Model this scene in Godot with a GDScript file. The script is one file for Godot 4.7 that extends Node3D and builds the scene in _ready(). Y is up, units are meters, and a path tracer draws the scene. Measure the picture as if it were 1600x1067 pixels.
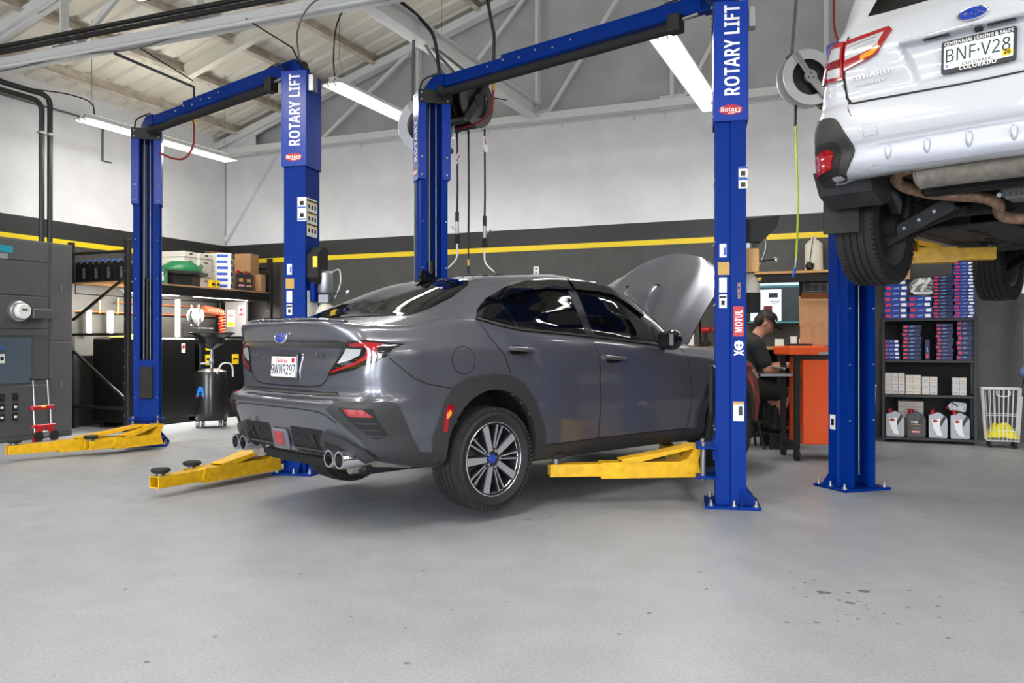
extends Node3D
# An auto workshop: room shell first, then lifts, vehicles, shelving and small things.
# Room axes: x runs along the back wall, -z towards it, y up, metres.

var M := {}
var names := {}

const LAMP := 2.8

func _ready() -> void:
	var cam := Camera3D.new()
	cam.name = "camera"
	add_child(cam)
	cam.position = Vector3(0, 1.1, 0)
	cam.rotation_degrees = Vector3(0.107, 23.0, 0)
	cam.fov = 43.63
	cam.current = true
	var we := WorldEnvironment.new()
	we.name = "world"
	add_child(we)
	var env := Environment.new()
	we.environment = env
	env.background_mode = Environment.BG_SKY
	var sky := Sky.new()
	var sm := ProceduralSkyMaterial.new()
	sm.sky_top_color = rgb(214, 224, 238)
	sm.sky_horizon_color = rgb(236, 240, 245)
	sm.ground_bottom_color = rgb(120, 118, 114)
	sm.ground_horizon_color = rgb(190, 190, 188)
	sm.sky_energy_multiplier = 3.3
	sm.ground_energy_multiplier = 1.4
	sky.sky_material = sm
	env.sky = sky
	env.tonemap_mode = Environment.TONE_MAPPER_LINEAR
	env.tonemap_exposure = 1.15
	env.sdfgi_enabled = true
	env.ssao_enabled = true
	env.ssil_enabled = true
	make_materials()
	car_materials()
	room()
	lights()
	lifts()
	sedan()
	crossover()
	left_side()
	right_side()
	overhead()
	person()

func lights() -> void:
	var rows := [[-8.15, "row nearest the back wall"], [-3.5, "second row from the back wall"], [1.1, "third row, above the viewer"], [5.8, "row by the bay doors"]]
	var cols := [[-8.2, "beside the left wall"], [-4.85, "over the second bay"], [-1.6, "over the middle bay"], [1.7, "over the right bay"], [5.0, "far to the right"]]
	for r in rows:
		for c in cols:
			strip_light(Vector3(c[0], 3.61, r[0]), "white hanging strip light " + c[1] + ", " + r[1])

func lifts() -> void:
	var turn := 71.3
	var two := two_post_lift(Vector3(-5.846, 0, -6.454), turn, 1.425, "empty blue two-post lift with lowered yellow arms, left of the grey sedan", 0.1, [
		[Vector3(-4.60, 0.06, -5.75), Vector3(-4.72, 0.06, -4.62), 0.0], [Vector3(-4.72, 0.06, -5.85), Vector3(-4.78, 0.06, -5.0), 0.0],
		[Vector3(-6.98, 0.06, -6.62), Vector3(-7.40, 0.06, -5.48), 0.0], [Vector3(-6.88, 0.06, -6.72), Vector3(-7.02, 0.06, -6.02), 0.0]], [2, 0])
	var one := two_post_lift(Vector3(-2.318, 0, -6.425), turn, 1.489, "blue two-post lift carrying the grey sedan", 0.2, [
		[Vector3(-1.16, 0.19, -5.93), Vector3(-2.02, 0.19, -5.45), 0.02], [Vector3(-1.18, 0.19, -6.05), Vector3(-1.58, 0.19, -6.95), 0.02],
		[Vector3(-3.55, 0.19, -6.7), Vector3(-3.4, 0.19, -6.05), 0.02], [Vector3(-3.45, 0.19, -6.85), Vector3(-2.9, 0.19, -7.3), 0.02]], [1, 0])
	var three := two_post_lift(Vector3(1.25, 0, -6.51), turn, 1.48, "blue two-post lift holding the white crossover high in the air", 1.68, [
		[Vector3(0.02, 1.69, -6.74), Vector3(0.22, 1.69, -6.2), 0.0], [Vector3(0.08, 1.69, -6.88), Vector3(0.78, 1.69, -6.93), 0.0],
		[Vector3(2.4, 1.69, -6.05), Vector3(2.0, 1.69, -5.5), 0.0], [Vector3(2.4, 1.69, -6.2), Vector3(2.3, 1.69, -6.9), 0.0]], [0, 0])
	var e := Vector3(-0.5, 0, 0.866)
	var te := Transform3D(Basis(e, Vector3.UP, e.cross(Vector3.UP)), Vector3(0, 0, -1.48))
	flat_sign(three, "warning_sticker", M.paper, frame(te * Vector3(-0.05, 0.5, 0.1408), te.basis * Vector3(1, 0, 0), Vector3.UP), 0.06, 0.11)
	flat_sign(three, "warning_picture", M.black, frame(te * Vector3(-0.05, 0.5, 0.1418), te.basis * Vector3(1, 0, 0), Vector3.UP), 0.03, 0.05)
	# power units on the outer faces of two right-hand columns, junction boxes at the heads
	for a in [[two, 1.425, 0], [one, 1.489, 1]]:
		var o := Vector3(-0.5, 0, -0.866)
		var t := Transform3D(Basis(o, Vector3.UP, o.cross(Vector3.UP)), Vector3(0, 0, a[1]))
		power_unit(a[0], t, a[2])
		var st := S()
		bx(st, t * at(Vector3(-0.14, 3.28, -0.08)), Vector3(0.05, 0.14, 0.09), 0.005)
		put(st, "junction_box", M.galv, a[0])
	lift_stickers(one, two)

# ---------- mesh helpers ----------
func S() -> SurfaceTool:
	var st := SurfaceTool.new()
	st.begin(Mesh.PRIMITIVE_TRIANGLES)
	st.set_smooth_group(-1)
	return st

func tri(st: SurfaceTool, a: Vector3, b: Vector3, c: Vector3) -> void:
	st.add_vertex(a)
	st.add_vertex(c)
	st.add_vertex(b)

func quad(st: SurfaceTool, a: Vector3, b: Vector3, c: Vector3, d: Vector3) -> void:
	tri(st, a, b, c)
	tri(st, a, c, d)

# a convex face turned away from the point mid
func face(st: SurfaceTool, p: Array, mid: Vector3) -> void:
	var n: Vector3 = (p[1] - p[0]).cross(p[2] - p[0])
	var flip: bool = n.dot((p[0] + p[1] + p[2]) / 3.0 - mid) < 0.0
	for i in range(1, p.size() - 1):
		if flip:
			tri(st, p[0], p[i + 1], p[i])
		else:
			tri(st, p[0], p[i], p[i + 1])

func at(p: Vector3, turn := 0.0) -> Transform3D:
	return Transform3D(Basis(Vector3.UP, deg_to_rad(turn)), p)

func eul(p: Vector3, x: float, y: float, z: float) -> Transform3D:
	return Transform3D(Basis.from_euler(Vector3(deg_to_rad(x), deg_to_rad(y), deg_to_rad(z))), p)

# box, edges chamfered by b
func bx(st: SurfaceTool, xf: Transform3D, size: Vector3, b := 0.0) -> void:
	var h := size / 2.0
	st.set_smooth_group(-1)
	b = minf(b, minf(h.x, minf(h.y, h.z)) * 0.9)
	var c := xf.origin
	for ax in 3:
		var u := (ax + 1) % 3
		var v := (ax + 2) % 3
		for s in [-1.0, 1.0]:
			var q := []
			for k in [[-1, -1], [1, -1], [1, 1], [-1, 1]]:
				var p := Vector3.ZERO
				p[ax] = s * h[ax]
				p[u] = k[0] * (h[u] - b)
				p[v] = k[1] * (h[v] - b)
				q.append(xf * p)
			face(st, q, c)
	if b <= 0.0:
		return
	for ax in 3:
		var u := (ax + 1) % 3
		var v := (ax + 2) % 3
		for su in [-1.0, 1.0]:
			for sv in [-1.0, 1.0]:
				var q := []
				for k in [[-1, 0], [1, 0], [1, 1], [-1, 1]]:
					var p := Vector3.ZERO
					p[ax] = k[0] * (h[ax] - b)
					p[u] = su * (h[u] - (b if k[1] else 0.0))
					p[v] = sv * (h[v] - (0.0 if k[1] else b))
					q.append(xf * p)
				face(st, q, c)
	for sx in [-1.0, 1.0]:
		for sy in [-1.0, 1.0]:
			for sz in [-1.0, 1.0]:
				var s := Vector3(sx, sy, sz)
				face(st, [xf * (s * Vector3(h.x, h.y - b, h.z - b)), xf * (s * Vector3(h.x - b, h.y, h.z - b)), xf * (s * Vector3(h.x - b, h.y - b, h.z))], c)

func box(st: SurfaceTool, lo: Vector3, hi: Vector3, b := 0.0) -> void:
	bx(st, Transform3D(Basis(), (lo + hi) / 2.0), (hi - lo).abs(), b)

# a bar of rectangular section from p to q; up tells which way its height points
func bar(st: SurfaceTool, p: Vector3, q: Vector3, w: float, h: float, b := 0.0, up := Vector3.UP) -> void:
	var d := (q - p).normalized()
	if absf(d.dot(up)) > 0.98:
		up = Vector3.RIGHT if absf(d.x) < 0.9 else Vector3.BACK
	var side := d.cross(up).normalized()
	bx(st, Transform3D(Basis(d, side.cross(d), side), (p + q) / 2.0), Vector3(p.distance_to(q), h, w), b)

func tube(st: SurfaceTool, pts: Array, r: float, n := 8, r2 := -1.0) -> void:
	var prev := Vector3.ZERO
	var rings := []
	for i in pts.size():
		var a: Vector3 = pts[maxi(i - 1, 0)]
		var b: Vector3 = pts[mini(i + 1, pts.size() - 1)]
		var d := (b - a).normalized()
		if i > 0 and i < pts.size() - 1:
			d = ((pts[i] - a).normalized() + (b - pts[i]).normalized()).normalized()
		var u := prev - d * prev.dot(d)
		if u.length() < 0.01:
			u = d.cross(Vector3.UP if absf(d.y) < 0.9 else Vector3.RIGHT)
		u = u.normalized()
		prev = u
		var v := d.cross(u)
		var rr := r if r2 < 0.0 else lerpf(r, r2, float(i) / (pts.size() - 1))
		var ring := []
		for k in n:
			var t := TAU * k / n
			ring.append(pts[i] + (u * cos(t) + v * sin(t)) * rr)
		rings.append(ring)
	st.set_smooth_group(0)
	for i in rings.size() - 1:
		for k in n:
			var m := (k + 1) % n
			quad(st, rings[i][k], rings[i][m], rings[i + 1][m], rings[i + 1][k])
	st.set_smooth_group(-1)
	var e := rings.size() - 1
	for k in range(1, n - 1):
		tri(st, rings[0][0], rings[0][k + 1], rings[0][k])
		tri(st, rings[e][0], rings[e][k], rings[e][k + 1])

func arc_pts(pts: Array, per := 6) -> Array:
	var c := Curve3D.new()
	for i in pts.size():
		var t: Vector3 = (pts[mini(i + 1, pts.size() - 1)] - pts[maxi(i - 1, 0)]) / 6.0
		c.add_point(pts[i], -t, t)
	var out := []
	for i in pts.size() - 1:
		for k in per:
			out.append(c.sample(i, float(k) / per))
	out.append(pts[-1])
	return out

# turned shape about local y: profile of Vector2(radius, height)
func lathe(st: SurfaceTool, prof: Array, n: int, xf: Transform3D, sharp := 32.0) -> void:
	var g := 1
	for i in prof.size() - 1:
		if i > 0 and rad_to_deg(absf((prof[i] - prof[i - 1]).angle_to(prof[i + 1] - prof[i]))) > sharp:
			g += 1
		st.set_smooth_group(g)
		for k in n:
			var a := TAU * k / n
			var b := TAU * (k + 1) / n
			var p: Vector2 = prof[i]
			var q: Vector2 = prof[i + 1]
			var A := xf * Vector3(p.x * cos(a), p.y, p.x * sin(a))
			var B := xf * Vector3(p.x * cos(b), p.y, p.x * sin(b))
			var C := xf * Vector3(q.x * cos(b), q.y, q.x * sin(b))
			var D := xf * Vector3(q.x * cos(a), q.y, q.x * sin(a))
			if p.x > 1e-5:
				tri(st, A, C, B)
			if q.x > 1e-5:
				tri(st, A, D, C)
	st.set_smooth_group(-1)

# polygon in local xy pushed along local z from 0 to depth
func prism(st: SurfaceTool, poly: Array, depth: float, xf: Transform3D) -> void:
	var p := PackedVector2Array(poly)
	if Geometry2D.is_polygon_clockwise(p):
		p.reverse()
	st.set_smooth_group(-1)
	var id := Geometry2D.triangulate_polygon(p)
	for i in range(0, id.size(), 3):
		var t := [p[id[i]], p[id[i + 1]], p[id[i + 2]]]
		if (t[1] - t[0]).cross(t[2] - t[0]) < 0.0:
			t = [t[0], t[2], t[1]]
		tri(st, xf * Vector3(t[0].x, t[0].y, depth), xf * Vector3(t[1].x, t[1].y, depth), xf * Vector3(t[2].x, t[2].y, depth))
		tri(st, xf * Vector3(t[0].x, t[0].y, 0), xf * Vector3(t[2].x, t[2].y, 0), xf * Vector3(t[1].x, t[1].y, 0))
	for i in p.size():
		var a := p[i]
		var b := p[(i + 1) % p.size()]
		quad(st, xf * Vector3(a.x, a.y, 0), xf * Vector3(b.x, b.y, 0), xf * Vector3(b.x, b.y, depth), xf * Vector3(a.x, a.y, depth))

func disc(st: SurfaceTool, xf: Transform3D, r: float, h: float, n := 16, b := 0.0) -> void:
	if b > 0.0:
		lathe(st, [Vector2(0, 0), Vector2(r - b, 0), Vector2(r, b), Vector2(r, h - b), Vector2(r - b, h), Vector2(0, h)], n, xf)
	else:
		lathe(st, [Vector2(0, 0), Vector2(r, 0), Vector2(r, h), Vector2(0, h)], n, xf)

func ball(st: SurfaceTool, c: Vector3, r: Vector3, n := 12) -> void:
	var pr := []
	for i in n / 2 + 1:
		var t := PI * i / (n / 2)
		pr.append(Vector2(sin(t), -cos(t)))
	pr[0].x = 0.0
	pr[-1].x = 0.0
	lathe(st, pr, n, Transform3D(Basis.from_scale(r), c), 180.0)

func rrect(w: float, h: float, r: float, n := 4) -> Array:
	var out := []
	for k in 4:
		var cx: float = (w / 2 - r) * [1, -1, -1, 1][k]
		var cy: float = (h / 2 - r) * [1, 1, -1, -1][k]
		for i in n + 1:
			var t := PI / 2 * (k + float(i) / n)
			out.append(Vector2(cx + r * cos(t), cy + r * sin(t)))
	return out

# ---------- nodes ----------
func numbered(n: String) -> String:
	if not names.has(n):
		names[n] = 0
		return n
	names[n] += 1
	return "%s_%03d" % [n, names[n]]

func put(st: SurfaceTool, called: String, m: Material, parent: Node = null) -> MeshInstance3D:
	st.generate_normals()
	st.index()
	return put_mesh(st.commit(), called, m, parent)

func put_mesh(mesh: Mesh, called: String, m: Material, parent: Node = null) -> MeshInstance3D:
	var o := MeshInstance3D.new()
	o.mesh = mesh
	o.material_override = m
	if parent == null:
		o.name = numbered(called)
		add_child(o)
	else:
		o.name = called
		parent.add_child(o, true)
	return o

func thing(called: String, label: String, category: String, where := Transform3D(), group := "") -> Node3D:
	var o := Node3D.new()
	o.name = numbered(called)
	add_child(o)
	o.transform = where
	return tag(o, label, category, group)

func tag(o: Node3D, label: String, category := "", group := "") -> Node3D:
	o.set_meta("label", label)
	if category:
		o.set_meta("category", category)
	if group:
		o.set_meta("group", group)
	return o

func part(called: String, parent: Node) -> Node3D:
	var o := Node3D.new()
	o.name = called
	parent.add_child(o, true)
	return o

func struct(st: SurfaceTool, called: String, m: Material, parent: Node = null) -> MeshInstance3D:
	var o := put(st, called, m, parent)
	if parent == null:
		o.set_meta("kind", "structure")
	return o

func dup(o: Node3D, where: Transform3D, label: String) -> Node3D:
	var c: Node3D = o.duplicate()
	c.name = numbered(String(o.name).rstrip("0123456789").rstrip("_"))
	add_child(c)
	c.transform = where
	c.set_meta("label", label)
	return c

var fonts := {}
func lettering(parent: Node, called: String, words: String, height: float, xf: Transform3D, m: Material, wide := 1.0, face_name := "Droid Sans", bold := true, deep := 0.0015) -> MeshInstance3D:
	var key := face_name + str(bold)
	if not fonts.has(key):
		var f := SystemFont.new()
		f.font_names = PackedStringArray([face_name])
		f.font_weight = 700 if bold else 400
		fonts[key] = f
	var t := TextMesh.new()
	t.font = fonts[key]
	t.text = words
	t.font_size = 48
	t.pixel_size = height / (0.714 * 48.0)
	t.depth = deep
	t.curve_step = 2.0
	t.horizontal_alignment = HORIZONTAL_ALIGNMENT_CENTER
	t.vertical_alignment = VERTICAL_ALIGNMENT_CENTER
	var o := put_mesh(t, called, m, parent)
	o.transform = xf * Transform3D(Basis.from_scale(Vector3(wide, 1, 1)), Vector3.ZERO)
	return o

# frame whose local x runs along right, y along up
func frame(p: Vector3, right: Vector3, up: Vector3) -> Transform3D:
	var x := right.normalized()
	var z := x.cross(up).normalized()
	return Transform3D(Basis(x, z.cross(x), z), p)

const ORD := ["first", "second", "third", "fourth", "fifth", "sixth", "seventh", "eighth", "ninth", "tenth", "eleventh", "twelfth", "thirteenth", "fourteenth", "fifteenth", "sixteenth", "seventeenth", "eighteenth"]

# ---------- materials ----------
func rgb(r: float, g: float, b: float) -> Color:
	return Color(r / 255.0, g / 255.0, b / 255.0)

func mat(key: String, c: Color, rough := 0.5, metal := 0.0, coat := 0.0) -> StandardMaterial3D:
	var m := StandardMaterial3D.new()
	m.albedo_color = c
	m.roughness = rough
	m.metallic = metal
	if coat > 0.0:
		m.clearcoat_enabled = true
		m.clearcoat = coat
		m.clearcoat_roughness = 0.04
	M[key] = m
	return m

func glow(key: String, c: Color, e: float) -> StandardMaterial3D:
	var m := mat(key, c, 0.4)
	m.emission_enabled = true
	m.emission = c
	m.emission_energy_multiplier = e
	return m

# a seamless noise picture running from colour lo to colour hi
func noise_tex(size: int, freq: float, sd: int, lo: Color, hi: Color, gain := 1.0, oct := 4, warp := false) -> ImageTexture:
	var f := FastNoiseLite.new()
	f.seed = sd
	f.noise_type = FastNoiseLite.TYPE_SIMPLEX_SMOOTH
	f.frequency = freq
	f.fractal_octaves = oct
	f.domain_warp_enabled = warp
	var im := f.get_seamless_image(size, size, false, false, 0.15)
	im.convert(Image.FORMAT_L8)
	var d := im.get_data()
	var out := PackedByteArray()
	out.resize(size * size * 3)
	for i in size * size:
		var t := clampf((d[i] / 255.0 - 0.5) * gain + 0.5, 0.0, 1.0)
		out[i * 3] = int(255.0 * lerpf(lo.r, hi.r, t))
		out[i * 3 + 1] = int(255.0 * lerpf(lo.g, hi.g, t))
		out[i * 3 + 2] = int(255.0 * lerpf(lo.b, hi.b, t))
	var r := Image.create_from_data(size, size, false, Image.FORMAT_RGB8, out)
	r.generate_mipmaps()
	return ImageTexture.create_from_image(r)

func textured(key: String, tex: Texture2D, metres: float, rough := 0.6, metal := 0.0) -> StandardMaterial3D:
	var m := mat(key, Color.WHITE, rough, metal)
	m.albedo_texture = tex
	m.uv1_triplanar = true
	m.uv1_world_triplanar = true
	m.uv1_scale = Vector3.ONE / metres
	return m

# ---------- the room ----------
const XL := -9.67
const XR := 8.63
const ZB := -10.9
const ZF := 9.2
const RIDGE := -0.52
func roof_y(x: float) -> float:
	return 4.2 + 0.31 * ((x if x < RIDGE else 2.0 * RIDGE - x) - XL)

func make_materials() -> void:
	# floor: grey coating with fine speckle over broad worn patches and oil marks
	var fm := textured("floor", noise_tex(1024, 0.09, 3, rgb(146, 149, 154), rgb(164, 167, 172), 1.5, 5), 1.7, 0.42)
	fm.detail_enabled = true
	fm.detail_albedo = noise_tex(1024, 0.004, 11, rgb(244, 244, 244), rgb(255, 255, 255), 1.2, 5, true)
	fm.detail_blend_mode = BaseMaterial3D.BLEND_MODE_MUL
	fm.detail_mask = noise_tex(64, 0.01, 1, Color.WHITE, Color.WHITE)
	fm.roughness_texture = noise_tex(512, 0.012, 5, Color(0.38, 0.38, 0.38), Color(0.5, 0.5, 0.5), 1.4, 4, true)
	fm.roughness = 1.0
	textured("white_wall", noise_tex(512, 0.01, 7, rgb(228, 229, 232), rgb(236, 237, 239), 1.4), 3.0, 0.7)
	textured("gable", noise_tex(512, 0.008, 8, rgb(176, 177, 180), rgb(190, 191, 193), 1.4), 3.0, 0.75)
	textured("grey_wall", noise_tex(512, 0.01, 9, rgb(64, 64, 63), rgb(73, 73, 71), 1.4), 2.0, 0.55)
	textured("black_band", noise_tex(512, 0.01, 10, rgb(37, 37, 38), rgb(43, 43, 44), 1.4), 2.0, 0.5)
	mat("stripe", rgb(243, 212, 22), 0.45)
	textured("deck", noise_tex(512, 0.006, 12, rgb(226, 222, 208), rgb(240, 237, 226), 1.6), 3.0, 0.7)
	textured("purlin", noise_tex(512, 0.012, 13, rgb(186, 174, 158), rgb(222, 215, 202), 2.2, 5, true), 1.6, 0.75)
	mat("steel_white", rgb(222, 223, 224), 0.5)
	mat("black_pipe", rgb(24, 25, 27), 0.4)
	mat("black", rgb(20, 20, 21), 0.5)
	mat("black_matte", rgb(27, 27, 28), 0.8)
	mat("grey_metal", rgb(120, 122, 126), 0.4, 0.7)
	mat("galv", rgb(170, 172, 175), 0.35, 0.8)
	mat("chrome", rgb(225, 226, 230), 0.08, 1.0)
	mat("white_plastic", rgb(232, 232, 230), 0.4)
	mat("blue_paint", rgb(2, 44, 126), 0.42, 0.0, 0.0)
	M.blue_paint.metallic_specular = 0.2
	mat("blue_dark", rgb(12, 40, 105), 0.35)
	mat("blue_cover", rgb(3, 52, 152), 0.28, 0.0, 0.0)
	M.blue_cover.metallic_specular = 0.4
	textured("yellow_arm", noise_tex(512, 0.02, 14, rgb(205, 154, 6), rgb(226, 178, 12), 1.8, 5), 0.8, 0.42)
	mat("yellow", rgb(245, 205, 25), 0.45)
	mat("rubber", rgb(22, 22, 23), 0.75)
	mat("red", rgb(182, 12, 26), 0.45)
	mat("dark_red", rgb(120, 18, 28), 0.45)
	mat("white_print", rgb(240, 240, 238), 0.5)
	mat("paper", rgb(228, 228, 222), 0.7)
	mat("paper_blue", rgb(35, 90, 190), 0.6)
	mat("wood", rgb(196, 150, 90), 0.6)
	mat("gold", rgb(185, 145, 60), 0.45)
	mat("copper", rgb(190, 110, 70), 0.35, 0.7)
	mat("brass", rgb(200, 160, 80), 0.35, 0.8)
	textured("card", noise_tex(256, 0.03, 15, rgb(176, 132, 92), rgb(190, 147, 106), 1.4), 0.6, 0.8)
	mat("card_edge", rgb(142, 100, 66), 0.85)
	textured("plywood", noise_tex(512, 0.02, 16, rgb(176, 128, 88), rgb(204, 160, 115), 1.8), 0.7, 0.65)
	mat("hose_green", rgb(170, 190, 40), 0.5)
	mat("hose_red", rgb(140, 28, 36), 0.5)
	mat("drip", rgb(98, 98, 99), 0.5)
	mat("lens_off", rgb(232, 232, 228), 0.35)
	glow("tube_light", rgb(255, 252, 246), 0.8)

# axes for an area light that shines along d, its long side kept along z
func facing(d: Vector3) -> Basis:
	var z := -d.normalized()
	var y := Vector3(0, 0, 1)
	return Basis(y.cross(z), y, z)

func strip_light(p: Vector3, label: String) -> void:
	var t := thing("ceiling_light", label, "light", at(p), "hanging strip lights")
	var st := S()
	# a shallow white tray with folded sides, open below
	bx(st, at(Vector3(0, 0.05, 0)), Vector3(0.1, 0.06, 2.4), 0.006)
	for s in [-1, 1]:
		bar(st, Vector3(s * 0.06, 0.022, -1.21), Vector3(s * 0.06, 0.022, 1.21), 0.13, 0.004, 0.0, Vector3(s * 0.2, 1, 0))
	put(st, "housing", M.steel_white, t)
	st = S()
	bx(st, at(Vector3(0, 0.006, 0)), Vector3(0.23, 0.014, 2.4), 0.005)
	put(st, "light_diffuser", M.tube_light, t)
	for e in [-1, 1]:
		for s in [-0.04, 0.04]:
			st = S()
			tube(st, arc_pts([Vector3(s, 0.0, e * 1.19), Vector3(s, 0.0, e * 1.215), Vector3(s, 0.03, e * 1.23), Vector3(s, 0.06, e * 1.2)], 3), 0.005, 6)
			put(st, "clip", M.grey_metal, t)
		st = S()
		for s in [-0.06, 0.06]:
			tube(st, [Vector3(s, 0.08, e * 1.08), Vector3(0, 0.3, e * 1.08)], 0.002, 4)
		tube(st, [Vector3(0, 0.3, e * 1.08), Vector3(0, roof_y(p.x) + 0.12 - p.y, e * 1.08)], 0.003, 5)
		put(st, "hanging_chain", M.grey_metal, t)
	st = S()
	bx(st, at(Vector3(0, 0.084, 0)), Vector3(0.06, 0.008, 2.3), 0.002)
	put(st, "added_top_glow", M.tube_light, t)  # added glow on the housing top, goes with the upward lamp
	# added upward lamp that brightens the roof deck
	var u := AreaLight3D.new()
	u.name = "added_up_lamp"
	t.add_child(u, true)
	u.position = Vector3(0, 0.095, 0)
	u.transform.basis = facing(Vector3(0, 1, 0))
	u.area_size = Vector2(0.06, 2.3)
	u.light_color = rgb(255, 250, 238)
	u.light_energy = LAMP * 0.3
	u.area_range = 30.0
	u.area_attenuation = 2.0
	u.shadow_enabled = true
	# the wrap-round lens throws its light down and out to both sides
	for side in [-1, 1]:
		var l := AreaLight3D.new()
		l.name = "lamp"
		t.add_child(l, true)
		l.position = Vector3(side * 0.075, -0.03, 0)
		l.transform.basis = facing(Vector3(side * 0.36, -0.93, 0))
		l.area_size = Vector2(0.1, 2.36)
		l.light_color = rgb(255, 251, 243)
		l.light_energy = LAMP
		l.area_range = 30.0
		l.area_attenuation = 2.0
		l.shadow_enabled = true

func truss(z: float, called: String) -> void:
	var r := Node3D.new()
	r.name = numbered(called)
	add_child(r)
	r.set_meta("kind", "structure")
	var st := S()
	for s in [-0.035, 0.035]:
		bar(st, Vector3(XL, 4.13, z + s * 2.2), Vector3(XR, 4.13, z + s * 2.2), 0.012, 0.1, 0.003)
		bar(st, Vector3(XL, 4.085, z + s), Vector3(XR, 4.085, z + s), 0.085, 0.012, 0.003)
	put(st, "bottom_chord", M.steel_white, r)
	for s in [-1, 1]:
		var e := XL if s < 0 else XR
		st = S()
		for o in [-0.035, 0.035]:
			bar(st, Vector3(e, roof_y(e) + 0.02, z + o * 2.2), Vector3(RIDGE, roof_y(RIDGE) + 0.02, z + o * 2.2), 0.012, 0.11, 0.003)
			bar(st, Vector3(e, roof_y(e) - 0.03, z + o), Vector3(RIDGE, roof_y(RIDGE) - 0.03, z + o), 0.085, 0.012, 0.003)
		put(st, "top_chord", M.steel_white, r)
		for k in range(1, 6 if s < 0 else 5):
			var x: float = RIDGE + s * (9.15 - 1.83 * k)
			var x0: float = RIDGE + s * (9.15 - 1.83 * (k - 1))
			st = S()
			bar(st, Vector3(x, 4.1, z), Vector3(x, roof_y(x), z), 0.05, 0.05, 0.004)
			bar(st, Vector3(x + 0.025, 4.1, z), Vector3(x + 0.025, roof_y(x), z), 0.1, 0.008)
			put(st, "vertical_strut", M.steel_white, r)
			st = S()
			bar(st, Vector3(x0 - s * 0.12, 4.13, z), Vector3(x + s * 0.1, roof_y(x) - 0.02, z), 0.05, 0.05, 0.004)
			put(st, "diagonal_strut", M.steel_white, r)
			st = S()
			box(st, Vector3(x - 0.16, 4.07, z - 0.006), Vector3(x + 0.16, 4.24, z + 0.006), 0.002)
			put(st, "gusset_plate", M.steel_white, r)
		st = S()
		var ex: float = e - s * 0.02
		prism(st, [Vector2(ex, 4.05), Vector2(ex - s * 0.75, 4.05), Vector2(ex - s * 0.75, roof_y(ex - s * 0.75) - 0.02), Vector2(ex, roof_y(ex))], 0.012, Transform3D(Basis(), Vector3(0, 0, z)))
		put(st, "heel_plate", M.steel_white, r)

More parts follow.
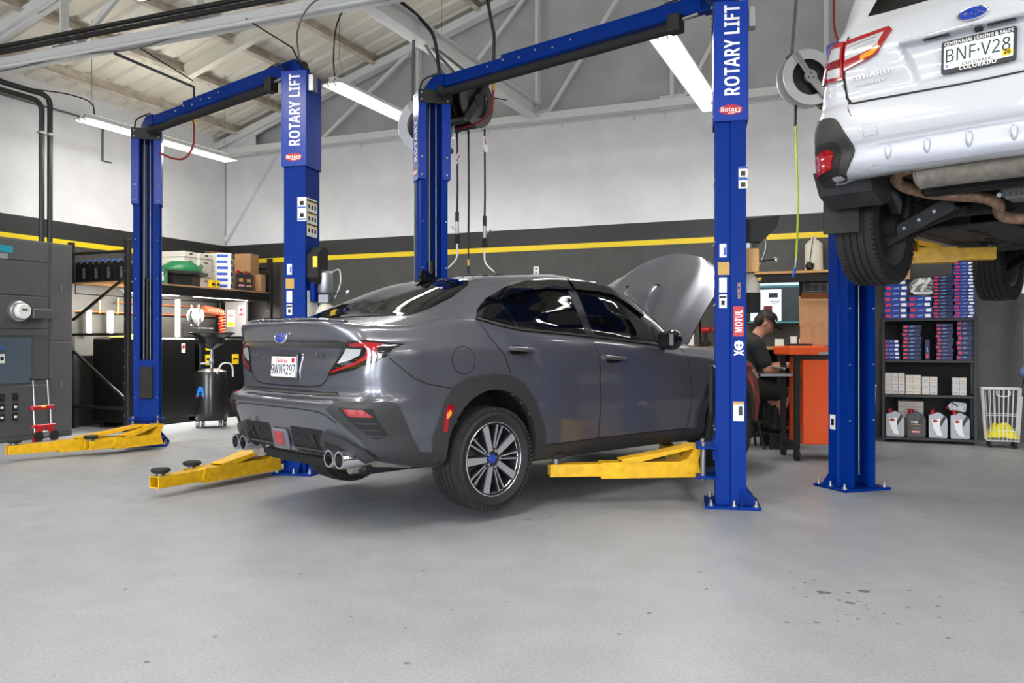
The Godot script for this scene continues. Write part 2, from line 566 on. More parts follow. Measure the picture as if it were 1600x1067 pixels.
func room() -> void:
	var st := S()
	box(st, Vector3(XL - 0.3, -0.3, ZB - 0.3), Vector3(XR + 0.3, 0, ZF + 0.3))
	struct(st, "floor", M.floor)
	# dried drips and specks on the coating
	st = S()
	var rng := RandomNumberGenerator.new()
	rng.seed = 77
	for k in 130:
		var c := Vector3(rng.randf_range(-4.5, 2.2), 0.0004, rng.randf_range(-7.5, -2.2))
		if k % 3 == 0:
			c = Vector3(-0.1 + rng.randfn(0, 0.25), 0.0004, -3.9 + rng.randfn(0, 0.18))
		var r := rng.randf_range(0.003, 0.011) * (2.6 if k % 17 == 0 else 1.0)
		var poly := []
		for i in 9:
			poly.append(c + Vector3(cos(TAU * i / 9.0) * 1.3, 0, sin(TAU * i / 9.0)) * r * rng.randf_range(0.6, 1.2))
		for i in range(1, 8):
			face(st, [poly[0], poly[i], poly[i + 1]], c - Vector3(0, 1, 0))
	var drips := put(st, "oil_specks", M.drip)
	tag(drips, "small dried oil specks scattered on the grey floor", "stain")
	drips.set_meta("kind", "stuff")
	# yard in front of the doors
	st = S()
	box(st, Vector3(-30, -0.4, ZF + 0.3), Vector3(30, -0.02, 45))
	struct(st, "floor", mat("yard", rgb(150, 148, 144), 0.8))
	var ridge_y := roof_y(RIDGE) + 0.18
	# back wall: painted zones below, a greyer gable above
	st = S()
	box(st, Vector3(XL - 0.3, 0, ZB - 0.3), Vector3(XR + 0.3, 2.37, ZB))
	struct(st, "wall_back", M.grey_wall)
	st = S()
	box(st, Vector3(XL - 0.3, 2.37, ZB - 0.3), Vector3(XR + 0.3, 2.67, ZB))
	struct(st, "wall_back", M.black_band)
	st = S()
	box(st, Vector3(XL - 0.3, 2.67, ZB - 0.3), Vector3(XR + 0.3, 4.1, ZB))
	struct(st, "wall_back", M.white_wall)
	st = S()
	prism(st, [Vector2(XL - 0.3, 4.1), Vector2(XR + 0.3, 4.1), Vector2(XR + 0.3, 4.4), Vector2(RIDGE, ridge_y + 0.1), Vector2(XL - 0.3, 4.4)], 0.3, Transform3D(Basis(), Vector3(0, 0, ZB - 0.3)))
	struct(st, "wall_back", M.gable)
	# ledge along the foot of the gable
	st = S()
	box(st, Vector3(XL, 4.07, ZB), Vector3(XR, 4.13, ZB + 0.05), 0.006)
	for x in [-7.1, -5.9, -5.0, -3.9, -2.5, -2.9]:
		box(st, Vector3(x, 4.02, ZB), Vector3(x + 0.02, 4.07, ZB + 0.03))
	struct(st, "trim_1", M.steel_white)
	st = S()
	box(st, Vector3(XL, 2.37, ZB), Vector3(XR, 2.44, ZB + 0.003))
	struct(st, "trim_2", M.stripe)
	for s in [-1, 1]:
		var x := XL if s < 0 else XR
		var o: float = x + s * 0.3
		var n := "wall_left" if s < 0 else "wall_right"
		st = S()
		box(st, Vector3(x, 0, ZB), Vector3(o, 2.37, ZF))
		struct(st, n, M.grey_wall)
		st = S()
		box(st, Vector3(x, 2.37, ZB), Vector3(o, 2.67, ZF))
		struct(st, n, M.black_band)
		st = S()
		box(st, Vector3(x, 2.67, ZB), Vector3(o, 4.42, ZF))
		struct(st, n, M.white_wall)
		st = S()
		box(st, Vector3(x, 2.37, ZB), Vector3(x - s * 0.003, 2.44, ZF))
		struct(st, "trim_3" if s < 0 else "trim_4", M.stripe)
	# front wall with three open bay doors
	var doors := [-6.0, -0.52, 4.96]
	st = S()
	var x0 := XL - 0.3
	for d in doors:
		box(st, Vector3(x0, 0, ZF), Vector3(d - 2.1, 3.9, ZF + 0.3))
		x0 = d + 2.1
	box(st, Vector3(x0, 0, ZF), Vector3(XR + 0.3, 3.9, ZF + 0.3))
	prism(st, [Vector2(XL - 0.3, 3.9), Vector2(XR + 0.3, 3.9), Vector2(XR + 0.3, 4.4), Vector2(RIDGE, ridge_y + 0.1), Vector2(XL - 0.3, 4.4)], 0.3, Transform3D(Basis(), Vector3(0, 0, ZF)))
	struct(st, "wall_front", M.white_wall)
	# corrugated roof deck on either side of the ridge
	for s in [-1, 1]:
		var xe := XL - 0.3 if s < 0 else XR + 0.3
		var y0 := 4.38 - 0.09
		st = S()
		var sec := []
		var z := ZB - 0.3
		while z < ZF + 0.3:
			for k in [[0.0, 0.0], [0.19, 0.0], [0.215, 0.045], [0.28, 0.045]]:
				sec.append(Vector2(z + k[0], k[1]))
			z += 0.305
		for i in sec.size() - 1:
			var a: Vector2 = sec[i]
			var b: Vector2 = sec[i + 1]
			for lift in [0.0, 0.06]:
				var p := [Vector3(xe, y0 + a.y + lift, a.x), Vector3(RIDGE, ridge_y + a.y + lift, a.x), Vector3(RIDGE, ridge_y + b.y + lift, b.x), Vector3(xe, y0 + b.y + lift, b.x)]
				face(st, p, Vector3(0, 100 if lift == 0.0 else -100, 0))
		struct(st, "ceiling", M.deck)
	# purlins under the deck
	for s in [-1, 1]:
		for k in 11:
			var x: float = RIDGE + s * (0.35 + 0.838 * k)
			st = S()
			var y := roof_y(x) + 0.11
			var tilt := Basis(Vector3(0, 0, 1), s * -atan(0.31))
			bx(st, Transform3D(tilt, Vector3(x, y, (ZB + ZF) / 2)), Vector3(0.012, 0.15, ZF - ZB), 0.003)
			bx(st, Transform3D(tilt, Vector3(x, y, (ZB + ZF) / 2) + tilt * Vector3(0.03, -0.07, 0)), Vector3(0.07, 0.012, ZF - ZB), 0.003)
			bx(st, Transform3D(tilt, Vector3(x, y, (ZB + ZF) / 2) + tilt * Vector3(0.03, 0.07, 0)), Vector3(0.07, 0.012, ZF - ZB), 0.003)
			var po := struct(st, "purlin", M.purlin)
			po.set_meta("kind", "structure")
	for z in [-10.72, -6.4, -1.9, 2.6, 7.1]:
		truss(z, "roof_truss")
	# intermediate rafters between the trusses
	for z in [-8.6, -4.15, 0.35]:
		for s in [-1, 1]:
			var xa: float = RIDGE + s * 7.78
			st = S()
			bar(st, Vector3(xa, roof_y(xa) + 0.02, z), Vector3(RIDGE, roof_y(RIDGE) + 0.02, z), 0.012, 0.2, 0.003)
			bar(st, Vector3(xa, roof_y(xa) - 0.08, z), Vector3(RIDGE, roof_y(RIDGE) - 0.08, z), 0.1, 0.014, 0.003)
			struct(st, "rafter", M.steel_white if s > 0 else M.deck).set_meta("kind", "structure")
	# long tie beam between the trusses
	st = S()
	bar(st, Vector3(-4.2, 4.12, -10.72), Vector3(-4.2, 4.12, 7.1), 0.16, 0.014, 0.003)
	bar(st, Vector3(-4.2, 4.3, -10.72), Vector3(-4.2, 4.3, 7.1), 0.16, 0.014, 0.003)
	bar(st, Vector3(-4.2, 4.21, -10.72), Vector3(-4.2, 4.21, 7.1), 0.01, 0.17)
	struct(st, "tie_beam", M.steel_white).set_meta("kind", "structure")
	# brace on the back wall near the corner
	st = S()
	bar(st, Vector3(-9.62, 2.75, ZB + 0.03), Vector3(-8.66, 4.02, ZB + 0.03), 0.05, 0.09, 0.005, Vector3(0, 0, 1))
	for k in 5:
		disc(st, Transform3D(Basis(Vector3.RIGHT, PI / 2), Vector3(-8.9 + 0.045 * k, 3.7 + 0.06 * k, ZB + 0.055)), 0.014, 0.01, 8)
		disc(st, Transform3D(Basis(Vector3.RIGHT, PI / 2), Vector3(-9.58 + 0.03 * k, 2.8 + 0.04 * k, ZB + 0.055)), 0.014, 0.01, 8)
	struct(st, "wall_brace", M.white_wall).set_meta("kind", "structure")
	st = S()
	bar(st, Vector3(XL + 0.012, 2.67, ZB + 0.012), Vector3(XL + 0.012, 4.1, ZB + 0.012), 0.02, 0.02)
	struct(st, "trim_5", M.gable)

# ---------- two-post lifts; lift axes: x towards the car's nose, z to its right ----------
func column_profile() -> Array:
	var h := [Vector2(-0.10, 0.14), Vector2(0.0, 0.14), Vector2(0.008, 0.125), Vector2(0.10, 0.125), Vector2(0.10, 0.065), Vector2(0.092, 0.065), Vector2(0.092, 0.117), Vector2(-0.004, 0.117), Vector2(-0.01, 0.132), Vector2(-0.092, 0.132)]
	var out := h.duplicate()
	for i in range(h.size() - 1, -1, -1):
		out.append(Vector2(h[i].x, -h[i].y))
	return out

# xy polygon stood upright: local x stays, local y becomes -z, depth goes up
func upright(t: Transform3D, y: float) -> Transform3D:
	return t * Transform3D(Basis(Vector3(1, 0, 0), Vector3(0, 0, -1), Vector3(0, 1, 0)), Vector3(0, y, 0))

func flat_sign(parent: Node, called: String, m: Material, c: Transform3D, w: float, h: float, deep := 0.0015) -> MeshInstance3D:
	var st := S()
	bx(st, c, Vector3(w, h, deep))
	return put(st, called, m, parent)

func lift_column(root: Node3D, t: Transform3D, side: float, carriage: float, detail: int) -> void:
	# t: x out of the channel's mouth, side: the flank (sign of z) that carries the name
	var col := part("column", root)
	var st := S()
	prism(st, column_profile(), 3.36, upright(t, 0.02))
	put(st, "channel", M.blue_paint, col)
	st = S()
	bx(st, t * at(Vector3(-0.01, 0.01, 0)), Vector3(0.36, 0.02, 0.42), 0.004)
	for s in [-1, 1]:
		prism(st, [Vector2(0, 0), Vector2(0.09, 0), Vector2(0.09, 0.02), Vector2(0.0, 0.13)], 0.012, t * Transform3D(Basis(Vector3.UP, -s * PI / 2), Vector3(-0.06 - (0.012 if s < 0 else 0.0), 0.02, s * 0.13)))
		prism(st, [Vector2(0, 0), Vector2(0.07, 0), Vector2(0.07, 0.02), Vector2(0.0, 0.12)], 0.012, t * Transform3D(Basis(Vector3.UP, PI), Vector3(-0.095, 0.02, s * 0.09)))
	put(st, "base_plate", M.blue_paint, col)
	for p in [Vector3(-0.16, 0.02, 0.18), Vector3(-0.16, 0.02, -0.18), Vector3(0.13, 0.02, 0.18), Vector3(0.13, 0.02, -0.18), Vector3(-0.02, 0.02, 0.185), Vector3(-0.02, 0.02, -0.185)]:
		st = S()
		disc(st, t * at(p), 0.022, 0.004, 10)
		disc(st, t * at(p + Vector3(0, 0.004, 0)), 0.014, 0.014, 6)
		disc(st, t * at(p + Vector3(0, 0.018, 0)), 0.008, 0.02, 8)
		put(st, "anchor_bolt", M.galv, col)
	# cover at the head, with the name running upwards on its flank
	var cov := part("head_cover", root)
	st = S()
	for s in [-1, 1]:
		bx(st, t * at(Vector3(0.0, 2.98, s * 0.148)), Vector3(0.222, 0.8, 0.006), 0.002)
		bx(st, t * at(Vector3(0.108, 2.98, s * 0.112)), Vector3(0.006, 0.8, 0.076), 0.002)
	bx(st, t * at(Vector3(-0.111, 2.98, 0)), Vector3(0.006, 0.8, 0.296), 0.002)
	put(st, "sheet", M.blue_cover, cov)
	st = S()
	bx(st, t * at(Vector3(0.114, 3.325, 0)), Vector3(0.006, 0.12, 0.3), 0.002)
	put(st, "top_strap", M.black, cov)
	for p in [Vector3(0.118, 3.355, 0.12), Vector3(0.118, 3.355, -0.12), Vector3(0.118, 3.295, 0.12), Vector3(0.118, 3.295, -0.12), Vector3(0.112, 2.78, 0.115), Vector3(0.112, 2.78, -0.115), Vector3(0.112, 2.62, 0.115), Vector3(0.112, 2.62, -0.115)]:
		st = S()
		ball(st, t * p, Vector3.ONE * 0.011, 8)
		put(st, "screw", M.galv, cov)
	for k in range(1, 6):
		for s in [-1, 1]:
			st = S()
			ball(st, t * Vector3(0.102, 0.42 * k + 0.1, s * 0.108), Vector3.ONE * 0.008, 6)
			put(st, "screw", M.galv, col)
	var fx := frame(t * Vector3(0.0, 3.0, side * 0.1522), t.basis * Vector3(side, 0, 0), Vector3.UP)
	# reads bottom to top
	var up_run := Transform3D(Basis(fx.basis.y, -fx.basis.x, fx.basis.z), fx.origin + Vector3(0, 0.05, 0) + fx.basis.x * 0.01)
	lettering(cov, "lettering", "ROTARY LIFT", 0.098, up_run, M.white_print, 0.735)
	st = S()
	lathe(st, [Vector2(0, 0), Vector2(1, 0), Vector2(1, 0.002), Vector2(0, 0.002)], 28, Transform3D(Basis(fx.basis.x * 0.076, fx.basis.z, fx.basis.y * 0.034), fx.origin + Vector3(0, -0.345, 0)))
	put(st, "oval_badge", M.red, cov)
	lettering(cov, "badge_lettering", "Rotary", 0.03, Transform3D(fx.basis, fx.origin + Vector3(0, -0.343, 0) + fx.basis.z * 0.003), M.white_print, 0.95, "Droid Serif")
	st = S()
	tube(st, [fx * Vector3(-0.02, -0.367, 0.003), fx * Vector3(0.01, -0.37, 0.003), fx * Vector3(0.055, -0.357, 0.003)], 0.003, 5)
	put(st, "badge_swash", M.white_print, cov)
	# cables, cylinder and latch rail inside the channel
	for z in [-0.035, 0.03]:
		st = S()
		tube(st, [t * Vector3(0.03, 0.1, z), t * Vector3(0.03, 3.3, z * 0.9)], 0.0055, 6)
		put(st, "cable", M.galv, col)
	st = S()
	tube(st, [t * Vector3(-0.03, 0.1, 0.0), t * Vector3(-0.03, 1.75 + carriage * 0.5, 0.0)], 0.032, 14)
	put(st, "hydraulic_cylinder", M.black, col)
	st = S()
	bx(st, t * at(Vector3(-0.075, 1.7, 0.03)), Vector3(0.02, 3.1, 0.05), 0.004)
	put(st, "latch_rail", M.blue_dark, col)
	# carriage with its yoke
	var car := part("carriage", root)
	st = S()
	bx(st, t * at(Vector3(0.05, carriage + 0.45, 0)), Vector3(0.07, 0.75, 0.19), 0.006)
	prism(st, [Vector2(-0.12, 0.0), Vector2(0.12, 0.0), Vector2(0.17, -0.13), Vector2(-0.17, -0.13)], 0.016, t * Transform3D(Basis(Vector3.UP, PI / 2), Vector3(0.1, carriage + 0.25, 0)))
	for y in [0.0, 0.2]:
		bx(st, t * at(Vector3(0.16, carriage + y, 0)), Vector3(0.14, 0.016, 0.36), 0.004)
	put(st, "yoke", M.blue_paint, car)
	for s in [-1, 1]:
		st = S()
		tube(st, [t * Vector3(0.18, carriage - 0.02, s * 0.12), t * Vector3(0.18, carriage + 0.23, s * 0.12)], 0.018, 10)
		put(st, "pivot_pin", M.grey_metal, car)
	st = S()
	bx(st, t * at(Vector3(0.125, carriage + 0.58, 0)), Vector3(0.03, 0.34, 0.13), 0.008)
	put(st, "rubber_guard", M.black_matte, car)
	if detail > 0:
		# stickers on the flank: white slips, a brown plate, a warning panel
		var z := side * (0.1265 if detail < 3 else 0.1265)
		for d in [[0.05, 1.72, 0.045, 0.09, "paper"], [0.045, 1.60, 0.075, 0.085, "gold"], [0.05, 1.49, 0.05, 0.1, "paper"], [0.05, 1.38, 0.05, 0.09, "paper"]]:
			var f := frame(t * Vector3(d[0], d[1], z), t.basis * Vector3(side, 0, 0), Vector3.UP)
			flat_sign(col, "sticker", M[d[4]], f, d[2], d[3])
		var f2 := frame(t * Vector3(0.05, 1.38, z + side * 0.001), t.basis * Vector3(side, 0, 0), Vector3.UP)
		flat_sign(col, "sticker_bar", M.black, f2 * at(Vector3(0, 0.028, 0.0003)), 0.044, 0.016)
		flat_sign(col, "sticker_panel", M.black_matte, f2 * at(Vector3(0, -0.01, 0.0003)), 0.022, 0.03)
		f2 = frame(t * Vector3(0.05, 1.72, z + side * 0.001), t.basis * Vector3(side, 0, 0), Vector3.UP)
		flat_sign(col, "sticker_panel", M.paper_blue, f2 * at(Vector3(0.012, -0.005, 0.0003)), 0.014, 0.05)

func lift_arm(root: Node3D, inv: Transform3D, p: Vector3, e: Vector3, pad_up := 0.0) -> void:
	var a := inv * p
	var b := inv * e
	var d := b - a
	d.y = 0
	var n := d.length()
	d = d.normalized()
	var t := Transform3D(Basis(d, Vector3.UP, d.cross(Vector3.UP)), a)
	var arm := part("swing_arm", root)
	var st := S()
	# outer beam: tall at the pivot, then a square tube
	prism(st, [Vector2(-0.05, -0.01), Vector2(0.66 * n, -0.01), Vector2(0.66 * n + 0.02, 0.02), Vector2(0.66 * n, 0.1), Vector2(0.1, 0.1), Vector2(0.05, 0.12), Vector2(0.0, 0.2), Vector2(-0.06, 0.2), Vector2(-0.02, 0.1)], 0.12, t * at(Vector3(0, 0, -0.06)))
	for s in [-0.068, 0.056]:
		prism(st, [Vector2(0.0, 0.19), Vector2(0.05, 0.2), Vector2(0.52 * n, 0.115), Vector2(0.52 * n, 0.1), Vector2(0.4 * n, 0.1)], 0.012, t * at(Vector3(0, 0, s)))
	put(st, "outer_beam", M.yellow_arm, arm)
	st = S()
	bx(st, t * at(Vector3(0.27 * n, 0.158, 0)) * eul(Vector3.ZERO, 0, 0, -rad_to_deg(atan(0.085 / (0.5 * n)))), Vector3(0.52 * n, 0.008, 0.12), 0.002)
	put(st, "top_strap", M.yellow_arm, arm)
	st = S()
	# inner beam: open square tube
	for q in [[0.0, 0.086, 0.1, 0.008], [0.0, 0.008, 0.1, 0.008]]:
		bx(st, t * at(Vector3(0.8 * n, q[1], q[0])), Vector3(0.44 * n, q[3], q[2]), 0.002)
	for s in [-1, 1]:
		bx(st, t * at(Vector3(0.8 * n, 0.047, s * 0.046)), Vector3(0.44 * n, 0.078, 0.008), 0.002)
	put(st, "inner_beam", M.yellow_arm, arm)
	st = S()
	disc(st, t * at(Vector3(n * 0.97, 0.09, 0)), 0.03, 0.02 + pad_up, 12)
	put(st, "pad_stem", M.grey_metal, arm)
	st = S()
	lathe(st, [Vector2(0, 0), Vector2(0.05, 0), Vector2(0.068, 0.012), Vector2(0.068, 0.026), Vector2(0.058, 0.034), Vector2(0, 0.034)], 18, t * at(Vector3(n * 0.97, 0.108 + pad_up, 0)))
	put(st, "rubber_pad", M.rubber, arm)

func two_post_lift(center: Vector3, turn: float, half: float, label: String, carriage: float, arms: Array, detail: Array) -> Node3D:
	var root := thing("two_post_lift", label, "car lift", at(center, turn), "blue two-post lifts")
	var inv := root.transform.affine_inverse()
	for s in [1.0, -1.0]:
		var o := Vector3(-0.5, 0, -0.866 * s)
		var t := Transform3D(Basis(o, Vector3.UP, o.cross(Vector3.UP)), Vector3(0, 0, s * half))
		lift_column(root, t, -1.0 if s > 0 else 1.0, carriage, detail[0 if s > 0 else 1])
	# overhead beam: two telescoping channels, end brackets and a padded shut-off bar
	var bm := part("overhead_beam", root)
	var st := S()
	bx(st, at(Vector3(0, 3.47, half * 0.28)), Vector3(0.09, 0.12, half * 1.36), 0.006)
	bx(st, at(Vector3(0, 3.455, -half * 0.42)), Vector3(0.075, 0.105, half * 1.16), 0.006)
	for s in [-1, 1]:
		prism(st, [Vector2(0, 0), Vector2(0.11, 0), Vector2(0.11, 0.12), Vector2(0.0, 0.2), Vector2(-0.14, 0.2), Vector2(-0.14, 0.08), Vector2(-0.04, 0.08)], 0.09, Transform3D(Basis(Vector3.UP, -s * PI / 2), Vector3(-s * -0.045, 3.32, s * (half - 0.06))) * Transform3D(Basis(), Vector3(0, 0, -0.0)))
	put(st, "box_section", M.blue_paint, bm)
	st = S()
	tube(st, [Vector3(-0.06, 3.335, -half * 0.86), Vector3(-0.06, 3.335, half * 0.72)], 0.036, 14)
	put(st, "padded_bar", M.rubber, bm)
	st = S()
	bx(st, at(Vector3(-0.06, 3.36, half * 0.74)), Vector3(0.09, 0.13, 0.1), 0.008)
	put(st, "switch_bracket", M.black, bm)
	st = S()
	bx(st, at(Vector3(-0.06, 3.37, -half * 0.88)), Vector3(0.05, 0.08, 0.05), 0.006)
	put(st, "switch_bracket", M.black, bm)
	st = S()
	tube(st, [Vector3(-0.06, 3.38, half * 0.78), Vector3(-0.06, 3.39, half * 0.86)], 0.012, 8)
	put(st, "switch_rod", M.galv, bm)
	st = S()
	tube(st, [Vector3(-0.02, 3.44, half * 0.985), Vector3(0.03, 3.44, half * 0.985)], 0.075, 18)
	put(st, "cable_sheave", M.black, bm)
	for k in 6:
		st = S()
		ball(st, Vector3(-0.047, 3.46 + 0.02 * (k % 2), -half * 0.5 + k * half * 0.12), Vector3.ONE * 0.011, 6)
		put(st, "bolt", M.galv, bm)
	st = S()
	tube(st, arc_pts([Vector3(-0.1, 3.25, half * 0.97), Vector3(-0.12, 3.42, half * 0.94), Vector3(-0.06, 3.53, half * 0.8), Vector3(0, 3.54, half * 0.6)], 4), 0.008, 6)
	put(st, "hose", M.black, bm)
	st = S()
	tube(st, arc_pts([Vector3(-0.12, 3.34, -half - 0.03), Vector3(-0.13, 3.47, -half + 0.02), Vector3(-0.05, 3.53, -half * 0.88)], 4), 0.008, 6)
	put(st, "hose", M.black, bm)
	for a in arms:
		lift_arm(root, inv, a[0], a[1], a[2])
	return root

func power_unit(root: Node3D, col: Transform3D, kind: int) -> void:
	var t := col if kind == 0 else col * at(Vector3(0.1, 0.14, 0.05))
	# motor, valve block and clear oil tank on the outer face of a column
	var pu := part("power_unit", root)
	var st := S()
	bx(st, t * at(Vector3(-0.13, 1.55, 0.0)), Vector3(0.05, 0.2, 0.16), 0.006)
	put(st, "bracket", M.blue_paint, pu)
	st = S()
	lathe(st, [Vector2(0, 0), Vector2(0.06, 0), Vector2(0.07, 0.02), Vector2(0.07, 0.17), Vector2(0.05, 0.19), Vector2(0, 0.19)], 18, t * at(Vector3(-0.22, 1.52, 0)))
	put(st, "motor", M.galv, pu)
	st = S()
	bx(st, t * at(Vector3(-0.22, 1.475, 0)), Vector3(0.1, 0.08, 0.1), 0.008)
	put(st, "valve_block", M.grey_metal, pu)
	st = S()
	lathe(st, [Vector2(0, 0), Vector2(0.07, 0), Vector2(0.085, 0.015), Vector2(0.085, 0.18), Vector2(0.06, 0.24), Vector2(0.03, 0.27), Vector2(0, 0.27)], 20, t * at(Vector3(-0.22, 1.17, 0)))
	put(st, "oil_tank", mat("tank_plastic", rgb(205, 200, 188), 0.35), pu)
	st = S()
	lathe(st, [Vector2(0.0, 0), Vector2(0.0871, 0), Vector2(0.0871, 0.135), Vector2(0.0, 0.135)], 20, t * at(Vector3(-0.22, 1.168, 0)))
	put(st, "oil_level", M.black_matte if kind == 1 else M.tank_plastic, pu)
	if kind == 0:
		# angular black cover with a yellow warning label, a white tank behind
		st = S()
		prism(st, v2([-0.17, -0.1, 0.15, -0.1, 0.15, 0.02, 0.08, 0.1, -0.11, 0.1, -0.17, 0.04]), 0.1, t * Transform3D(Basis(Vector3(0, 1, 0), Vector3(0, 0, -1), Vector3(-1, 0, 0)), Vector3(-0.105, 1.76, -0.02)))
		put(st, "control_cover", M.black_matte, pu)
		flat_sign(pu, "warning_label", M.yellow, frame(t * Vector3(-0.18, 1.78, -0.1225), t.basis * Vector3(-1, 0, 0), Vector3.UP), 0.04, 0.09)
		st = S()
		bx(st, t * at(Vector3(-0.112, 1.38, -0.02)), Vector3(0.004, 0.32, 0.2))
		put(st, "instruction_sheet", M.paper, pu)
	else:
		# black parts hopper and a wooden block clamped above the motor
		st = S()
		prism(st, v2([0.0, 0.0, 0.1, 0.0, 0.2, 0.1, 0.22, 0.17, 0.0, 0.15]), 0.16, t * Transform3D(Basis(Vector3(-1, 0, 0), Vector3(0, 1, 0), Vector3(0, 0, -1)), Vector3(-0.2, 1.64, 0.02)))
		put(st, "parts_hopper", M.black_matte, pu)
		st = S()
		bx(st, t * at(Vector3(-0.245, 1.52, -0.075)), Vector3(0.09, 0.16, 0.05), 0.004)
		put(st, "wooden_block", M.wood, pu)
	st = S()
	tube(st, arc_pts([t * Vector3(-0.26, 1.7, 0.03), t * Vector3(-0.33, 1.72, 0.03), t * Vector3(-0.34, 1.6, 0.03), t * Vector3(-0.29, 1.48, 0.03)], 4), 0.008, 6)
	put(st, "hose", M.galv, pu)
	st = S()
	tube(st, [t * Vector3(-0.28, 1.52, 0.0), t * Vector3(-0.4, 1.53, 0.02)], 0.006, 6)
	put(st, "lever", M.black, pu)
	st = S()
	ball(st, t * Vector3(-0.41, 1.53, 0.02), Vector3.ONE * 0.02, 12)
	put(st, "lever_knob", M.chrome, pu)

func lift_stickers(one: Node3D, two: Node3D) -> void:
	# stickers on the flank of the right-hand columns, facing the viewer
	var o := Vector3(-0.5, 0, -0.866)
	for a in [[one, 1.489], [two, 1.425]]:
		var t := Transform3D(Basis(o, Vector3.UP, o.cross(Vector3.UP)), Vector3(0, 0, a[1]))
		var f := frame(t * Vector3(-0.05, 0, -0.1408), t.basis * Vector3(-1, 0, 0), Vector3.UP)
		if a[0] == one:
			flat_sign(one, "logo_sticker", M.red, f * at(Vector3(0.0, 1.245, 0)), 0.066, 0.2)
			var up := Transform3D(Basis(f.basis.y, -f.basis.x, f.basis.z), f * Vector3(0.002, 1.245, 0.001))
			lettering(one, "logo_lettering", "MOTUL", 0.044, up, M.white_print, 0.72)
			lettering(one, "small_lettering", "WHITELINE", 0.018, Transform3D(up.basis, f * Vector3(0.004, 1.45, 0.0)), M.gold, 0.8)
			# skull over crossed bones
			var st := S()
			prism(st, v2([-0.022, 0.0, -0.012, -0.012, 0.012, -0.012, 0.022, 0.0, 0.03, 0.02, 0.026, 0.042, 0.0, 0.052, -0.026, 0.042, -0.03, 0.02]), 0.001, f * at(Vector3(0.002, 1.065, 0)))
			bar(st, f * Vector3(-0.03, 1.02, 0.0006), f * Vector3(0.034, 1.05, 0.0006), 0.001, 0.01)
			bar(st, f * Vector3(-0.03, 1.05, 0.0006), f * Vector3(0.034, 1.02, 0.0006), 0.001, 0.01)
			put(st, "skull_sticker", M.white_print, one)
			for s in [-1, 1]:
				flat_sign(one, "skull_eye", M.blue_dark, f * at(Vector3(0.002 + s * 0.012, 1.085, 0.0014)), 0.012, 0.014, 0.0006)
			flat_sign(one, "warning_sticker", M.paper, f * at(Vector3(0.0, 0.645, 0)), 0.07, 0.13)
			flat_sign(one, "warning_band", M.gold, f * at(Vector3(0.0, 0.70, 0.001)), 0.068, 0.018)
			flat_sign(one, "warning_picture", M.black, f * at(Vector3(0.012, 0.65, 0.001)), 0.026, 0.06)
			for k in 2:
				flat_sign(one, "warning_sticker", M.paper, f * at(Vector3(0.03, 2.24 - 0.075 * k, 0)), 0.06, 0.07)
				flat_sign(one, "warning_band", M.paper_blue, f * at(Vector3(0.03, 2.267 - 0.075 * k, 0.001)), 0.058, 0.014)
				flat_sign(one, "warning_picture", M.black, f * at(Vector3(0.03, 2.23 - 0.075 * k, 0.001)), 0.03, 0.03)
		else:
			# instruction panel round the corner, with small pictures
			var g := frame(t * Vector3(-0.1055, 2.16, 0.0), t.basis * Vector3(0, 0, 1), Vector3.UP)
			flat_sign(two, "instruction_panel", M.paper, f * at(Vector3(0.02, 2.22, 0)), 0.08, 0.2)
			flat_sign(two, "instruction_panel", M.paper, g * at(Vector3(-0.02, 0.0, 0)), 0.2, 0.32)
			for r in 3:
				flat_sign(two, "panel_band", M.black, g * at(Vector3(-0.02, 0.14 - 0.1 * r, 0.001)), 0.19, 0.014)
				flat_sign(two, "panel_band", M.yellow, g * at(Vector3(-0.02, 0.125 - 0.1 * r, 0.001)), 0.19, 0.01)
				for c in 3:
					flat_sign(two, "panel_picture", M.black_matte, g * at(Vector3(-0.08 + 0.06 * c, 0.09 - 0.1 * r, 0.001)), 0.03, 0.035)
			for r in 2:
				flat_sign(two, "panel_picture", M.black_matte, f * at(Vector3(0.02, 2.27 - 0.1 * r, 0.001)), 0.035, 0.035)
				flat_sign(two, "panel_band", M.paper_blue, f * at(Vector3(0.02, 2.235 - 0.1 * r, 0.001)), 0.07, 0.012)

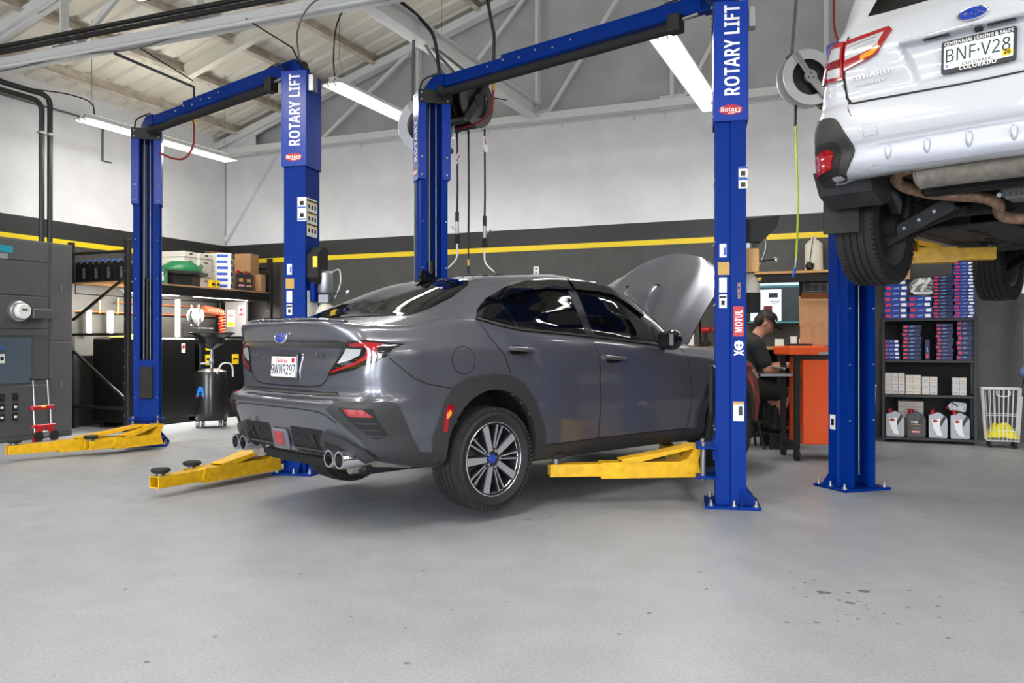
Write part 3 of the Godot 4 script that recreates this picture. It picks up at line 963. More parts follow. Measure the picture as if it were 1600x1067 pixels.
# ---------- car bodies ----------
# A body is lofted from rings stacked from the sills to the roof. Each ring runs round half the car,
# from the middle of the tail, along the right side, to the middle of the nose.
# Car axes: x forward from the rear axle, y up from the ground, z to the right.
class Body:
	var nu := 0
	var nv := 0
	var P := []          # P[v][u]
	var N := []
	var side := PackedFloat32Array()
	var rear := PackedFloat32Array()
	var top := PackedFloat32Array()
	const CX := 0.01
	var x0 := -1.3
	var y0 := 0.1
	var sw := 520
	var sh := 180
	var rw := 100

	func mir(p: Vector3) -> Vector3:
		return Vector3(p.x, p.y, -p.z)

	func spline(c: Array, per: Variant, m0: bool, m1: bool) -> Array:
		var n := c.size()
		var e := []
		e.append(mir(c[1]) if m0 else c[0] * 2.0 - c[1])
		e.append_array(c)
		e.append(mir(c[n - 2]) if m1 else c[n - 1] * 2.0 - c[n - 2])
		var out := []
		for i in n - 1:
			var a: Vector3 = e[i]
			var b: Vector3 = e[i + 1]
			var p: Vector3 = e[i + 2]
			var q: Vector3 = e[i + 3]
			var h0 := maxf(a.distance_to(b), 0.004)
			var h1 := maxf(b.distance_to(p), 0.004)
			var h2 := maxf(p.distance_to(q), 0.004)
			var d0 := (b - a) / h0
			var d1 := (p - b) / h1
			var d2 := (q - p) / h2
			var m := (d0 * h1 + d1 * h0) / (h0 + h1)
			var k := (d1 * h2 + d2 * h1) / (h1 + h2)
			var cuts: int = per[i] if per is Array else per
			for s in cuts:
				var t := float(s) / cuts
				var t2 := t * t
				var t3 := t2 * t
				out.append(b * (2 * t3 - 3 * t2 + 1) + m * h1 * (t3 - 2 * t2 + t) + p * (-2 * t3 + 3 * t2) + k * h1 * (t3 - t2))
		out.append(c[n - 1])
		return out

	func loft(rings: Array, pu: Variant, pv: Variant, shape: Variant = null) -> void:
		var dense := []
		for r in rings:
			dense.append(spline(r, pu, true, true))
		nu = dense[0].size()
		var cols := []
		for u in nu:
			var c := []
			for r in dense:
				c.append(r[u])
			cols.append(spline(c, pv, false, true))
		nv = cols[0].size()
		P = []
		for v in nv:
			var row := []
			for u in nu:
				row.append(shape.call(cols[u][v]) if shape != null else cols[u][v])
			P.append(row)
		N = []
		for v in nv:
			var row := []
			for u in nu:
				var a: Vector3 = P[v][u - 1] if u > 0 else mir(P[v][1])
				var b: Vector3 = P[v][u + 1] if u < nu - 1 else mir(P[v][nu - 2])
				var c: Vector3 = P[maxi(v - 1, 0)][u]
				var d: Vector3 = P[v + 1][u] if v < nv - 1 else mir(P[nv - 2][u])
				var n := (b - a).cross(d - c)
				if n.length() < 1e-9:
					n = Vector3.UP
				row.append(-n.normalized() if n.dot(P[v][u] - Vector3(1.2, 0.7, 0)) < 0 else n.normalized())
			N.append(row)
		side.resize(sw * sh)
		side.fill(-1.0)
		rear.resize(rw * sh)
		rear.fill(9.0)
		top.resize(sw * rw)
		top.fill(-1.0)
		for v in nv - 1:
			for u in nu - 1:
				var q := [P[v][u], P[v][u + 1], P[v + 1][u + 1], P[v + 1][u]]
				for t in [[0, 1, 2], [0, 2, 3]]:
					splat(q[t[0]], q[t[1]], q[t[2]])

	func splat(a: Vector3, b: Vector3, c: Vector3) -> void:
		var tr := [a, b, c]
		ras(side, sw, sh, [(a.x - x0) / CX, (b.x - x0) / CX, (c.x - x0) / CX], [(a.y - y0) / CX, (b.y - y0) / CX, (c.y - y0) / CX], [a.z, b.z, c.z], 1.0)
		if tr[0].x < 0.6:
			ras(rear, rw, sh, [a.z / CX, b.z / CX, c.z / CX], [(a.y - y0) / CX, (b.y - y0) / CX, (c.y - y0) / CX], [a.x, b.x, c.x], -1.0)
		if tr[0].y > 0.5:
			ras(top, sw, rw, [(a.x - x0) / CX, (b.x - x0) / CX, (c.x - x0) / CX], [a.z / CX, b.z / CX, c.z / CX], [a.y, b.y, c.y], 1.0)

	func ras(map: PackedFloat32Array, w: int, h: int, X: Array, Y: Array, Z: Array, sgn: float) -> void:
		var den: float = (Y[1] - Y[2]) * (X[0] - X[2]) + (X[2] - X[1]) * (Y[0] - Y[2])
		if absf(den) < 1e-7:
			return
		for j in range(maxi(0, ceili(minf(Y[0], minf(Y[1], Y[2])) - 0.01)), mini(h - 1, floori(maxf(Y[0], maxf(Y[1], Y[2])) + 0.01)) + 1):
			for i in range(maxi(0, ceili(minf(X[0], minf(X[1], X[2])) - 0.01)), mini(w - 1, floori(maxf(X[0], maxf(X[1], X[2])) + 0.01)) + 1):
				var l0: float = ((Y[1] - Y[2]) * (i - X[2]) + (X[2] - X[1]) * (j - Y[2])) / den
				var l1: float = ((Y[2] - Y[0]) * (i - X[2]) + (X[0] - X[2]) * (j - Y[2])) / den
				var l2 := 1.0 - l0 - l1
				if l0 > -0.02 and l1 > -0.02 and l2 > -0.02:
					var z: float = l0 * Z[0] + l1 * Z[1] + l2 * Z[2]
					if sgn * z > sgn * map[j * w + i]:
						map[j * w + i] = z

	func grab(map: PackedFloat32Array, w: int, h: int, fx: float, fy: float, none: float) -> float:
		var i := clampi(floori(fx), 0, w - 2)
		var j := clampi(floori(fy), 0, h - 2)
		var s := 0.0
		var t := 0.0
		for dj in 2:
			for di in 2:
				var z := map[(j + dj) * w + i + di]
				if z == none:
					continue
				var k := (1.0 - absf(fx - i - di)) * (1.0 - absf(fy - j - dj))
				k = maxf(k, 1e-4)
				s += k * z
				t += k
		return s / t if t > 0.0 else none

	# a point of the skin seen from one side: kind S (x, y), R (z, y) or T (x, z)
	func skin(kind: String, p: Vector2) -> Vector3:
		match kind:
			"S":
				var z := grab(side, sw, sh, (p.x - x0) / CX, (p.y - y0) / CX, -1.0)
				return Vector3(p.x, p.y, z if z > -0.9 else 0.85)
			"R":
				var x := grab(rear, rw, sh, absf(p.x) / CX, (p.y - y0) / CX, 9.0)
				return Vector3(x if x < 5.0 else -0.9, p.y, p.x)
		var y := grab(top, sw, rw, (p.x - x0) / CX, absf(p.y) / CX, -1.0)
		return Vector3(p.x, y if y > 0.0 else 1.0, p.y)

	func norm(kind: String, p: Vector2) -> Vector3:
		var e := 0.016
		var n := (skin(kind, p + Vector2(e, 0)) - skin(kind, p - Vector2(e, 0))).cross(skin(kind, p + Vector2(0, e)) - skin(kind, p - Vector2(0, e))).normalized()
		var o: Vector3 = {"S": Vector3(0, 0, 1), "R": Vector3(-1, 0, 0), "T": Vector3(0, 1, 0)}[kind]
		return n if n.dot(o) > 0 else -n

func mesh_from(v: PackedVector3Array, n: PackedVector3Array, id: PackedInt32Array) -> ArrayMesh:
	for i in range(0, id.size(), 3):
		var g := (v[id[i + 1]] - v[id[i]]).cross(v[id[i + 2]] - v[id[i]])
		if g.dot(n[id[i]] + n[id[i + 1]] + n[id[i + 2]]) > 0.0:
			var k := id[i + 1]
			id[i + 1] = id[i + 2]
			id[i + 2] = k
	var a := []
	a.resize(Mesh.ARRAY_MAX)
	a[Mesh.ARRAY_VERTEX] = v
	a[Mesh.ARRAY_NORMAL] = n
	a[Mesh.ARRAY_INDEX] = id
	var m := ArrayMesh.new()
	m.add_surface_from_arrays(Mesh.PRIMITIVE_TRIANGLES, a)
	return m

func body_shell(b: Body, keep: Callable) -> ArrayMesh:
	var v := PackedVector3Array()
	var n := PackedVector3Array()
	var id := PackedInt32Array()
	for s in [1.0, -1.0]:
		var base := v.size()
		for r in b.nv:
			for u in b.nu:
				v.append(b.P[r][u] * Vector3(1, 1, s))
				n.append(b.N[r][u] * Vector3(1, 1, s))
		for r in b.nv - 1:
			for u in b.nu - 1:
				if not keep.call((b.P[r][u] + b.P[r + 1][u + 1]) / 2.0):
					continue
				var q := base + r * b.nu + u
				for t in [[0, 1, b.nu + 1], [0, b.nu + 1, b.nu]]:
					for k in t:
						id.append(q + k)
	return mesh_from(v, n, id)

# a panel cut to a polygon and laid over the skin, raised by off, with an edge going down by deep
func panel(b: Body, kind: String, poly: Array, off: float, deep := 0.004, s := 1.0, step := 0.035) -> ArrayMesh:
	var edge := PackedVector2Array()
	for i in poly.size():
		var p: Vector2 = poly[i]
		var q: Vector2 = poly[(i + 1) % poly.size()]
		var k := maxi(1, ceili(p.distance_to(q) / step))
		for j in k:
			edge.append(p.lerp(q, float(j) / k))
	var pts := edge.duplicate()
	var lo := edge[0]
	var hi := edge[0]
	for p in edge:
		lo = lo.min(p)
		hi = hi.max(p)
	var y := lo.y + step * 0.5
	var odd := false
	while y < hi.y:
		var x := lo.x + (step * 0.5 if odd else 0.0)
		while x < hi.x:
			var p := Vector2(x, y)
			if Geometry2D.is_point_in_polygon(p, edge):
				var near := 9.0
				for e in edge:
					near = minf(near, p.distance_squared_to(e))
				if near > step * step * 0.2:
					pts.append(p)
			x += step
		y += step * 0.87
		odd = not odd
	var v := PackedVector3Array()
	var n := PackedVector3Array()
	var id := PackedInt32Array()
	for p in pts:
		var nn := b.norm(kind, p)
		v.append((b.skin(kind, p) + nn * off) * Vector3(1, 1, s))
		n.append(nn * Vector3(1, 1, s))
	var d := Geometry2D.triangulate_delaunay(pts)
	for i in range(0, d.size(), 3):
		var c := (pts[d[i]] + pts[d[i + 1]] + pts[d[i + 2]]) / 3.0
		if Geometry2D.is_point_in_polygon(c, edge):
			id.append_array([d[i], d[i + 1], d[i + 2]])
	var m := edge.size()
	for i in m:
		var j := (i + 1) % m
		var o := ((v[j] - v[i]).cross(n[i])).normalized()
		var mid := Vector2(edge[j] - edge[i]).orthogonal()
		if Geometry2D.is_point_in_polygon((edge[i] + edge[j]) / 2.0 + mid.normalized() * 0.001, edge):
			mid = -mid
		var w := (b.skin(kind, (edge[i] + edge[j]) / 2.0 + mid.normalized() * 0.01) * Vector3(1, 1, s)) - (v[i] + v[j]) / 2.0
		if o.dot(w) < 0:
			o = -o
		var k := v.size()
		v.append_array([v[i], v[j], v[j] - n[j] * deep, v[i] - n[i] * deep])
		n.append_array([o, o, o, o])
		id.append_array([k, k + 1, k + 2, k, k + 2, k + 3])
	return mesh_from(v, n, id)

# a thin seam following a line over the skin
func seam(st: SurfaceTool, b: Body, kind: String, line: Array, w := 0.006, off := 0.0022, s := 1.0) -> void:
	var pts := []
	for i in line.size() - 1:
		var k := maxi(1, ceili(line[i].distance_to(line[i + 1]) / 0.03))
		for j in k:
			pts.append(line[i].lerp(line[i + 1], float(j) / k))
	pts.append(line[-1])
	var L := []
	var R := []
	for i in pts.size():
		var t: Vector2 = (pts[mini(i + 1, pts.size() - 1)] - pts[maxi(i - 1, 0)]).normalized()
		var o := t.orthogonal() * w / 2.0
		var n := b.norm(kind, pts[i]) * off
		L.append((b.skin(kind, pts[i] + o) + n) * Vector3(1, 1, s))
		R.append((b.skin(kind, pts[i] - o) + n) * Vector3(1, 1, s))
	for i in pts.size() - 1:
		face(st, [L[i], R[i], R[i + 1], L[i + 1]], Vector3(1.2, 0.8, 0))

func smooth_poly(pts: Array, per := 4) -> Array:
	var out := []
	var n := pts.size()
	for i in n:
		var a: Vector2 = pts[(i + n - 1) % n]
		var b: Vector2 = pts[i]
		var c: Vector2 = pts[(i + 1) % n]
		var d: Vector2 = pts[(i + 2) % n]
		for k in per:
			out.append(b.cubic_interpolate(c, a, d, float(k) / per))
	return out

# road wheel with its face towards +z of t; style 0: ten-spoke alloy, 1: plain inner side shown
func wheel(root: Node3D, t: Transform3D, r: float, rim: float, w: float, style: int, logo: bool) -> void:
	var wh := part("wheel", root)
	var ax := t * Transform3D(Basis(Vector3.RIGHT, PI / 2), Vector3.ZERO)   # lathe y -> z
	var h := w / 2
	var st := S()
	var pr := [Vector2(rim, -h * 0.86), Vector2(rim + 0.02, -h * 0.98), Vector2(rim + (r - rim) * 0.5, -h * 1.06), Vector2(r - 0.03, -h * 0.98), Vector2(r - 0.008, -h * 0.86)]
	for g in 4:
		var c := lerpf(-0.52, 0.52, g / 3.0) * h
		var lift := 0.003 if (g == 0 or g == 3) else 0.0
		pr.append_array([Vector2(r - lift, c - 0.0065 - 0.02 * h), Vector2(r - lift, c - 0.006), Vector2(r - 0.011, c - 0.005), Vector2(r - 0.011, c + 0.005), Vector2(r - lift, c + 0.006)])
	pr.append_array([Vector2(r - 0.008, h * 0.86), Vector2(r - 0.03, h * 0.98), Vector2(rim + (r - rim) * 0.5, h * 1.06), Vector2(rim + 0.02, h * 0.98), Vector2(rim, h * 0.86)])
	lathe(st, pr, 64, ax, 40.0)
	put(st, "tire", M.tire, wh)
	# tread blocks along both shoulders
	st = S()
	for k in 72:
		var a := TAU * k / 72.0
		for s in [-1, 1]:
			var c := Vector3(cos(a) * (r - 0.0165), sin(a) * (r - 0.0165), s * h * 0.87)
			bx(st, t * Transform3D(Basis(Vector3(0, 0, 1), a), c), Vector3(0.022, 0.019, h * 0.3), 0.002)
	put(st, "tread_shoulder", M.tire, wh).set_meta("kind", "stuff")
	st = S()
	lathe(st, [Vector2(rim + 0.006, h * 0.9), Vector2(rim - 0.006, h * 0.92), Vector2(rim - 0.018, h * 0.7), Vector2(rim - 0.03, h * 0.2), Vector2(rim - 0.035, -h * 0.6), Vector2(rim - 0.01, -h * 0.84), Vector2(rim + 0.006, -h * 0.9)], 56, ax, 60.0)
	put(st, "rim_barrel", M.rim_dark if style == 0 else M.rim_grey, wh)
	st = S()
	lathe(st, [Vector2(rim - 0.016, h * 0.75), Vector2(rim - 0.002, h * 0.93), Vector2(rim + 0.004, h * 0.91)], 64, ax, 60.0)
	put(st, "rim_lip", M.rim_bright, wh)
	# hub face and brake disc behind it
	st = S()
	lathe(st, [Vector2(0, h * 0.1), Vector2(0.15, h * 0.1), Vector2(0.15, -0.02), Vector2(0.06, -0.02), Vector2(0.06, -h * 0.8), Vector2(0, -h * 0.8)], 32, ax)
	put(st, "brake_disc", M.galv, wh)
	if style == 1:
		st = S()
		lathe(st, [Vector2(0, h * 0.3), Vector2(rim - 0.02, h * 0.3), Vector2(rim - 0.02, h * 0.24), Vector2(0, h * 0.24)], 32, ax)
		put(st, "wheel_face", M.rim_dark, wh)
		return
	st = S()
	bx(st, t * at(Vector3(-0.13, 0.03, 0.0)), Vector3(0.06, 0.15, 0.05), 0.01)
	put(st, "brake_caliper", M.grey_metal, wh)
	st = S()
	lathe(st, [Vector2(0.0, h * 0.3), Vector2(0.085, h * 0.3), Vector2(0.085, h * 0.62), Vector2(0.06, h * 0.72), Vector2(0.0, h * 0.72)], 28, ax)
	put(st, "hub", M.rim_dark, wh)
	for k in 5:
		var a := TAU * (k + 0.25) / 5.0 + 0.35
		var f := t * Transform3D(Basis(Vector3(0, 0, 1), a), Vector3.ZERO)
		# broad polished spoke flaring to the rim, dark flanks behind it
		st = S()
		prism(st, [Vector2(0.05, -0.017), Vector2(rim - 0.012, -0.028), Vector2(rim - 0.012, 0.02), Vector2(0.05, 0.017)], 0.006, f * eul(Vector3(0, 0, h * 0.72), 0, -3, 0))
		put(st, "spoke_face", M.rim_bright, wh)
		st = S()
		prism(st, [Vector2(0.04, -0.024), Vector2(rim - 0.01, -0.032), Vector2(rim - 0.01, 0.026), Vector2(0.04, 0.024)], h * 0.45, f * eul(Vector3(0, 0, h * 0.26), 0, -3, 0))
		for o in [-1, 1]:
			var q := f * Transform3D(Basis(Vector3(0, 0, 1), TAU / 10.0 + o * 0.10), Vector3.ZERO)
			prism(st, [Vector2(0.05, -0.009), Vector2(rim - 0.01, -0.012), Vector2(rim - 0.01, 0.012), Vector2(0.05, 0.009)], h * 0.4, q * eul(Vector3(0, 0, h * 0.28), 0, -3, 0))
		put(st, "spoke", M.rim_dark, wh)
		st = S()
		for o in [-1, 1]:
			var q := f * Transform3D(Basis(Vector3(0, 0, 1), TAU / 10.0 + o * 0.10), Vector3.ZERO)
			prism(st, [Vector2(0.07, -0.004), Vector2(rim - 0.014, -0.006), Vector2(rim - 0.014, 0.004), Vector2(0.07, 0.003)], 0.004, q * eul(Vector3(0, 0, h * 0.685), 0, -3, 0))
		put(st, "spoke_edge", M.rim_bright, wh)
		st = S()
		var n := t * Vector3(0.052 * cos(a + 0.6), 0.052 * sin(a + 0.6), h * 0.68)
		disc(st, Transform3D(ax.basis, n), 0.01, 0.02, 6)
		put(st, "lug_nut", M.chrome, wh)
	st = S()
	disc(st, ax * at(Vector3(0, h * 0.7, 0)), 0.029, 0.008, 20, 0.002)
	put(st, "centre_cap", M.badge_blue if logo else M.rim_dark, wh)

# oval badge with a ring and six stars, facing +z of t
func star_badge(root: Node3D, t: Transform3D, w: float, h: float) -> void:
	var bd := part("emblem", root)
	var st := S()
	lathe(st, [Vector2(0, 0), Vector2(1.0, 0), Vector2(1.0, 0.7), Vector2(0.94, 1.0), Vector2(0.86, 0.8), Vector2(0.86, 0.5), Vector2(0, 0.5)], 36, t * Transform3D(Basis(Vector3(w / 2, 0, 0), Vector3(0, 0, 0.012), Vector3(0, -h / 2, 0)), Vector3.ZERO), 20.0)
	put(st, "ring", M.chrome, bd)
	st = S()
	lathe(st, [Vector2(0, 0.5), Vector2(0.87, 0.5), Vector2(0.87, 0.68), Vector2(0, 0.74)], 36, t * Transform3D(Basis(Vector3(w / 2, 0, 0), Vector3(0, 0, 0.012), Vector3(0, -h / 2, 0)), Vector3.ZERO), 20.0)
	put(st, "blue_field", M.badge_blue, bd)
	for k in [[-0.22, 0.02, 0.22], [0.1, 0.18, 0.11], [0.2, 0.0, 0.11], [0.1, -0.16, 0.11], [-0.03, -0.05, 0.1], [0.3, -0.1, 0.1]]:
		st = S()
		var c := []
		for i in 8:
			var rr: float = (k[2] if i % 2 == 0 else k[2] * 0.28) * h
			c.append(Vector2(k[0] * w + rr * cos(TAU * i / 8.0), k[1] * h + rr * sin(TAU * i / 8.0)))
		prism(st, c, 0.003, t * at(Vector3(0, 0, 0.008)))
		put(st, "star", M.chrome, bd)

func ring_pts(base: Array, ys: Array, dz: Array, xr: float, xf: float) -> Array:
	# ys, dz: values at a few column numbers, linear between
	var out := []
	for c in base.size():
		var y := key(ys, c)
		var z := maxf(0.0, base[c].y - key(dz, c)) if base[c].y > 0.0 else 0.0
		var wr := clampf((4.5 - c) / 2.5, 0.0, 1.0)
		var wf := clampf((c - 10.5) / 2.5, 0.0, 1.0)
		out.append(Vector3(base[c].x + xr * wr - xf * wf, y, z))
	return out

func key(k: Array, c: float) -> float:
	for i in k.size() - 1:
		if c <= k[i + 1].x:
			return lerpf(k[i].y, k[i + 1].y, clampf((c - k[i].x) / (k[i + 1].x - k[i].x), 0, 1))
	return k[-1].y

func v3(a: Array) -> Array:
	var out := []
	for i in range(0, a.size(), 3):
		out.append(Vector3(a[i], a[i + 1], a[i + 2]))
	return out

func v2(a: Array) -> Array:
	var out := []
	for i in range(0, a.size(), 2):
		out.append(Vector2(a[i], a[i + 1]))
	return out

func flip_z(a: Array) -> Array:
	var out := []
	for p in a:
		out.append(Vector2(-p.x, p.y))
	return out

func car_materials() -> void:
	mat("grey_paint", rgb(98, 99, 108), 0.3, 0.55, 1.0)
	mat("white_paint", rgb(192, 195, 201), 0.3, 0.0, 1.0)
	mat("glass_dark", rgb(6, 7, 8), 0.03, 0.0)
	M.glass_dark.metallic_specular = 0.4
	mat("gloss_black", rgb(10, 10, 11), 0.08, 0.0, 1.0)
	mat("trim_black", rgb(46, 46, 48), 0.55)
	mat("trim_satin", rgb(26, 26, 28), 0.35)
	mat("tire", rgb(30, 30, 31), 0.75)
	mat("rim_dark", rgb(62, 63, 66), 0.35, 0.7)
	mat("rim_grey", rgb(120, 121, 124), 0.4, 0.7)
	mat("rim_bright", rgb(222, 223, 226), 0.25, 0.85)
	mat("lamp_red", rgb(150, 0, 16), 0.12, 0.0, 1.0)
	mat("lamp_deep_red", rgb(118, 4, 14), 0.08, 0.0, 1.0)
	mat("lamp_clear", rgb(205, 208, 212), 0.1, 0.35, 1.0)
	mat("lamp_amber", rgb(240, 150, 20), 0.15, 0.0, 1.0)
	mat("badge_blue", rgb(16, 58, 170), 0.15, 0.2, 1.0)
	mat("seam", rgb(12, 12, 13), 0.7)  # near-black, stands for the shade inside body gaps
	mat("plate_white", rgb(236, 236, 234), 0.5)
	mat("plate_ink", rgb(22, 26, 60), 0.5)
	mat("plate_green", rgb(18, 64, 66), 0.5)
	textured("pipe_rust", noise_tex(256, 0.03, 21, rgb(110, 82, 66), rgb(168, 136, 112), 2.0, 5), 0.4, 0.55, 0.3)
	textured("muffler", noise_tex(256, 0.03, 22, rgb(140, 133, 122), rgb(176, 170, 160), 1.6, 5), 0.5, 0.45, 0.5)
	textured("under", noise_tex(256, 0.02, 23, rgb(30, 31, 33), rgb(52, 53, 55), 1.8, 5), 0.7, 0.7)
	mat("cast_alu", rgb(120, 121, 122), 0.5, 0.5)
	mat("under_black", rgb(18, 18, 19), 0.7)
	mat("skid", rgb(188, 191, 202), 0.35, 0.35)

func car_base() -> Array:
	return v2([-0.985, 0, -0.98, 0.35, -0.945, 0.62, -0.86, 0.79, -0.68, 0.87, -0.45, 0.89, 0, 0.90, 0.45, 0.885, 1.05, 0.865, 1.75, 0.868, 2.25, 0.885, 2.675, 0.895, 3.05, 0.87, 3.42, 0.72, 3.57, 0.42, 3.62, 0])

func sedan_rings() -> Array:
	var b := car_base()
	var R := []
	R.append(ring_pts(b, v2([0, 0.29, 3, 0.30, 5, 0.24, 7, 0.19, 10, 0.19, 15, 0.2]), v2([0, 0.1, 3, 0.1, 7, 0.09, 15, 0.1]), 0.13, 0.12))
	R.append(ring_pts(b, v2([0, 0.335, 3, 0.35, 5, 0.29, 7, 0.25, 10, 0.25, 15, 0.27]), v2([0, 0.02, 7, 0.03, 15, 0.02]), 0.055, 0.03))
	R.append(ring_pts(b, v2([0, 0.45, 4, 0.46, 7, 0.40, 15, 0.42]), v2([0, 0.005, 7, 0.012, 15, 0.0]), 0.012, 0.0))
	R.append(ring_pts(b, v2([0, 0.60, 5, 0.60, 8, 0.56, 15, 0.56]), v2([0, 0.0, 15, 0.0]), -0.038, 0.0))
	R.append(ring_pts(b, v2([0, 0.632, 5, 0.64, 8, 0.62, 15, 0.62]), v2([0, 0.002, 15, 0.005]), -0.036, 0.01))
	R.append(ring_pts(b, v2([0, 0.652, 4, 0.665, 5, 0.69, 8, 0.68, 15, 0.67]), v2([0, 0.004, 8, 0.006, 15, 0.01]), 0.035, 0.01))
	R.append(ring_pts(b, v2([0, 0.80, 5, 0.80, 8, 0.77, 15, 0.7]), v2([0, 0.01, 5, 0.008, 8, 0.0, 15, 0.03]), 0.045, 0.03))
	R.append(ring_pts(b, v2([0, 0.97, 2, 0.97, 5, 0.955, 8, 0.90, 11, 0.85, 13, 0.77, 15, 0.73]), v2([0, 0.01, 4, 0.025, 7, 0.017, 8, 0.006, 15, 0.06]), 0.05, 0.05))
	R.append(v3([-0.97, 1.01, 0, -0.962, 1.01, 0.35, -0.93, 1.0, 0.58, -0.845, 0.99, 0.735, -0.66, 0.985, 0.81, -0.44, 1.0, 0.84, 0, 0.995, 0.852, 0.45, 0.965, 0.856, 1.05, 0.94, 0.852, 1.75, 0.905, 0.85, 2.22, 0.885, 0.85, 2.675, 0.88, 0.835, 3.03, 0.845, 0.79, 3.4, 0.785, 0.64, 3.53, 0.755, 0.39, 3.58, 0.75, 0]))
	R.append(v3([-1.015, 1.10, 0, -1.0, 1.10, 0.33, -0.955, 1.09, 0.56, -0.84, 1.065, 0.70, -0.64, 1.055, 0.77, -0.40, 1.075, 0.80, 0, 1.062, 0.822, 0.45, 1.02, 0.834, 1.05, 0.99, 0.835, 1.75, 0.942, 0.833, 2.2, 0.925, 0.825, 2.675, 0.91, 0.80, 3.02, 0.872, 0.75, 3.38, 0.80, 0.61, 3.5, 0.775, 0.37, 3.55, 0.77, 0]))
	R.append(v3([-0.93, 1.112, 0, -0.92, 1.112, 0.32, -0.87, 1.10, 0.54, -0.74, 1.082, 0.67, -0.55, 1.085, 0.74, -0.33, 1.11, 0.775, 0.02, 1.09, 0.805, 0.45, 1.04, 0.818, 1.05, 1.006, 0.82, 1.73, 0.957, 0.817, 2.13, 0.945, 0.80, 2.52, 0.95, 0.72, 2.8, 0.95, 0.6, 2.95, 0.95, 0.42, 3.0, 0.95, 0.25, 3.02, 0.95, 0]))
	R.append(v3([-0.60, 1.135, 0, -0.595, 1.135, 0.30, -0.56, 1.135, 0.50, -0.47, 1.135, 0.64, -0.31, 1.14, 0.72, -0.13, 1.135, 0.765, 0.12, 1.105, 0.79, 0.48, 1.06, 0.80, 1.05, 1.022, 0.80, 1.70, 0.972, 0.80, 2.06, 0.962, 0.765, 2.27, 0.99, 0.65, 2.40, 1.005, 0.5, 2.46, 1.015, 0.34, 2.48, 1.02, 0.18, 2.48, 1.02, 0]))
	R.append(v3([-0.25, 1.275, 0, -0.245, 1.275, 0.28, -0.21, 1.27, 0.47, -0.13, 1.262, 0.59, 0.0, 1.25, 0.66, 0.10, 1.23, 0.70, 0.30, 1.22, 0.725, 0.60, 1.22, 0.733, 1.05, 1.215, 0.735, 1.58, 1.18, 0.735, 1.80, 1.165, 0.69, 1.98, 1.20, 0.58, 2.08, 1.22, 0.44, 2.12, 1.23, 0.30, 2.14, 1.235, 0.15, 2.14, 1.235, 0]))
	R.append(v3([0.16, 1.41, 0, 0.16, 1.41, 0.25, 0.17, 1.405, 0.42, 0.20, 1.395, 0.52, 0.26, 1.385, 0.575, 0.34, 1.383, 0.61, 0.50, 1.395, 0.632, 0.72, 1.41, 0.642, 1.05, 1.413, 0.642, 1.40, 1.39, 0.632, 1.52, 1.385, 0.585, 1.63, 1.40, 0.49, 1.68, 1.415, 0.37, 1.71, 1.425, 0.25, 1.72, 1.43, 0.12, 1.72, 1.43, 0]))
	R.append(v3([0.30, 1.443, 0, 0.30, 1.443, 0.21, 0.32, 1.44, 0.36, 0.36, 1.435, 0.45, 0.42, 1.432, 0.50, 0.5, 1.434, 0.53, 0.64, 1.442, 0.55, 0.8, 1.45, 0.56, 1.05, 1.452, 0.56, 1.28, 1.438, 0.55, 1.38, 1.432, 0.49, 1.46, 1.442, 0.40, 1.51, 1.45, 0.30, 1.53, 1.455, 0.2, 1.54, 1.46, 0.1, 1.54, 1.46, 0]))
	var mid := []
	for c in 16:
		var x := lerpf(0.42, 1.4, c / 15.0)
		mid.append(Vector3(x, 1.478 - 0.09 * (x - 0.95) * (x - 0.95), 0))
	R.append(mid)
	return R

func in_arch(p: Vector3, ax: float, r: float) -> bool:
	return p.y < 0.75 and p.z > 0.5 and Vector2(p.x - ax, p.y - 0.31).length() < r

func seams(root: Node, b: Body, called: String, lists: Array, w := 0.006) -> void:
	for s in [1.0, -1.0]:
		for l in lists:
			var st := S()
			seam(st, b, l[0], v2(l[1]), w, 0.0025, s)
			put(st, called, M.seam, root)

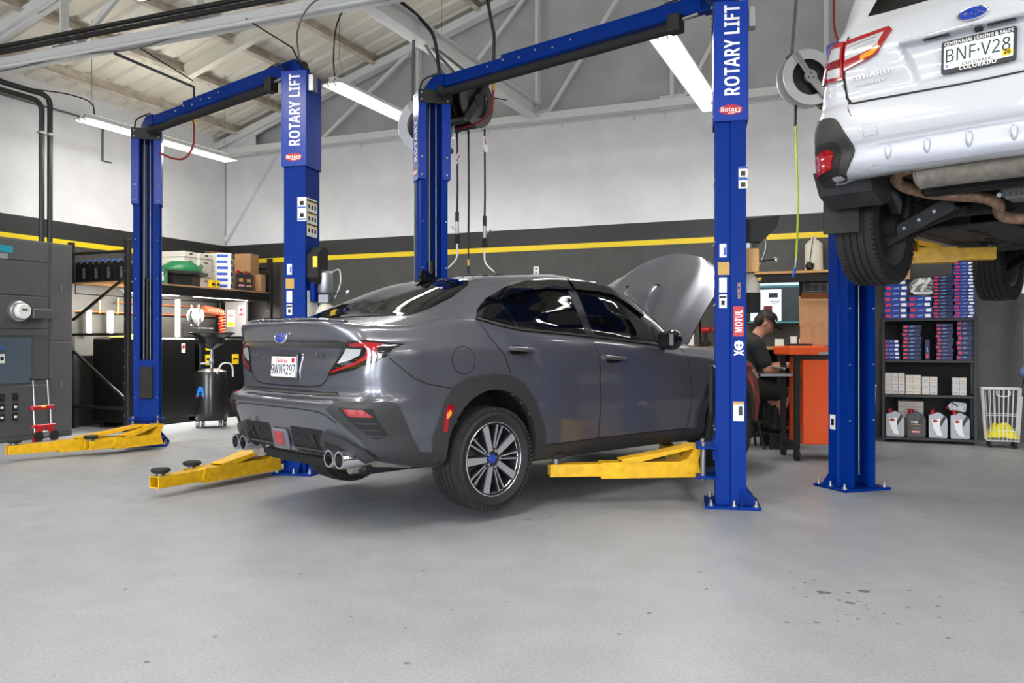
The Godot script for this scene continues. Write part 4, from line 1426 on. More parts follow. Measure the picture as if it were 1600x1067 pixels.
func sedan() -> void:
	var root := thing("sedan", "dark grey sedan with open hood raised a little off the floor on the middle lift", "car", at(Vector3(-2.993, 0.125, -5.193), 66.5))
	var b := Body.new()
	b.loft(sedan_rings(), 6, 5)
	var keep := func(p: Vector3) -> bool:
		if in_arch(p, 0.0, 0.385) or in_arch(p, 2.675, 0.385):
			return false
		# the bonnet opening
		return not (p.x > 2.3 and p.z < 0.74 and p.y > 0.84 + 0.03 * p.z and p.x < 3.3 and p.y < 1.008)
	put_mesh(body_shell(b, keep), "body", M.grey_paint, root)
	# floor pan, wheel housings, bonnet well
	var st := S()
	box(st, Vector3(-0.82, 0.21, -0.66), Vector3(3.4, 0.3, 0.66), 0.03)
	box(st, Vector3(0.5, 0.2, -0.80), Vector3(2.2, 0.28, 0.80), 0.02)
	box(st, Vector3(2.42, 0.3, -0.7), Vector3(3.3, 0.72, 0.7), 0.02)
	put(st, "floor_pan", M.under_black, root)
	for x in [0.0, 2.675]:
		for s in [-1.0, 1.0]:
			st = S()
			for k in 14:
				var a0 := PI * (k - 0.5) / 13.0
				var a1 := PI * (k + 0.5) / 13.0
				bar(st, Vector3(x + 0.42 * cos(a0), 0.31 + 0.40 * sin(a0), s * 0.72), Vector3(x + 0.42 * cos(a1), 0.31 + 0.40 * sin(a1), s * 0.72), 0.3, 0.012)
			bx(st, at(Vector3(x, 0.5, s * 0.56)), Vector3(0.82, 0.42, 0.02))
			put(st, "wheel_housing", M.under_black, root)
	for s in [1.0, -1.0]:
		# lower trim: sills, wheel arch mouldings
		var sill := v2([0.36, 0.20, 0.40, 0.275, 0.5, 0.295, 2.15, 0.30, 2.29, 0.29, 2.33, 0.20])
		put_mesh(panel(b, "S", sill, 0.012, 0.03, s), "sill_moulding", M.trim_black, root)
		for ax in [0.0, 2.675]:
			var m := []
			for k in 19:
				var a := lerpf(-0.12, PI + 0.12, k / 18.0)
				m.append(Vector2(ax + 0.375 * cos(a), 0.31 + 0.378 * sin(a)))
			if ax < 1.0:
				m.append_array(v2([-0.40, 0.255, -0.47, 0.255, -0.478, 0.42, -0.40, 0.63, -0.335, 0.715, -0.22, 0.768, -0.02, 0.785, 0.14, 0.772, 0.26, 0.715, 0.36, 0.60, 0.455, 0.42, 0.475, 0.27]))
			else:
				m.append_array(v2([2.25, 0.255, 2.19, 0.27, 2.205, 0.42, 2.31, 0.62, 2.40, 0.725, 2.54, 0.775, 2.74, 0.775, 2.92, 0.71, 3.03, 0.6, 3.12, 0.42, 3.13, 0.3]))
			put_mesh(panel(b, "S", m, 0.012, 0.05, s, 0.03), "arch_moulding", M.trim_black, root)
		# side glass
		var dlo := v2([-0.052, 1.128, 0.0, 1.185, 0.12, 1.262, 0.30, 1.338, 0.5, 1.386, 0.70, 1.408, 0.95, 1.414, 1.2, 1.405, 1.40, 1.378, 1.55, 1.315, 1.75, 1.19, 1.93, 1.07, 2.05, 0.985, 2.06, 0.955, 1.7, 0.968, 1.12, 1.012, 0.6, 1.045, 0.3, 1.062, 0.12, 1.088])
		put_mesh(panel(b, "S", dlo, 0.004, 0.008, s), "window_surround", M.gloss_black, root)
		var quarter := v2([0.0, 1.135, 0.06, 1.19, 0.165, 1.255, 0.20, 1.235, 0.272, 1.082, 0.13, 1.103])
		put_mesh(panel(b, "S", quarter, 0.0065, 0.003, s), "quarter_window", M.glass_dark, root)
		var rearw := v2([0.295, 1.08, 0.215, 1.265, 0.31, 1.315, 0.5, 1.362, 0.7, 1.385, 0.855, 1.388, 0.965, 1.035, 0.6, 1.06])
		put_mesh(panel(b, "S", rearw, 0.0065, 0.003, s), "rear_door_window", M.glass_dark, root)
		var frontw := v2([1.075, 1.03, 0.975, 1.385, 1.2, 1.378, 1.37, 1.352, 1.5, 1.295, 1.68, 1.185, 1.78, 1.11, 1.79, 0.98, 1.5, 0.997])
		put_mesh(panel(b, "S", frontw, 0.0065, 0.003, s), "front_door_window", M.glass_dark, root)
		put_mesh(panel(b, "S", v2([0.985, 1.03, 0.875, 1.388, 0.955, 1.388, 1.055, 1.028]), 0.0075, 0.004, s), "door_pillar_trim", M.trim_satin, root)
		# rain visors
		put_mesh(panel(b, "S", v2([0.12, 1.255, 0.30, 1.332, 0.5, 1.382, 0.7, 1.404, 0.9, 1.41, 0.905, 1.345, 0.7, 1.342, 0.5, 1.322, 0.33, 1.285, 0.2, 1.24]), 0.03, 0.02, s), "rain_visor", M.gloss_black, root)
		put_mesh(panel(b, "S", v2([0.93, 1.41, 1.2, 1.402, 1.39, 1.376, 1.54, 1.312, 1.72, 1.20, 1.70, 1.17, 1.52, 1.262, 1.36, 1.322, 1.2, 1.342, 0.945, 1.348]), 0.03, 0.02, s), "rain_visor", M.gloss_black, root)
		put_mesh(panel(b, "S", v2([-0.05, 1.122, 0.13, 1.08, 0.3, 1.054, 0.6, 1.037, 1.12, 1.004, 1.7, 0.958, 1.99, 0.94, 2.0, 0.952, 1.7, 0.97, 1.12, 1.017, 0.6, 1.05, 0.3, 1.067, 0.13, 1.094, -0.04, 1.132]), 0.012, 0.012, s), "belt_moulding", M.trim_satin, root)
		# doors as panels of their own
		put_mesh(panel(b, "S", v2([-0.045, 1.118, 0.13, 1.076, 0.3, 1.052, 0.6, 1.035, 0.985, 1.012, 1.03, 0.86, 1.045, 0.6, 1.03, 0.302, 0.5, 0.3, 0.475, 0.42, 0.37, 0.62, 0.25, 0.74, 0.14, 0.785, 0.09, 0.9, 0.0, 1.02]), 0.0012, 0.003, s, 0.045), "rear_door", M.grey_paint, root)
		put_mesh(panel(b, "S", v2([0.995, 1.011, 1.12, 1.002, 1.7, 0.956, 2.0, 0.938, 2.06, 0.93, 2.11, 0.80, 2.13, 0.62, 2.115, 0.45, 2.075, 0.305, 1.04, 0.302, 1.055, 0.6, 1.04, 0.86]), 0.0012, 0.003, s, 0.045), "front_door", M.grey_paint, root)
		# handles
		for hd in [[0.235, 0.935], [1.20, 0.868]]:
			var hn := part("door_handle", root)
			var sp := b.skin("S", Vector2(hd[0], hd[1])) * Vector3(1, 1, s)
			st = S()
			var q := []
			for k in 9:
				var tt := k / 8.0
				q.append(sp + Vector3((tt - 0.5) * 0.22, -0.012 * (tt - 0.5), s * (0.014 + 0.024 * sin(PI * tt))))
			tube(st, q, 0.015, 10)
			put(st, "grip", M.grey_paint, hn)
			put_mesh(panel(b, "S", smooth_poly(v2([hd[0] - 0.08, hd[1] - 0.03, hd[0] + 0.06, hd[1] - 0.03, hd[0] + 0.075, hd[1] + 0.012, hd[0] - 0.07, hd[1] + 0.018])), 0.0035, 0.003, s, 0.03), "cup", M.gloss_black, hn)
		# door mirror
		var mr := part("door_mirror", root)
		st = S()
		ball(st, Vector3(1.77, 1.0, s * 0.945), Vector3(0.085, 0.08, 0.095), 16)
		put(st, "shell", M.gloss_black, mr)
		st = S()
		bx(st, eul(Vector3(1.715, 1.0, s * 0.945), 0, -s * 12, 0), Vector3(0.06, 0.125, 0.17), 0.02)
		put(st, "glass_housing", M.trim_satin, mr)
		st = S()
		bar(st, Vector3(1.84, 0.955, s * 0.82), Vector3(1.79, 0.95, s * 0.92), 0.06, 0.05, 0.01)
		put(st, "foot", M.trim_satin, mr)
		put_mesh(panel(b, "S", v2([1.80, 1.10, 1.80, 0.965, 2.04, 0.958, 2.02, 0.985]), 0.012, 0.008, s), "mirror_sail", M.under_black, root)
		# tail lamps: black lens, red brackets, clear middle
		var lamp := part("tail_lamp", root)
		var rs: float = s
		put_mesh(panel(b, "R", v2([0.475, 0.782, 0.50, 0.785, 0.68, 0.822, 0.80, 0.872, 0.835, 0.905, 0.842, 0.965, 0.74, 0.992, 0.64, 0.985, 0.61, 0.955]), 0.006, 0.012, rs, 0.025), "lens", M.gloss_black, lamp)
		put_mesh(panel(b, "R", v2([0.64, 0.975, 0.72, 0.98, 0.80, 0.968, 0.80, 0.93, 0.775, 0.89, 0.68, 0.845, 0.50, 0.797, 0.515, 0.815, 0.60, 0.838, 0.70, 0.872, 0.745, 0.905, 0.755, 0.945, 0.71, 0.955, 0.65, 0.957]), 0.009, 0.004, rs, 0.012), "red_bracket", M.lamp_red, lamp)
		put_mesh(panel(b, "R", v2([0.55, 0.855, 0.64, 0.875, 0.71, 0.905, 0.72, 0.94, 0.61, 0.945]), 0.008, 0.004, rs, 0.02), "clear_lens", M.lamp_clear, lamp)
		# rear corner trim and reflectors
		put_mesh(panel(b, "R", v2([0.575, 0.60, 0.63, 0.634, 0.845, 0.64, 0.845, 0.32, 0.80, 0.325, 0.74, 0.43, 0.66, 0.525]), 0.014, 0.03, s, 0.03), "corner_moulding", M.trim_black, root)
		put_mesh(panel(b, "R", v2([0.66, 0.612, 0.815, 0.607, 0.835, 0.46, 0.805, 0.43, 0.74, 0.52]), 0.018, 0.006, s, 0.02), "corner_vent", M.under_black, root)
		put_mesh(panel(b, "R", v2([0.69, 0.606, 0.785, 0.602, 0.815, 0.562, 0.725, 0.566]), 0.024, 0.012, s, 0.02), "rear_reflector", M.lamp_red, root)
		for k in 3:
			var y := 0.535 - 0.036 * k
			put_mesh(panel(b, "R", v2([0.74 + 0.02 * k, y, 0.82, y - 0.005, 0.822, y - 0.013, 0.743 + 0.02 * k, y - 0.008]), 0.023, 0.006, s, 0.02), "vent_slat", M.trim_black, root)
		put_mesh(panel(b, "S", v2([-0.80, 0.32, -0.64, 0.285, -0.46, 0.255, -0.46, 0.335, -0.565, 0.345, -0.61, 0.42, -0.715, 0.63, -0.75, 0.642, -0.82, 0.63]), 0.012, 0.02, s, 0.03), "bumper_side_moulding", M.trim_black, root)
		put_mesh(panel(b, "S", v2([-0.385, 0.60, -0.35, 0.615, -0.335, 0.585, -0.372, 0.53, -0.378, 0.455, -0.405, 0.455, -0.405, 0.53]), 0.018, 0.01, s, 0.015), "side_reflector", M.lamp_red, root)
		put_mesh(panel(b, "S", v2([-0.385, 0.565, -0.365, 0.58, -0.355, 0.56, -0.376, 0.535, -0.39, 0.53]), 0.021, 0.005, s, 0.015), "side_marker", M.lamp_amber, root)
		# front arch vent
		for k in 3:
			var yy := 0.70 - 0.055 * k
			put_mesh(panel(b, "S", v2([2.37 - 0.035 * k, yy, 2.42 - 0.03 * k, yy + 0.005, 2.40 - 0.035 * k, yy - 0.035, 2.345 - 0.035 * k, yy - 0.04]), 0.016, 0.003, s, 0.02), "arch_vent", M.under_black, root)
		# head lamp at the nose corner
		put_mesh(panel(b, "S", v2([3.12, 0.74, 3.30, 0.76, 3.42, 0.72, 3.40, 0.66, 3.25, 0.66]), 0.006, 0.006, s, 0.03), "head_lamp", M.lamp_clear, root)
	seams(root, b, "panel_gap_shade", [  # raised dark strips stand for the shade between panels
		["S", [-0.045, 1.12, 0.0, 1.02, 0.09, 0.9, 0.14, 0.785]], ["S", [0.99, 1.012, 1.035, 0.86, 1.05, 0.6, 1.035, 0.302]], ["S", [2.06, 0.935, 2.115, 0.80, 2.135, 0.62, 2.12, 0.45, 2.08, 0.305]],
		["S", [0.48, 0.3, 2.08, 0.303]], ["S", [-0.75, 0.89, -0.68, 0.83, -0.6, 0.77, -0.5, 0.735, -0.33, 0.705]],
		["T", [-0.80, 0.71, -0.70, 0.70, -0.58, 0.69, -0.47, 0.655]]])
	seams(root, b, "groove_shade", [["R", [0.0, 0.588, 0.30, 0.588, 0.50, 0.58, 0.56, 0.565, 0.62, 0.52]]], 0.006)  # dark strip painted for groove shade, nothing is cut in
	# tail: dark strip for the shade in the lid seam, garnish, lamps' bridge
	for q in [["R", [0.60, 0.975, 0.52, 0.85, 0.45, 0.755, 0.40, 0.725, 0.30, 0.715, 0, 0.712]]]:
		seams(root, b, "lid_gap_shade", [q], 0.008)
	for s in [1.0, -1.0]:
		put_mesh(panel(b, "R", v2([0.0, 0.948, 0.60, 0.945, 0.62, 0.975, 0.58, 0.985, 0.0, 0.985]), 0.004, 0.01, s, 0.03), "lid_garnish", M.gloss_black, root)
		put_mesh(panel(b, "T", v2([-0.58, 0.0, -0.575, 0.30, -0.545, 0.49, -0.46, 0.615, -0.30, 0.625, -0.1, 0.60, 0.08, 0.545, 0.135, 0.49, 0.15, 0.42, 0.15, 0.0]), 0.004, 0.006, s, 0.04), "rear_window", M.glass_dark, root)
		put_mesh(panel(b, "T", v2([2.44, 0.0, 2.43, 0.30, 2.36, 0.5, 2.22, 0.645, 1.72, 0.52, 1.74, 0.25, 1.75, 0.0]), 0.004, 0.006, s, 0.05), "windshield", M.glass_dark, root)
		put_mesh(panel(b, "T", v2([0.36, 0.0, 0.36, 0.40, 0.78, 0.42, 0.78, 0.0]), 0.003, 0.004, s, 0.05), "sunroof", M.glass_dark, root)
		put_mesh(panel(b, "R", v2([0.0, 0.69, 0.55, 0.69, 0.57, 0.668, 0.0, 0.664]), 0.006, 0.01, s, 0.03), "bumper_step", M.trim_satin, root)
		put_mesh(panel(b, "R", v2([0.14, 0.475, 0.47, 0.47, 0.52, 0.36, 0.50, 0.318, 0.11, 0.318]), 0.004, 0.006, s, 0.03), "diffuser", M.under_black, root)
		put_mesh(panel(b, "R", v2([0.50, 0.47, 0.64, 0.44, 0.76, 0.375, 0.78, 0.335, 0.66, 0.30, 0.48, 0.30, 0.455, 0.40]), 0.03, 0.04, s, 0.03), "exhaust_surround", M.trim_black, root)
		put_mesh(panel(b, "R", v2([0.505, 0.42, 0.60, 0.40, 0.69, 0.35, 0.66, 0.315, 0.50, 0.315]), 0.032, 0.003, s, 0.03), "exhaust_recess", M.under_black, root)
		for k in 3:
			st = S()
			bar(st, Vector3(-0.955, 0.45, s * (0.20 + 0.09 * k)), Vector3(-0.90, 0.33, s * (0.20 + 0.09 * k)), 0.014, 0.06, 0.004)
			put(st, "diffuser_fin", M.trim_satin, root)
		st = S()
		bar(st, Vector3(-0.945, 0.345, s * 0.13), Vector3(-0.935, 0.345, s * 0.48), 0.02, 0.014, 0.003)
		put(st, "diffuser_blade", M.gloss_black, root)
		for z in [0.535, 0.645]:
			var ex := part("exhaust_tip", root)
			st = S()
			lathe(st, [Vector2(0.04, 0), Vector2(0.051, 0), Vector2(0.052, 0.006), Vector2(0.05, 0.2), Vector2(0.046, 0.2), Vector2(0.044, 0.01), Vector2(0.04, 0)], 28, Transform3D(Basis(Vector3(0, 0, 1), -PI / 2), Vector3(-0.96, 0.312, s * z)))
			put(st, "sleeve", M.chrome, ex)
			st = S()
			lathe(st, [Vector2(0, 0.06), Vector2(0.043, 0.06), Vector2(0.043, 0.19), Vector2(0, 0.19)], 20, Transform3D(Basis(Vector3(0, 0, 1), -PI / 2), Vector3(-0.96, 0.312, s * z)))
			put(st, "bore", M.under_black, ex)
		st = S()
		tube(st, [Vector3(-0.83, 0.31, s * 0.55), Vector3(-0.72, 0.31, s * 0.58), Vector3(-0.45, 0.31, s * 0.60)], 0.1, 16)
		put(st, "muffler", M.muffler, root)
	st = S()
	bx(st, eul(Vector3(-0.968, 0.385, 0), 0, 0, 12), Vector3(0.03, 0.13, 0.19), 0.012)
	put(st, "fog_lamp_frame", M.grey_paint, root)
	st = S()
	bx(st, eul(Vector3(-0.985, 0.39, 0), 0, 0, 12), Vector3(0.012, 0.085, 0.105), 0.008)
	put(st, "rear_fog_lamp", M.lamp_red, root)
	# lip spoiler and fin
	st = S()
	for s in [1.0, -1.0]:
		var tip := []
		for k in 8:
			var z := 0.58 * k / 7.0
			tip.append(b.skin("T", Vector2(-0.955 + 0.10 * pow(k / 7.0, 3.0), z)) * Vector3(1, 1, s) + Vector3(-0.02, 0.006, 0))
		for k in 7:
			bar(st, tip[k], tip[k + 1], 0.06, 0.016, 0.006)
	put(st, "lip_spoiler", M.grey_paint, root)
	st = S()
	var fin := v2([-0.09, 0.0, 0.13, 0.0, 0.10, 0.012, 0.0, 0.05, -0.06, 0.075, -0.085, 0.078, -0.1, 0.03])
	prism(st, fin, 0.03, Transform3D(Basis(), Vector3(0.20, 1.415, -0.015)))
	prism(st, v2([-0.12, -0.01, 0.14, -0.005, 0.13, 0.006, -0.11, 0.008]), 0.07, Transform3D(Basis(), Vector3(0.20, 1.415, -0.035)))
	put(st, "shark_fin_antenna", M.gloss_black, root)
	# fuel flap
	var fp := []
	for k in 24:
		fp.append(Vector2(-0.245 + 0.085 * cos(TAU * k / 24), 0.872 + 0.08 * sin(TAU * k / 24)))
	put_mesh(panel(b, "S", fp, 0.002, 0.003, 1.0, 0.04), "fuel_flap", M.grey_paint, root)
	st = S()
	var fl := []
	for k in 25:
		fl.append(Vector2(-0.245 + 0.088 * cos(TAU * k / 24), 0.872 + 0.083 * sin(TAU * k / 24)))
	seam(st, b, "S", fl, 0.005, 0.002)
	put(st, "flap_gap_shade", M.seam, root)  # dark ring painted for the shade round the flap
	# badges and number plate, facing backwards (plate right = car right seen from behind)
	star_badge(root, frame(Vector3(-0.985, 1.012, 0.035), Vector3(0, 0, 1), Vector3(0.25, 1, 0)), 0.15, 0.085)
	var pl := part("number_plate", root)
	var pf := frame(b.skin("R", Vector2(0.0, 0.83)) + Vector3(-0.018, 0, 0), Vector3(0, 0, 1), Vector3(0.06, 1, 0))
	st = S()
	prism(st, rrect(0.315, 0.162, 0.012), 0.008, pf * at(Vector3(0, 0, -0.008)))
	put(st, "frame", M.chrome, pl)
	st = S()
	prism(st, rrect(0.297, 0.125, 0.006), 0.003, pf * at(Vector3(0, -0.001, 0)))
	put(st, "sheet", M.plate_white, pl)
	lettering(pl, "number", "9WNR297", 0.062, pf * at(Vector3(0, -0.018, 0.004)), M.plate_ink, 0.78, "Droid Sans", false)
	lettering(pl, "state_name", "California", 0.024, pf * at(Vector3(-0.015, 0.036, 0.004)), M.red, 0.9, "Droid Serif", false)
	flat_sign(pl, "sticker", M.red, pf * at(Vector3(0.12, 0.04, 0.004)), 0.03, 0.028)
	flat_sign(pl, "frame_band", M.trim_black, pf * at(Vector3(0, 0.072, 0.0015)), 0.16, 0.014, 0.003)
	flat_sign(pl, "frame_band", M.trim_black, pf * at(Vector3(0, -0.071, 0.0015)), 0.27, 0.014, 0.003)
	for w in [["SUBARU", -0.36, 0.90, 0.022, 1.5], ["WRX", 0.36, 0.90, 0.03, 1.35]]:
		lettering(root, "badge_lettering", w[0], w[3], frame(b.skin("R", Vector2(w[1], w[2])) + Vector3(-0.005, 0, 0), Vector3(-0.06 * signf(w[1]), 0, 1), Vector3(0.05, 1, 0)), M.chrome, w[4])
	st = S()
	bx(st, frame(b.skin("R", Vector2(0.38, 0.858)) * Vector3(1, 1, -1) + Vector3(-0.004, 0, 0), Vector3(0.06, 0, 1), Vector3(0.05, 1, 0)), Vector3(0.11, 0.012, 0.003), 0.001)
	put(st, "dealer_badge", M.chrome, root)
	# raised bonnet with its scoop
	var hood := part("hood", root)
	var hx := Transform3D(Basis(Vector3(0, 0, 1), deg_to_rad(53)), Vector3(2.36, 0.99, 0))
	var hv := PackedVector3Array()
	var hn := PackedVector3Array()
	var hi := PackedInt32Array()
	var nu := 17
	var nw := 25
	for lay in 2:
		for i in nu:
			for j in nw:
				var u := i / float(nu - 1)
				var w := j / float(nw - 1) * 2.0 - 1.0
				var half := lerpf(0.68, 0.70, u) * (1.0 if u < 0.55 else sqrt(maxf(0.0, 1.0 - pow((u - 0.55) / 0.55, 2.6)) ) * 0.85 + 0.15)
				var z := w * half
				var x := 1.12 * u - 0.13 * w * w * u - 0.02 * (1 - u) * w * w
				var y := 0.055 - 0.075 * w * w - 0.16 * u * u + 0.02 * exp(-pow((absf(w) - 0.62) / 0.1, 2)) * (1 - 0.4 * u)
				hv.append(hx * Vector3(x, y - 0.025 * lay, z * (1.0 - 0.02 * lay)))
				hn.append(Vector3.ZERO)
	for lay in 2:
		for i in nu - 1:
			for j in nw - 1:
				var q := lay * nu * nw + i * nw + j
				var n := (hv[q + nw] - hv[q]).cross(hv[q + 1] - hv[q])
				n = n.normalized() * (-1.0 if lay == 1 else 1.0) * signf(n.dot(hx.basis.y))
				for k in [q, q + 1, q + nw, q + nw + 1]:
					hn[k] += n
				hi.append_array([q, q + 1, q + nw, q + 1, q + nw + 1, q + nw])
	for k in hn.size():
		hn[k] = hn[k].normalized()
	for j in nw - 1:
		var q := (nu - 1) * nw + j
		hi.append_array([q, q + 1, q + nu * nw, q + 1, q + 1 + nu * nw, q + nu * nw])
	for i in nu - 1:
		for j in [0, nw - 1]:
			var q: int = i * nw + j
			hi.append_array([q, q + nw, q + nu * nw, q + nw, q + nw + nu * nw, q + nu * nw])
	put_mesh(mesh_from(hv, hn, hi), "hood_skin", M.grey_paint, hood)
	st = S()
	var sc := []
	for k in 8:
		var row := []
		for j in 11:
			var w := j / 10.0 * 2 - 1
			var u := k / 7.0
			row.append(hx * Vector3(0.16 + 0.42 * u, 0.045 - 0.07 * u * u + 0.125 * sin(PI * 0.5 * u) * pow(maxf(0.0, 1 - w * w * w * w), 0.5), w * (0.2 + 0.03 * u)))
		sc.append(row)
	st.set_smooth_group(1)
	for k in 7:
		for j in 10:
			quad(st, sc[k][j], sc[k][j + 1], sc[k + 1][j + 1], sc[k + 1][j])
	put(st, "scoop", M.grey_paint, hood)
	st = S()
	bx(st, hx * at(Vector3(0.57, 0.04, 0)), Vector3(0.006, 0.11, 0.38), 0.002)
	put(st, "scoop_mouth", M.under_black, hood)
	st = S()
	for s in [-1, 1]:
		tube(st, [Vector3(2.6, 0.85, s * 0.66), hx * Vector3(0.5, -0.075, s * 0.55)], 0.01, 8)
	put(st, "gas_strut", M.black, hood)
	# engine parts in the open bay
	st = S()
	bx(st, at(Vector3(2.85, 0.78, 0.0)), Vector3(0.6, 0.2, 0.7), 0.04)
	bx(st, at(Vector3(2.6, 0.86, -0.45)), Vector3(0.22, 0.16, 0.2), 0.03)
	put(st, "engine", M.under_black, root)
	st = S()
	for k in 3:
		tube(st, arc_pts([Vector3(2.7 + 0.1 * k, 0.9, -0.2), Vector3(2.75 + 0.1 * k, 0.96, 0.05), Vector3(2.7 + 0.1 * k, 0.88, 0.3)], 4), 0.035, 8)
	put(st, "intake_hose", M.dark_red, root)
	# wheels, hanging a little on their springs
	for x in [0.0, 2.675]:
		for s in [1.0, -1.0]:
			wheel(root, Transform3D(Basis(Vector3.UP, 0.0 if s > 0 else PI) * Basis(Vector3(0, 0, 1), 0.5 * x), Vector3(x, 0.255, s * 0.79)), 0.325, 0.228, 0.235, 0, true)
	for s in [1.0, -1.0]:
		st = S()
		bar(st, Vector3(0.0, 0.26, s * 0.15), Vector3(0.0, 0.22, s * 0.66), 0.07, 0.05, 0.01)
		bar(st, Vector3(0.45, 0.27, s * 0.5), Vector3(0.04, 0.22, s * 0.66), 0.05, 0.05, 0.01)
		put(st, "suspension_arm", M.under_black, root)

func soft(x: float, a: float, b: float) -> float:
	return smoothstep(a, b, x)

func crossover() -> void:
	var root := thing("crossover", "white crossover hoisted overhead on the right lift, tail towards the viewer", "car", at(Vector3(0.758, 1.6, -5.482), 69.0))
	var base := v2([-0.935, 0, -0.93, 0.35, -0.905, 0.60, -0.82, 0.775, -0.66, 0.87, -0.42, 0.895, 0, 0.90, 0.42, 0.89, 1.05, 0.875, 1.7, 0.875, 2.25, 0.89, 2.665, 0.895, 3.0, 0.87, 3.32, 0.74, 3.46, 0.42, 3.5, 0])
	var R := []
	R.append(ring_pts(base, v2([0, 0.39, 3, 0.38, 5, 0.33, 7, 0.27, 10, 0.27, 15, 0.3]), v2([0, 0.12, 15, 0.1]), 0.12, 0.1))
	R.append(ring_pts(base, v2([0, 0.40, 3, 0.40, 5, 0.37, 7, 0.31, 10, 0.31, 15, 0.34]), v2([0, 0.02, 15, 0.03]), 0.015, 0.03))
	R.append(ring_pts(base, v2([0, 0.43, 3, 0.43, 7, 0.40, 15, 0.42]), v2([0, 0.01, 15, 0.01]), 0.0, 0.0))
	R.append(ring_pts(base, v2([0, 0.535, 3, 0.53, 15, 0.53]), v2([0, 0.0, 15, 0.0]), 0.0, 0.0))
	R.append(ring_pts(base, v2([0, 0.56, 3, 0.56, 15, 0.58]), v2([0, 0.0, 15, 0.0]), -0.02, 0.0))
	R.append(ring_pts(base, v2([0, 0.68, 5, 0.70, 15, 0.66]), v2([0, 0.0, 8, -0.005, 15, 0.0]), -0.022, 0.0))
	R.append(ring_pts(base, v2([0, 0.742, 3, 0.765, 5, 0.80, 15, 0.7]), v2([0, 0.01, 15, 0.02]), 0.005, 0.02))
	R.append(ring_pts(base, v2([0, 0.765, 3, 0.80, 5, 0.84, 15, 0.74]), v2([0, 0.02, 4, 0.015, 15, 0.03]), 0.05, 0.03))
	R.append(ring_pts(base, v2([0, 0.92, 3, 0.93, 15, 0.84]), v2([0, 0.03, 4, 0.028, 8, 0.01, 15, 0.06]), 0.05, 0.06))
	R.append(ring_pts(base, v2([0, 1.06, 3, 1.05, 8, 0.98, 15, 0.93]), v2([0, 0.045, 4, 0.05, 8, 0.03, 15, 0.12]), 0.045, 0.1))
	R.append(ring_pts(base, v2([0, 1.16, 3, 1.16, 8, 1.06, 12, 1.02, 15, 0.98]), v2([0, 0.07, 4, 0.075, 8, 0.05, 15, 0.3]), 0.09, 0.7))
	R.append(ring_pts(base, v2([0, 1.235, 3, 1.24, 8, 1.10, 12, 1.06, 15, 1.05]), v2([0, 0.12, 4, 0.11, 8, 0.07, 15, 0.4]), 0.15, 1.15))
	R.append(ring_pts(base, v2([0, 1.52, 5, 1.54, 8, 1.5, 15, 1.50]), v2([0, 0.24, 4, 0.26, 15, 0.5]), 0.36, 1.85))
	R.append(ring_pts(base, v2([0, 1.60, 5, 1.59, 8, 1.57, 15, 1.55]), v2([0, 0.34, 4, 0.36, 15, 0.6]), 0.42, 2.0))
	var mid := []
	for c in 16:
		mid.append(Vector3(lerpf(-0.3, 1.4, c / 15.0), 1.61, 0))
	R.append(mid)
	var b := Body.new()
	# hollow for the number plate in the tailgate, and the step round its lower edge
	var press := func(p: Vector3) -> Vector3:
		if p.x > -0.6:
			return p
		var w := lerpf(0.268, 0.352, clampf((p.y - 0.815) / 0.21, 0, 1))
		var k := soft(p.y, 0.805, 0.83) * lerpf(0.5, 1.0, soft(p.y, 0.83, 1.0)) * (1.0 - soft(p.y, 1.016, 1.03)) * (1.0 - soft(absf(p.z), w - 0.022, w + 0.004))
		p.x += 0.05 * k
		return p
	b.loft(R, [24, 16, 9, 7, 6, 6, 5, 5, 5, 5, 5, 5, 5, 5, 5], [3, 3, 4, 3, 4, 4, 3, 14, 14, 6, 5, 5, 4, 3], press)
	var keep := func(p: Vector3) -> bool:
		return not (p.y < 0.80 and p.z > 0.5 and (Vector2(p.x, p.y - 0.36).length() < 0.40 or Vector2(p.x - 2.665, p.y - 0.36).length() < 0.40))
	put_mesh(body_shell(b, keep), "body", M.white_paint, root)
	var st := S()
	for s in [1.0, -1.0]:
		# lamps: red frame, clear lenses; the outer one on the body, the inner one on the tailgate
		var lo := part("tail_lamp", root)
		put_mesh(panel(b, "R", v2([0.648, 1.125, 0.72, 1.138, 0.735, 1.08, 0.745, 0.97, 0.745, 0.93, 0.648, 0.918]), 0.02, 0.025, s, 0.02), "red_lens", M.lamp_red, lo)
		put_mesh(panel(b, "S", v2([-0.785, 1.14, -0.66, 1.15, -0.59, 1.14, -0.60, 1.05, -0.64, 0.955, -0.70, 0.945, -0.78, 0.935]), 0.02, 0.025, s, 0.02), "red_side_lens", M.lamp_red, lo)
		put_mesh(panel(b, "R", v2([0.662, 1.095, 0.722, 1.105, 0.738, 1.06, 0.742, 1.035, 0.662, 1.03]), 0.023, 0.004, s, 0.02), "clear_lens", M.lamp_clear, lo)
		put_mesh(panel(b, "R", v2([0.66, 0.985, 0.74, 0.993, 0.745, 0.95, 0.66, 0.932]), 0.023, 0.004, s, 0.02), "reversing_lens", M.lamp_clear, lo)
		put_mesh(panel(b, "R", v2([0.66, 1.028, 0.74, 1.033, 0.742, 0.998, 0.66, 0.988]), 0.0235, 0.003, s, 0.02), "dark_band", M.lamp_deep_red, lo)
		var li := part("gate_lamp", root)
		put_mesh(panel(b, "R", v2([0.640, 1.125, 0.50, 1.128, 0.405, 1.135, 0.388, 1.118, 0.42, 1.06, 0.455, 1.005, 0.50, 0.985, 0.64, 0.965]), 0.016, 0.02, s, 0.025), "red_lens", M.lamp_red, li)
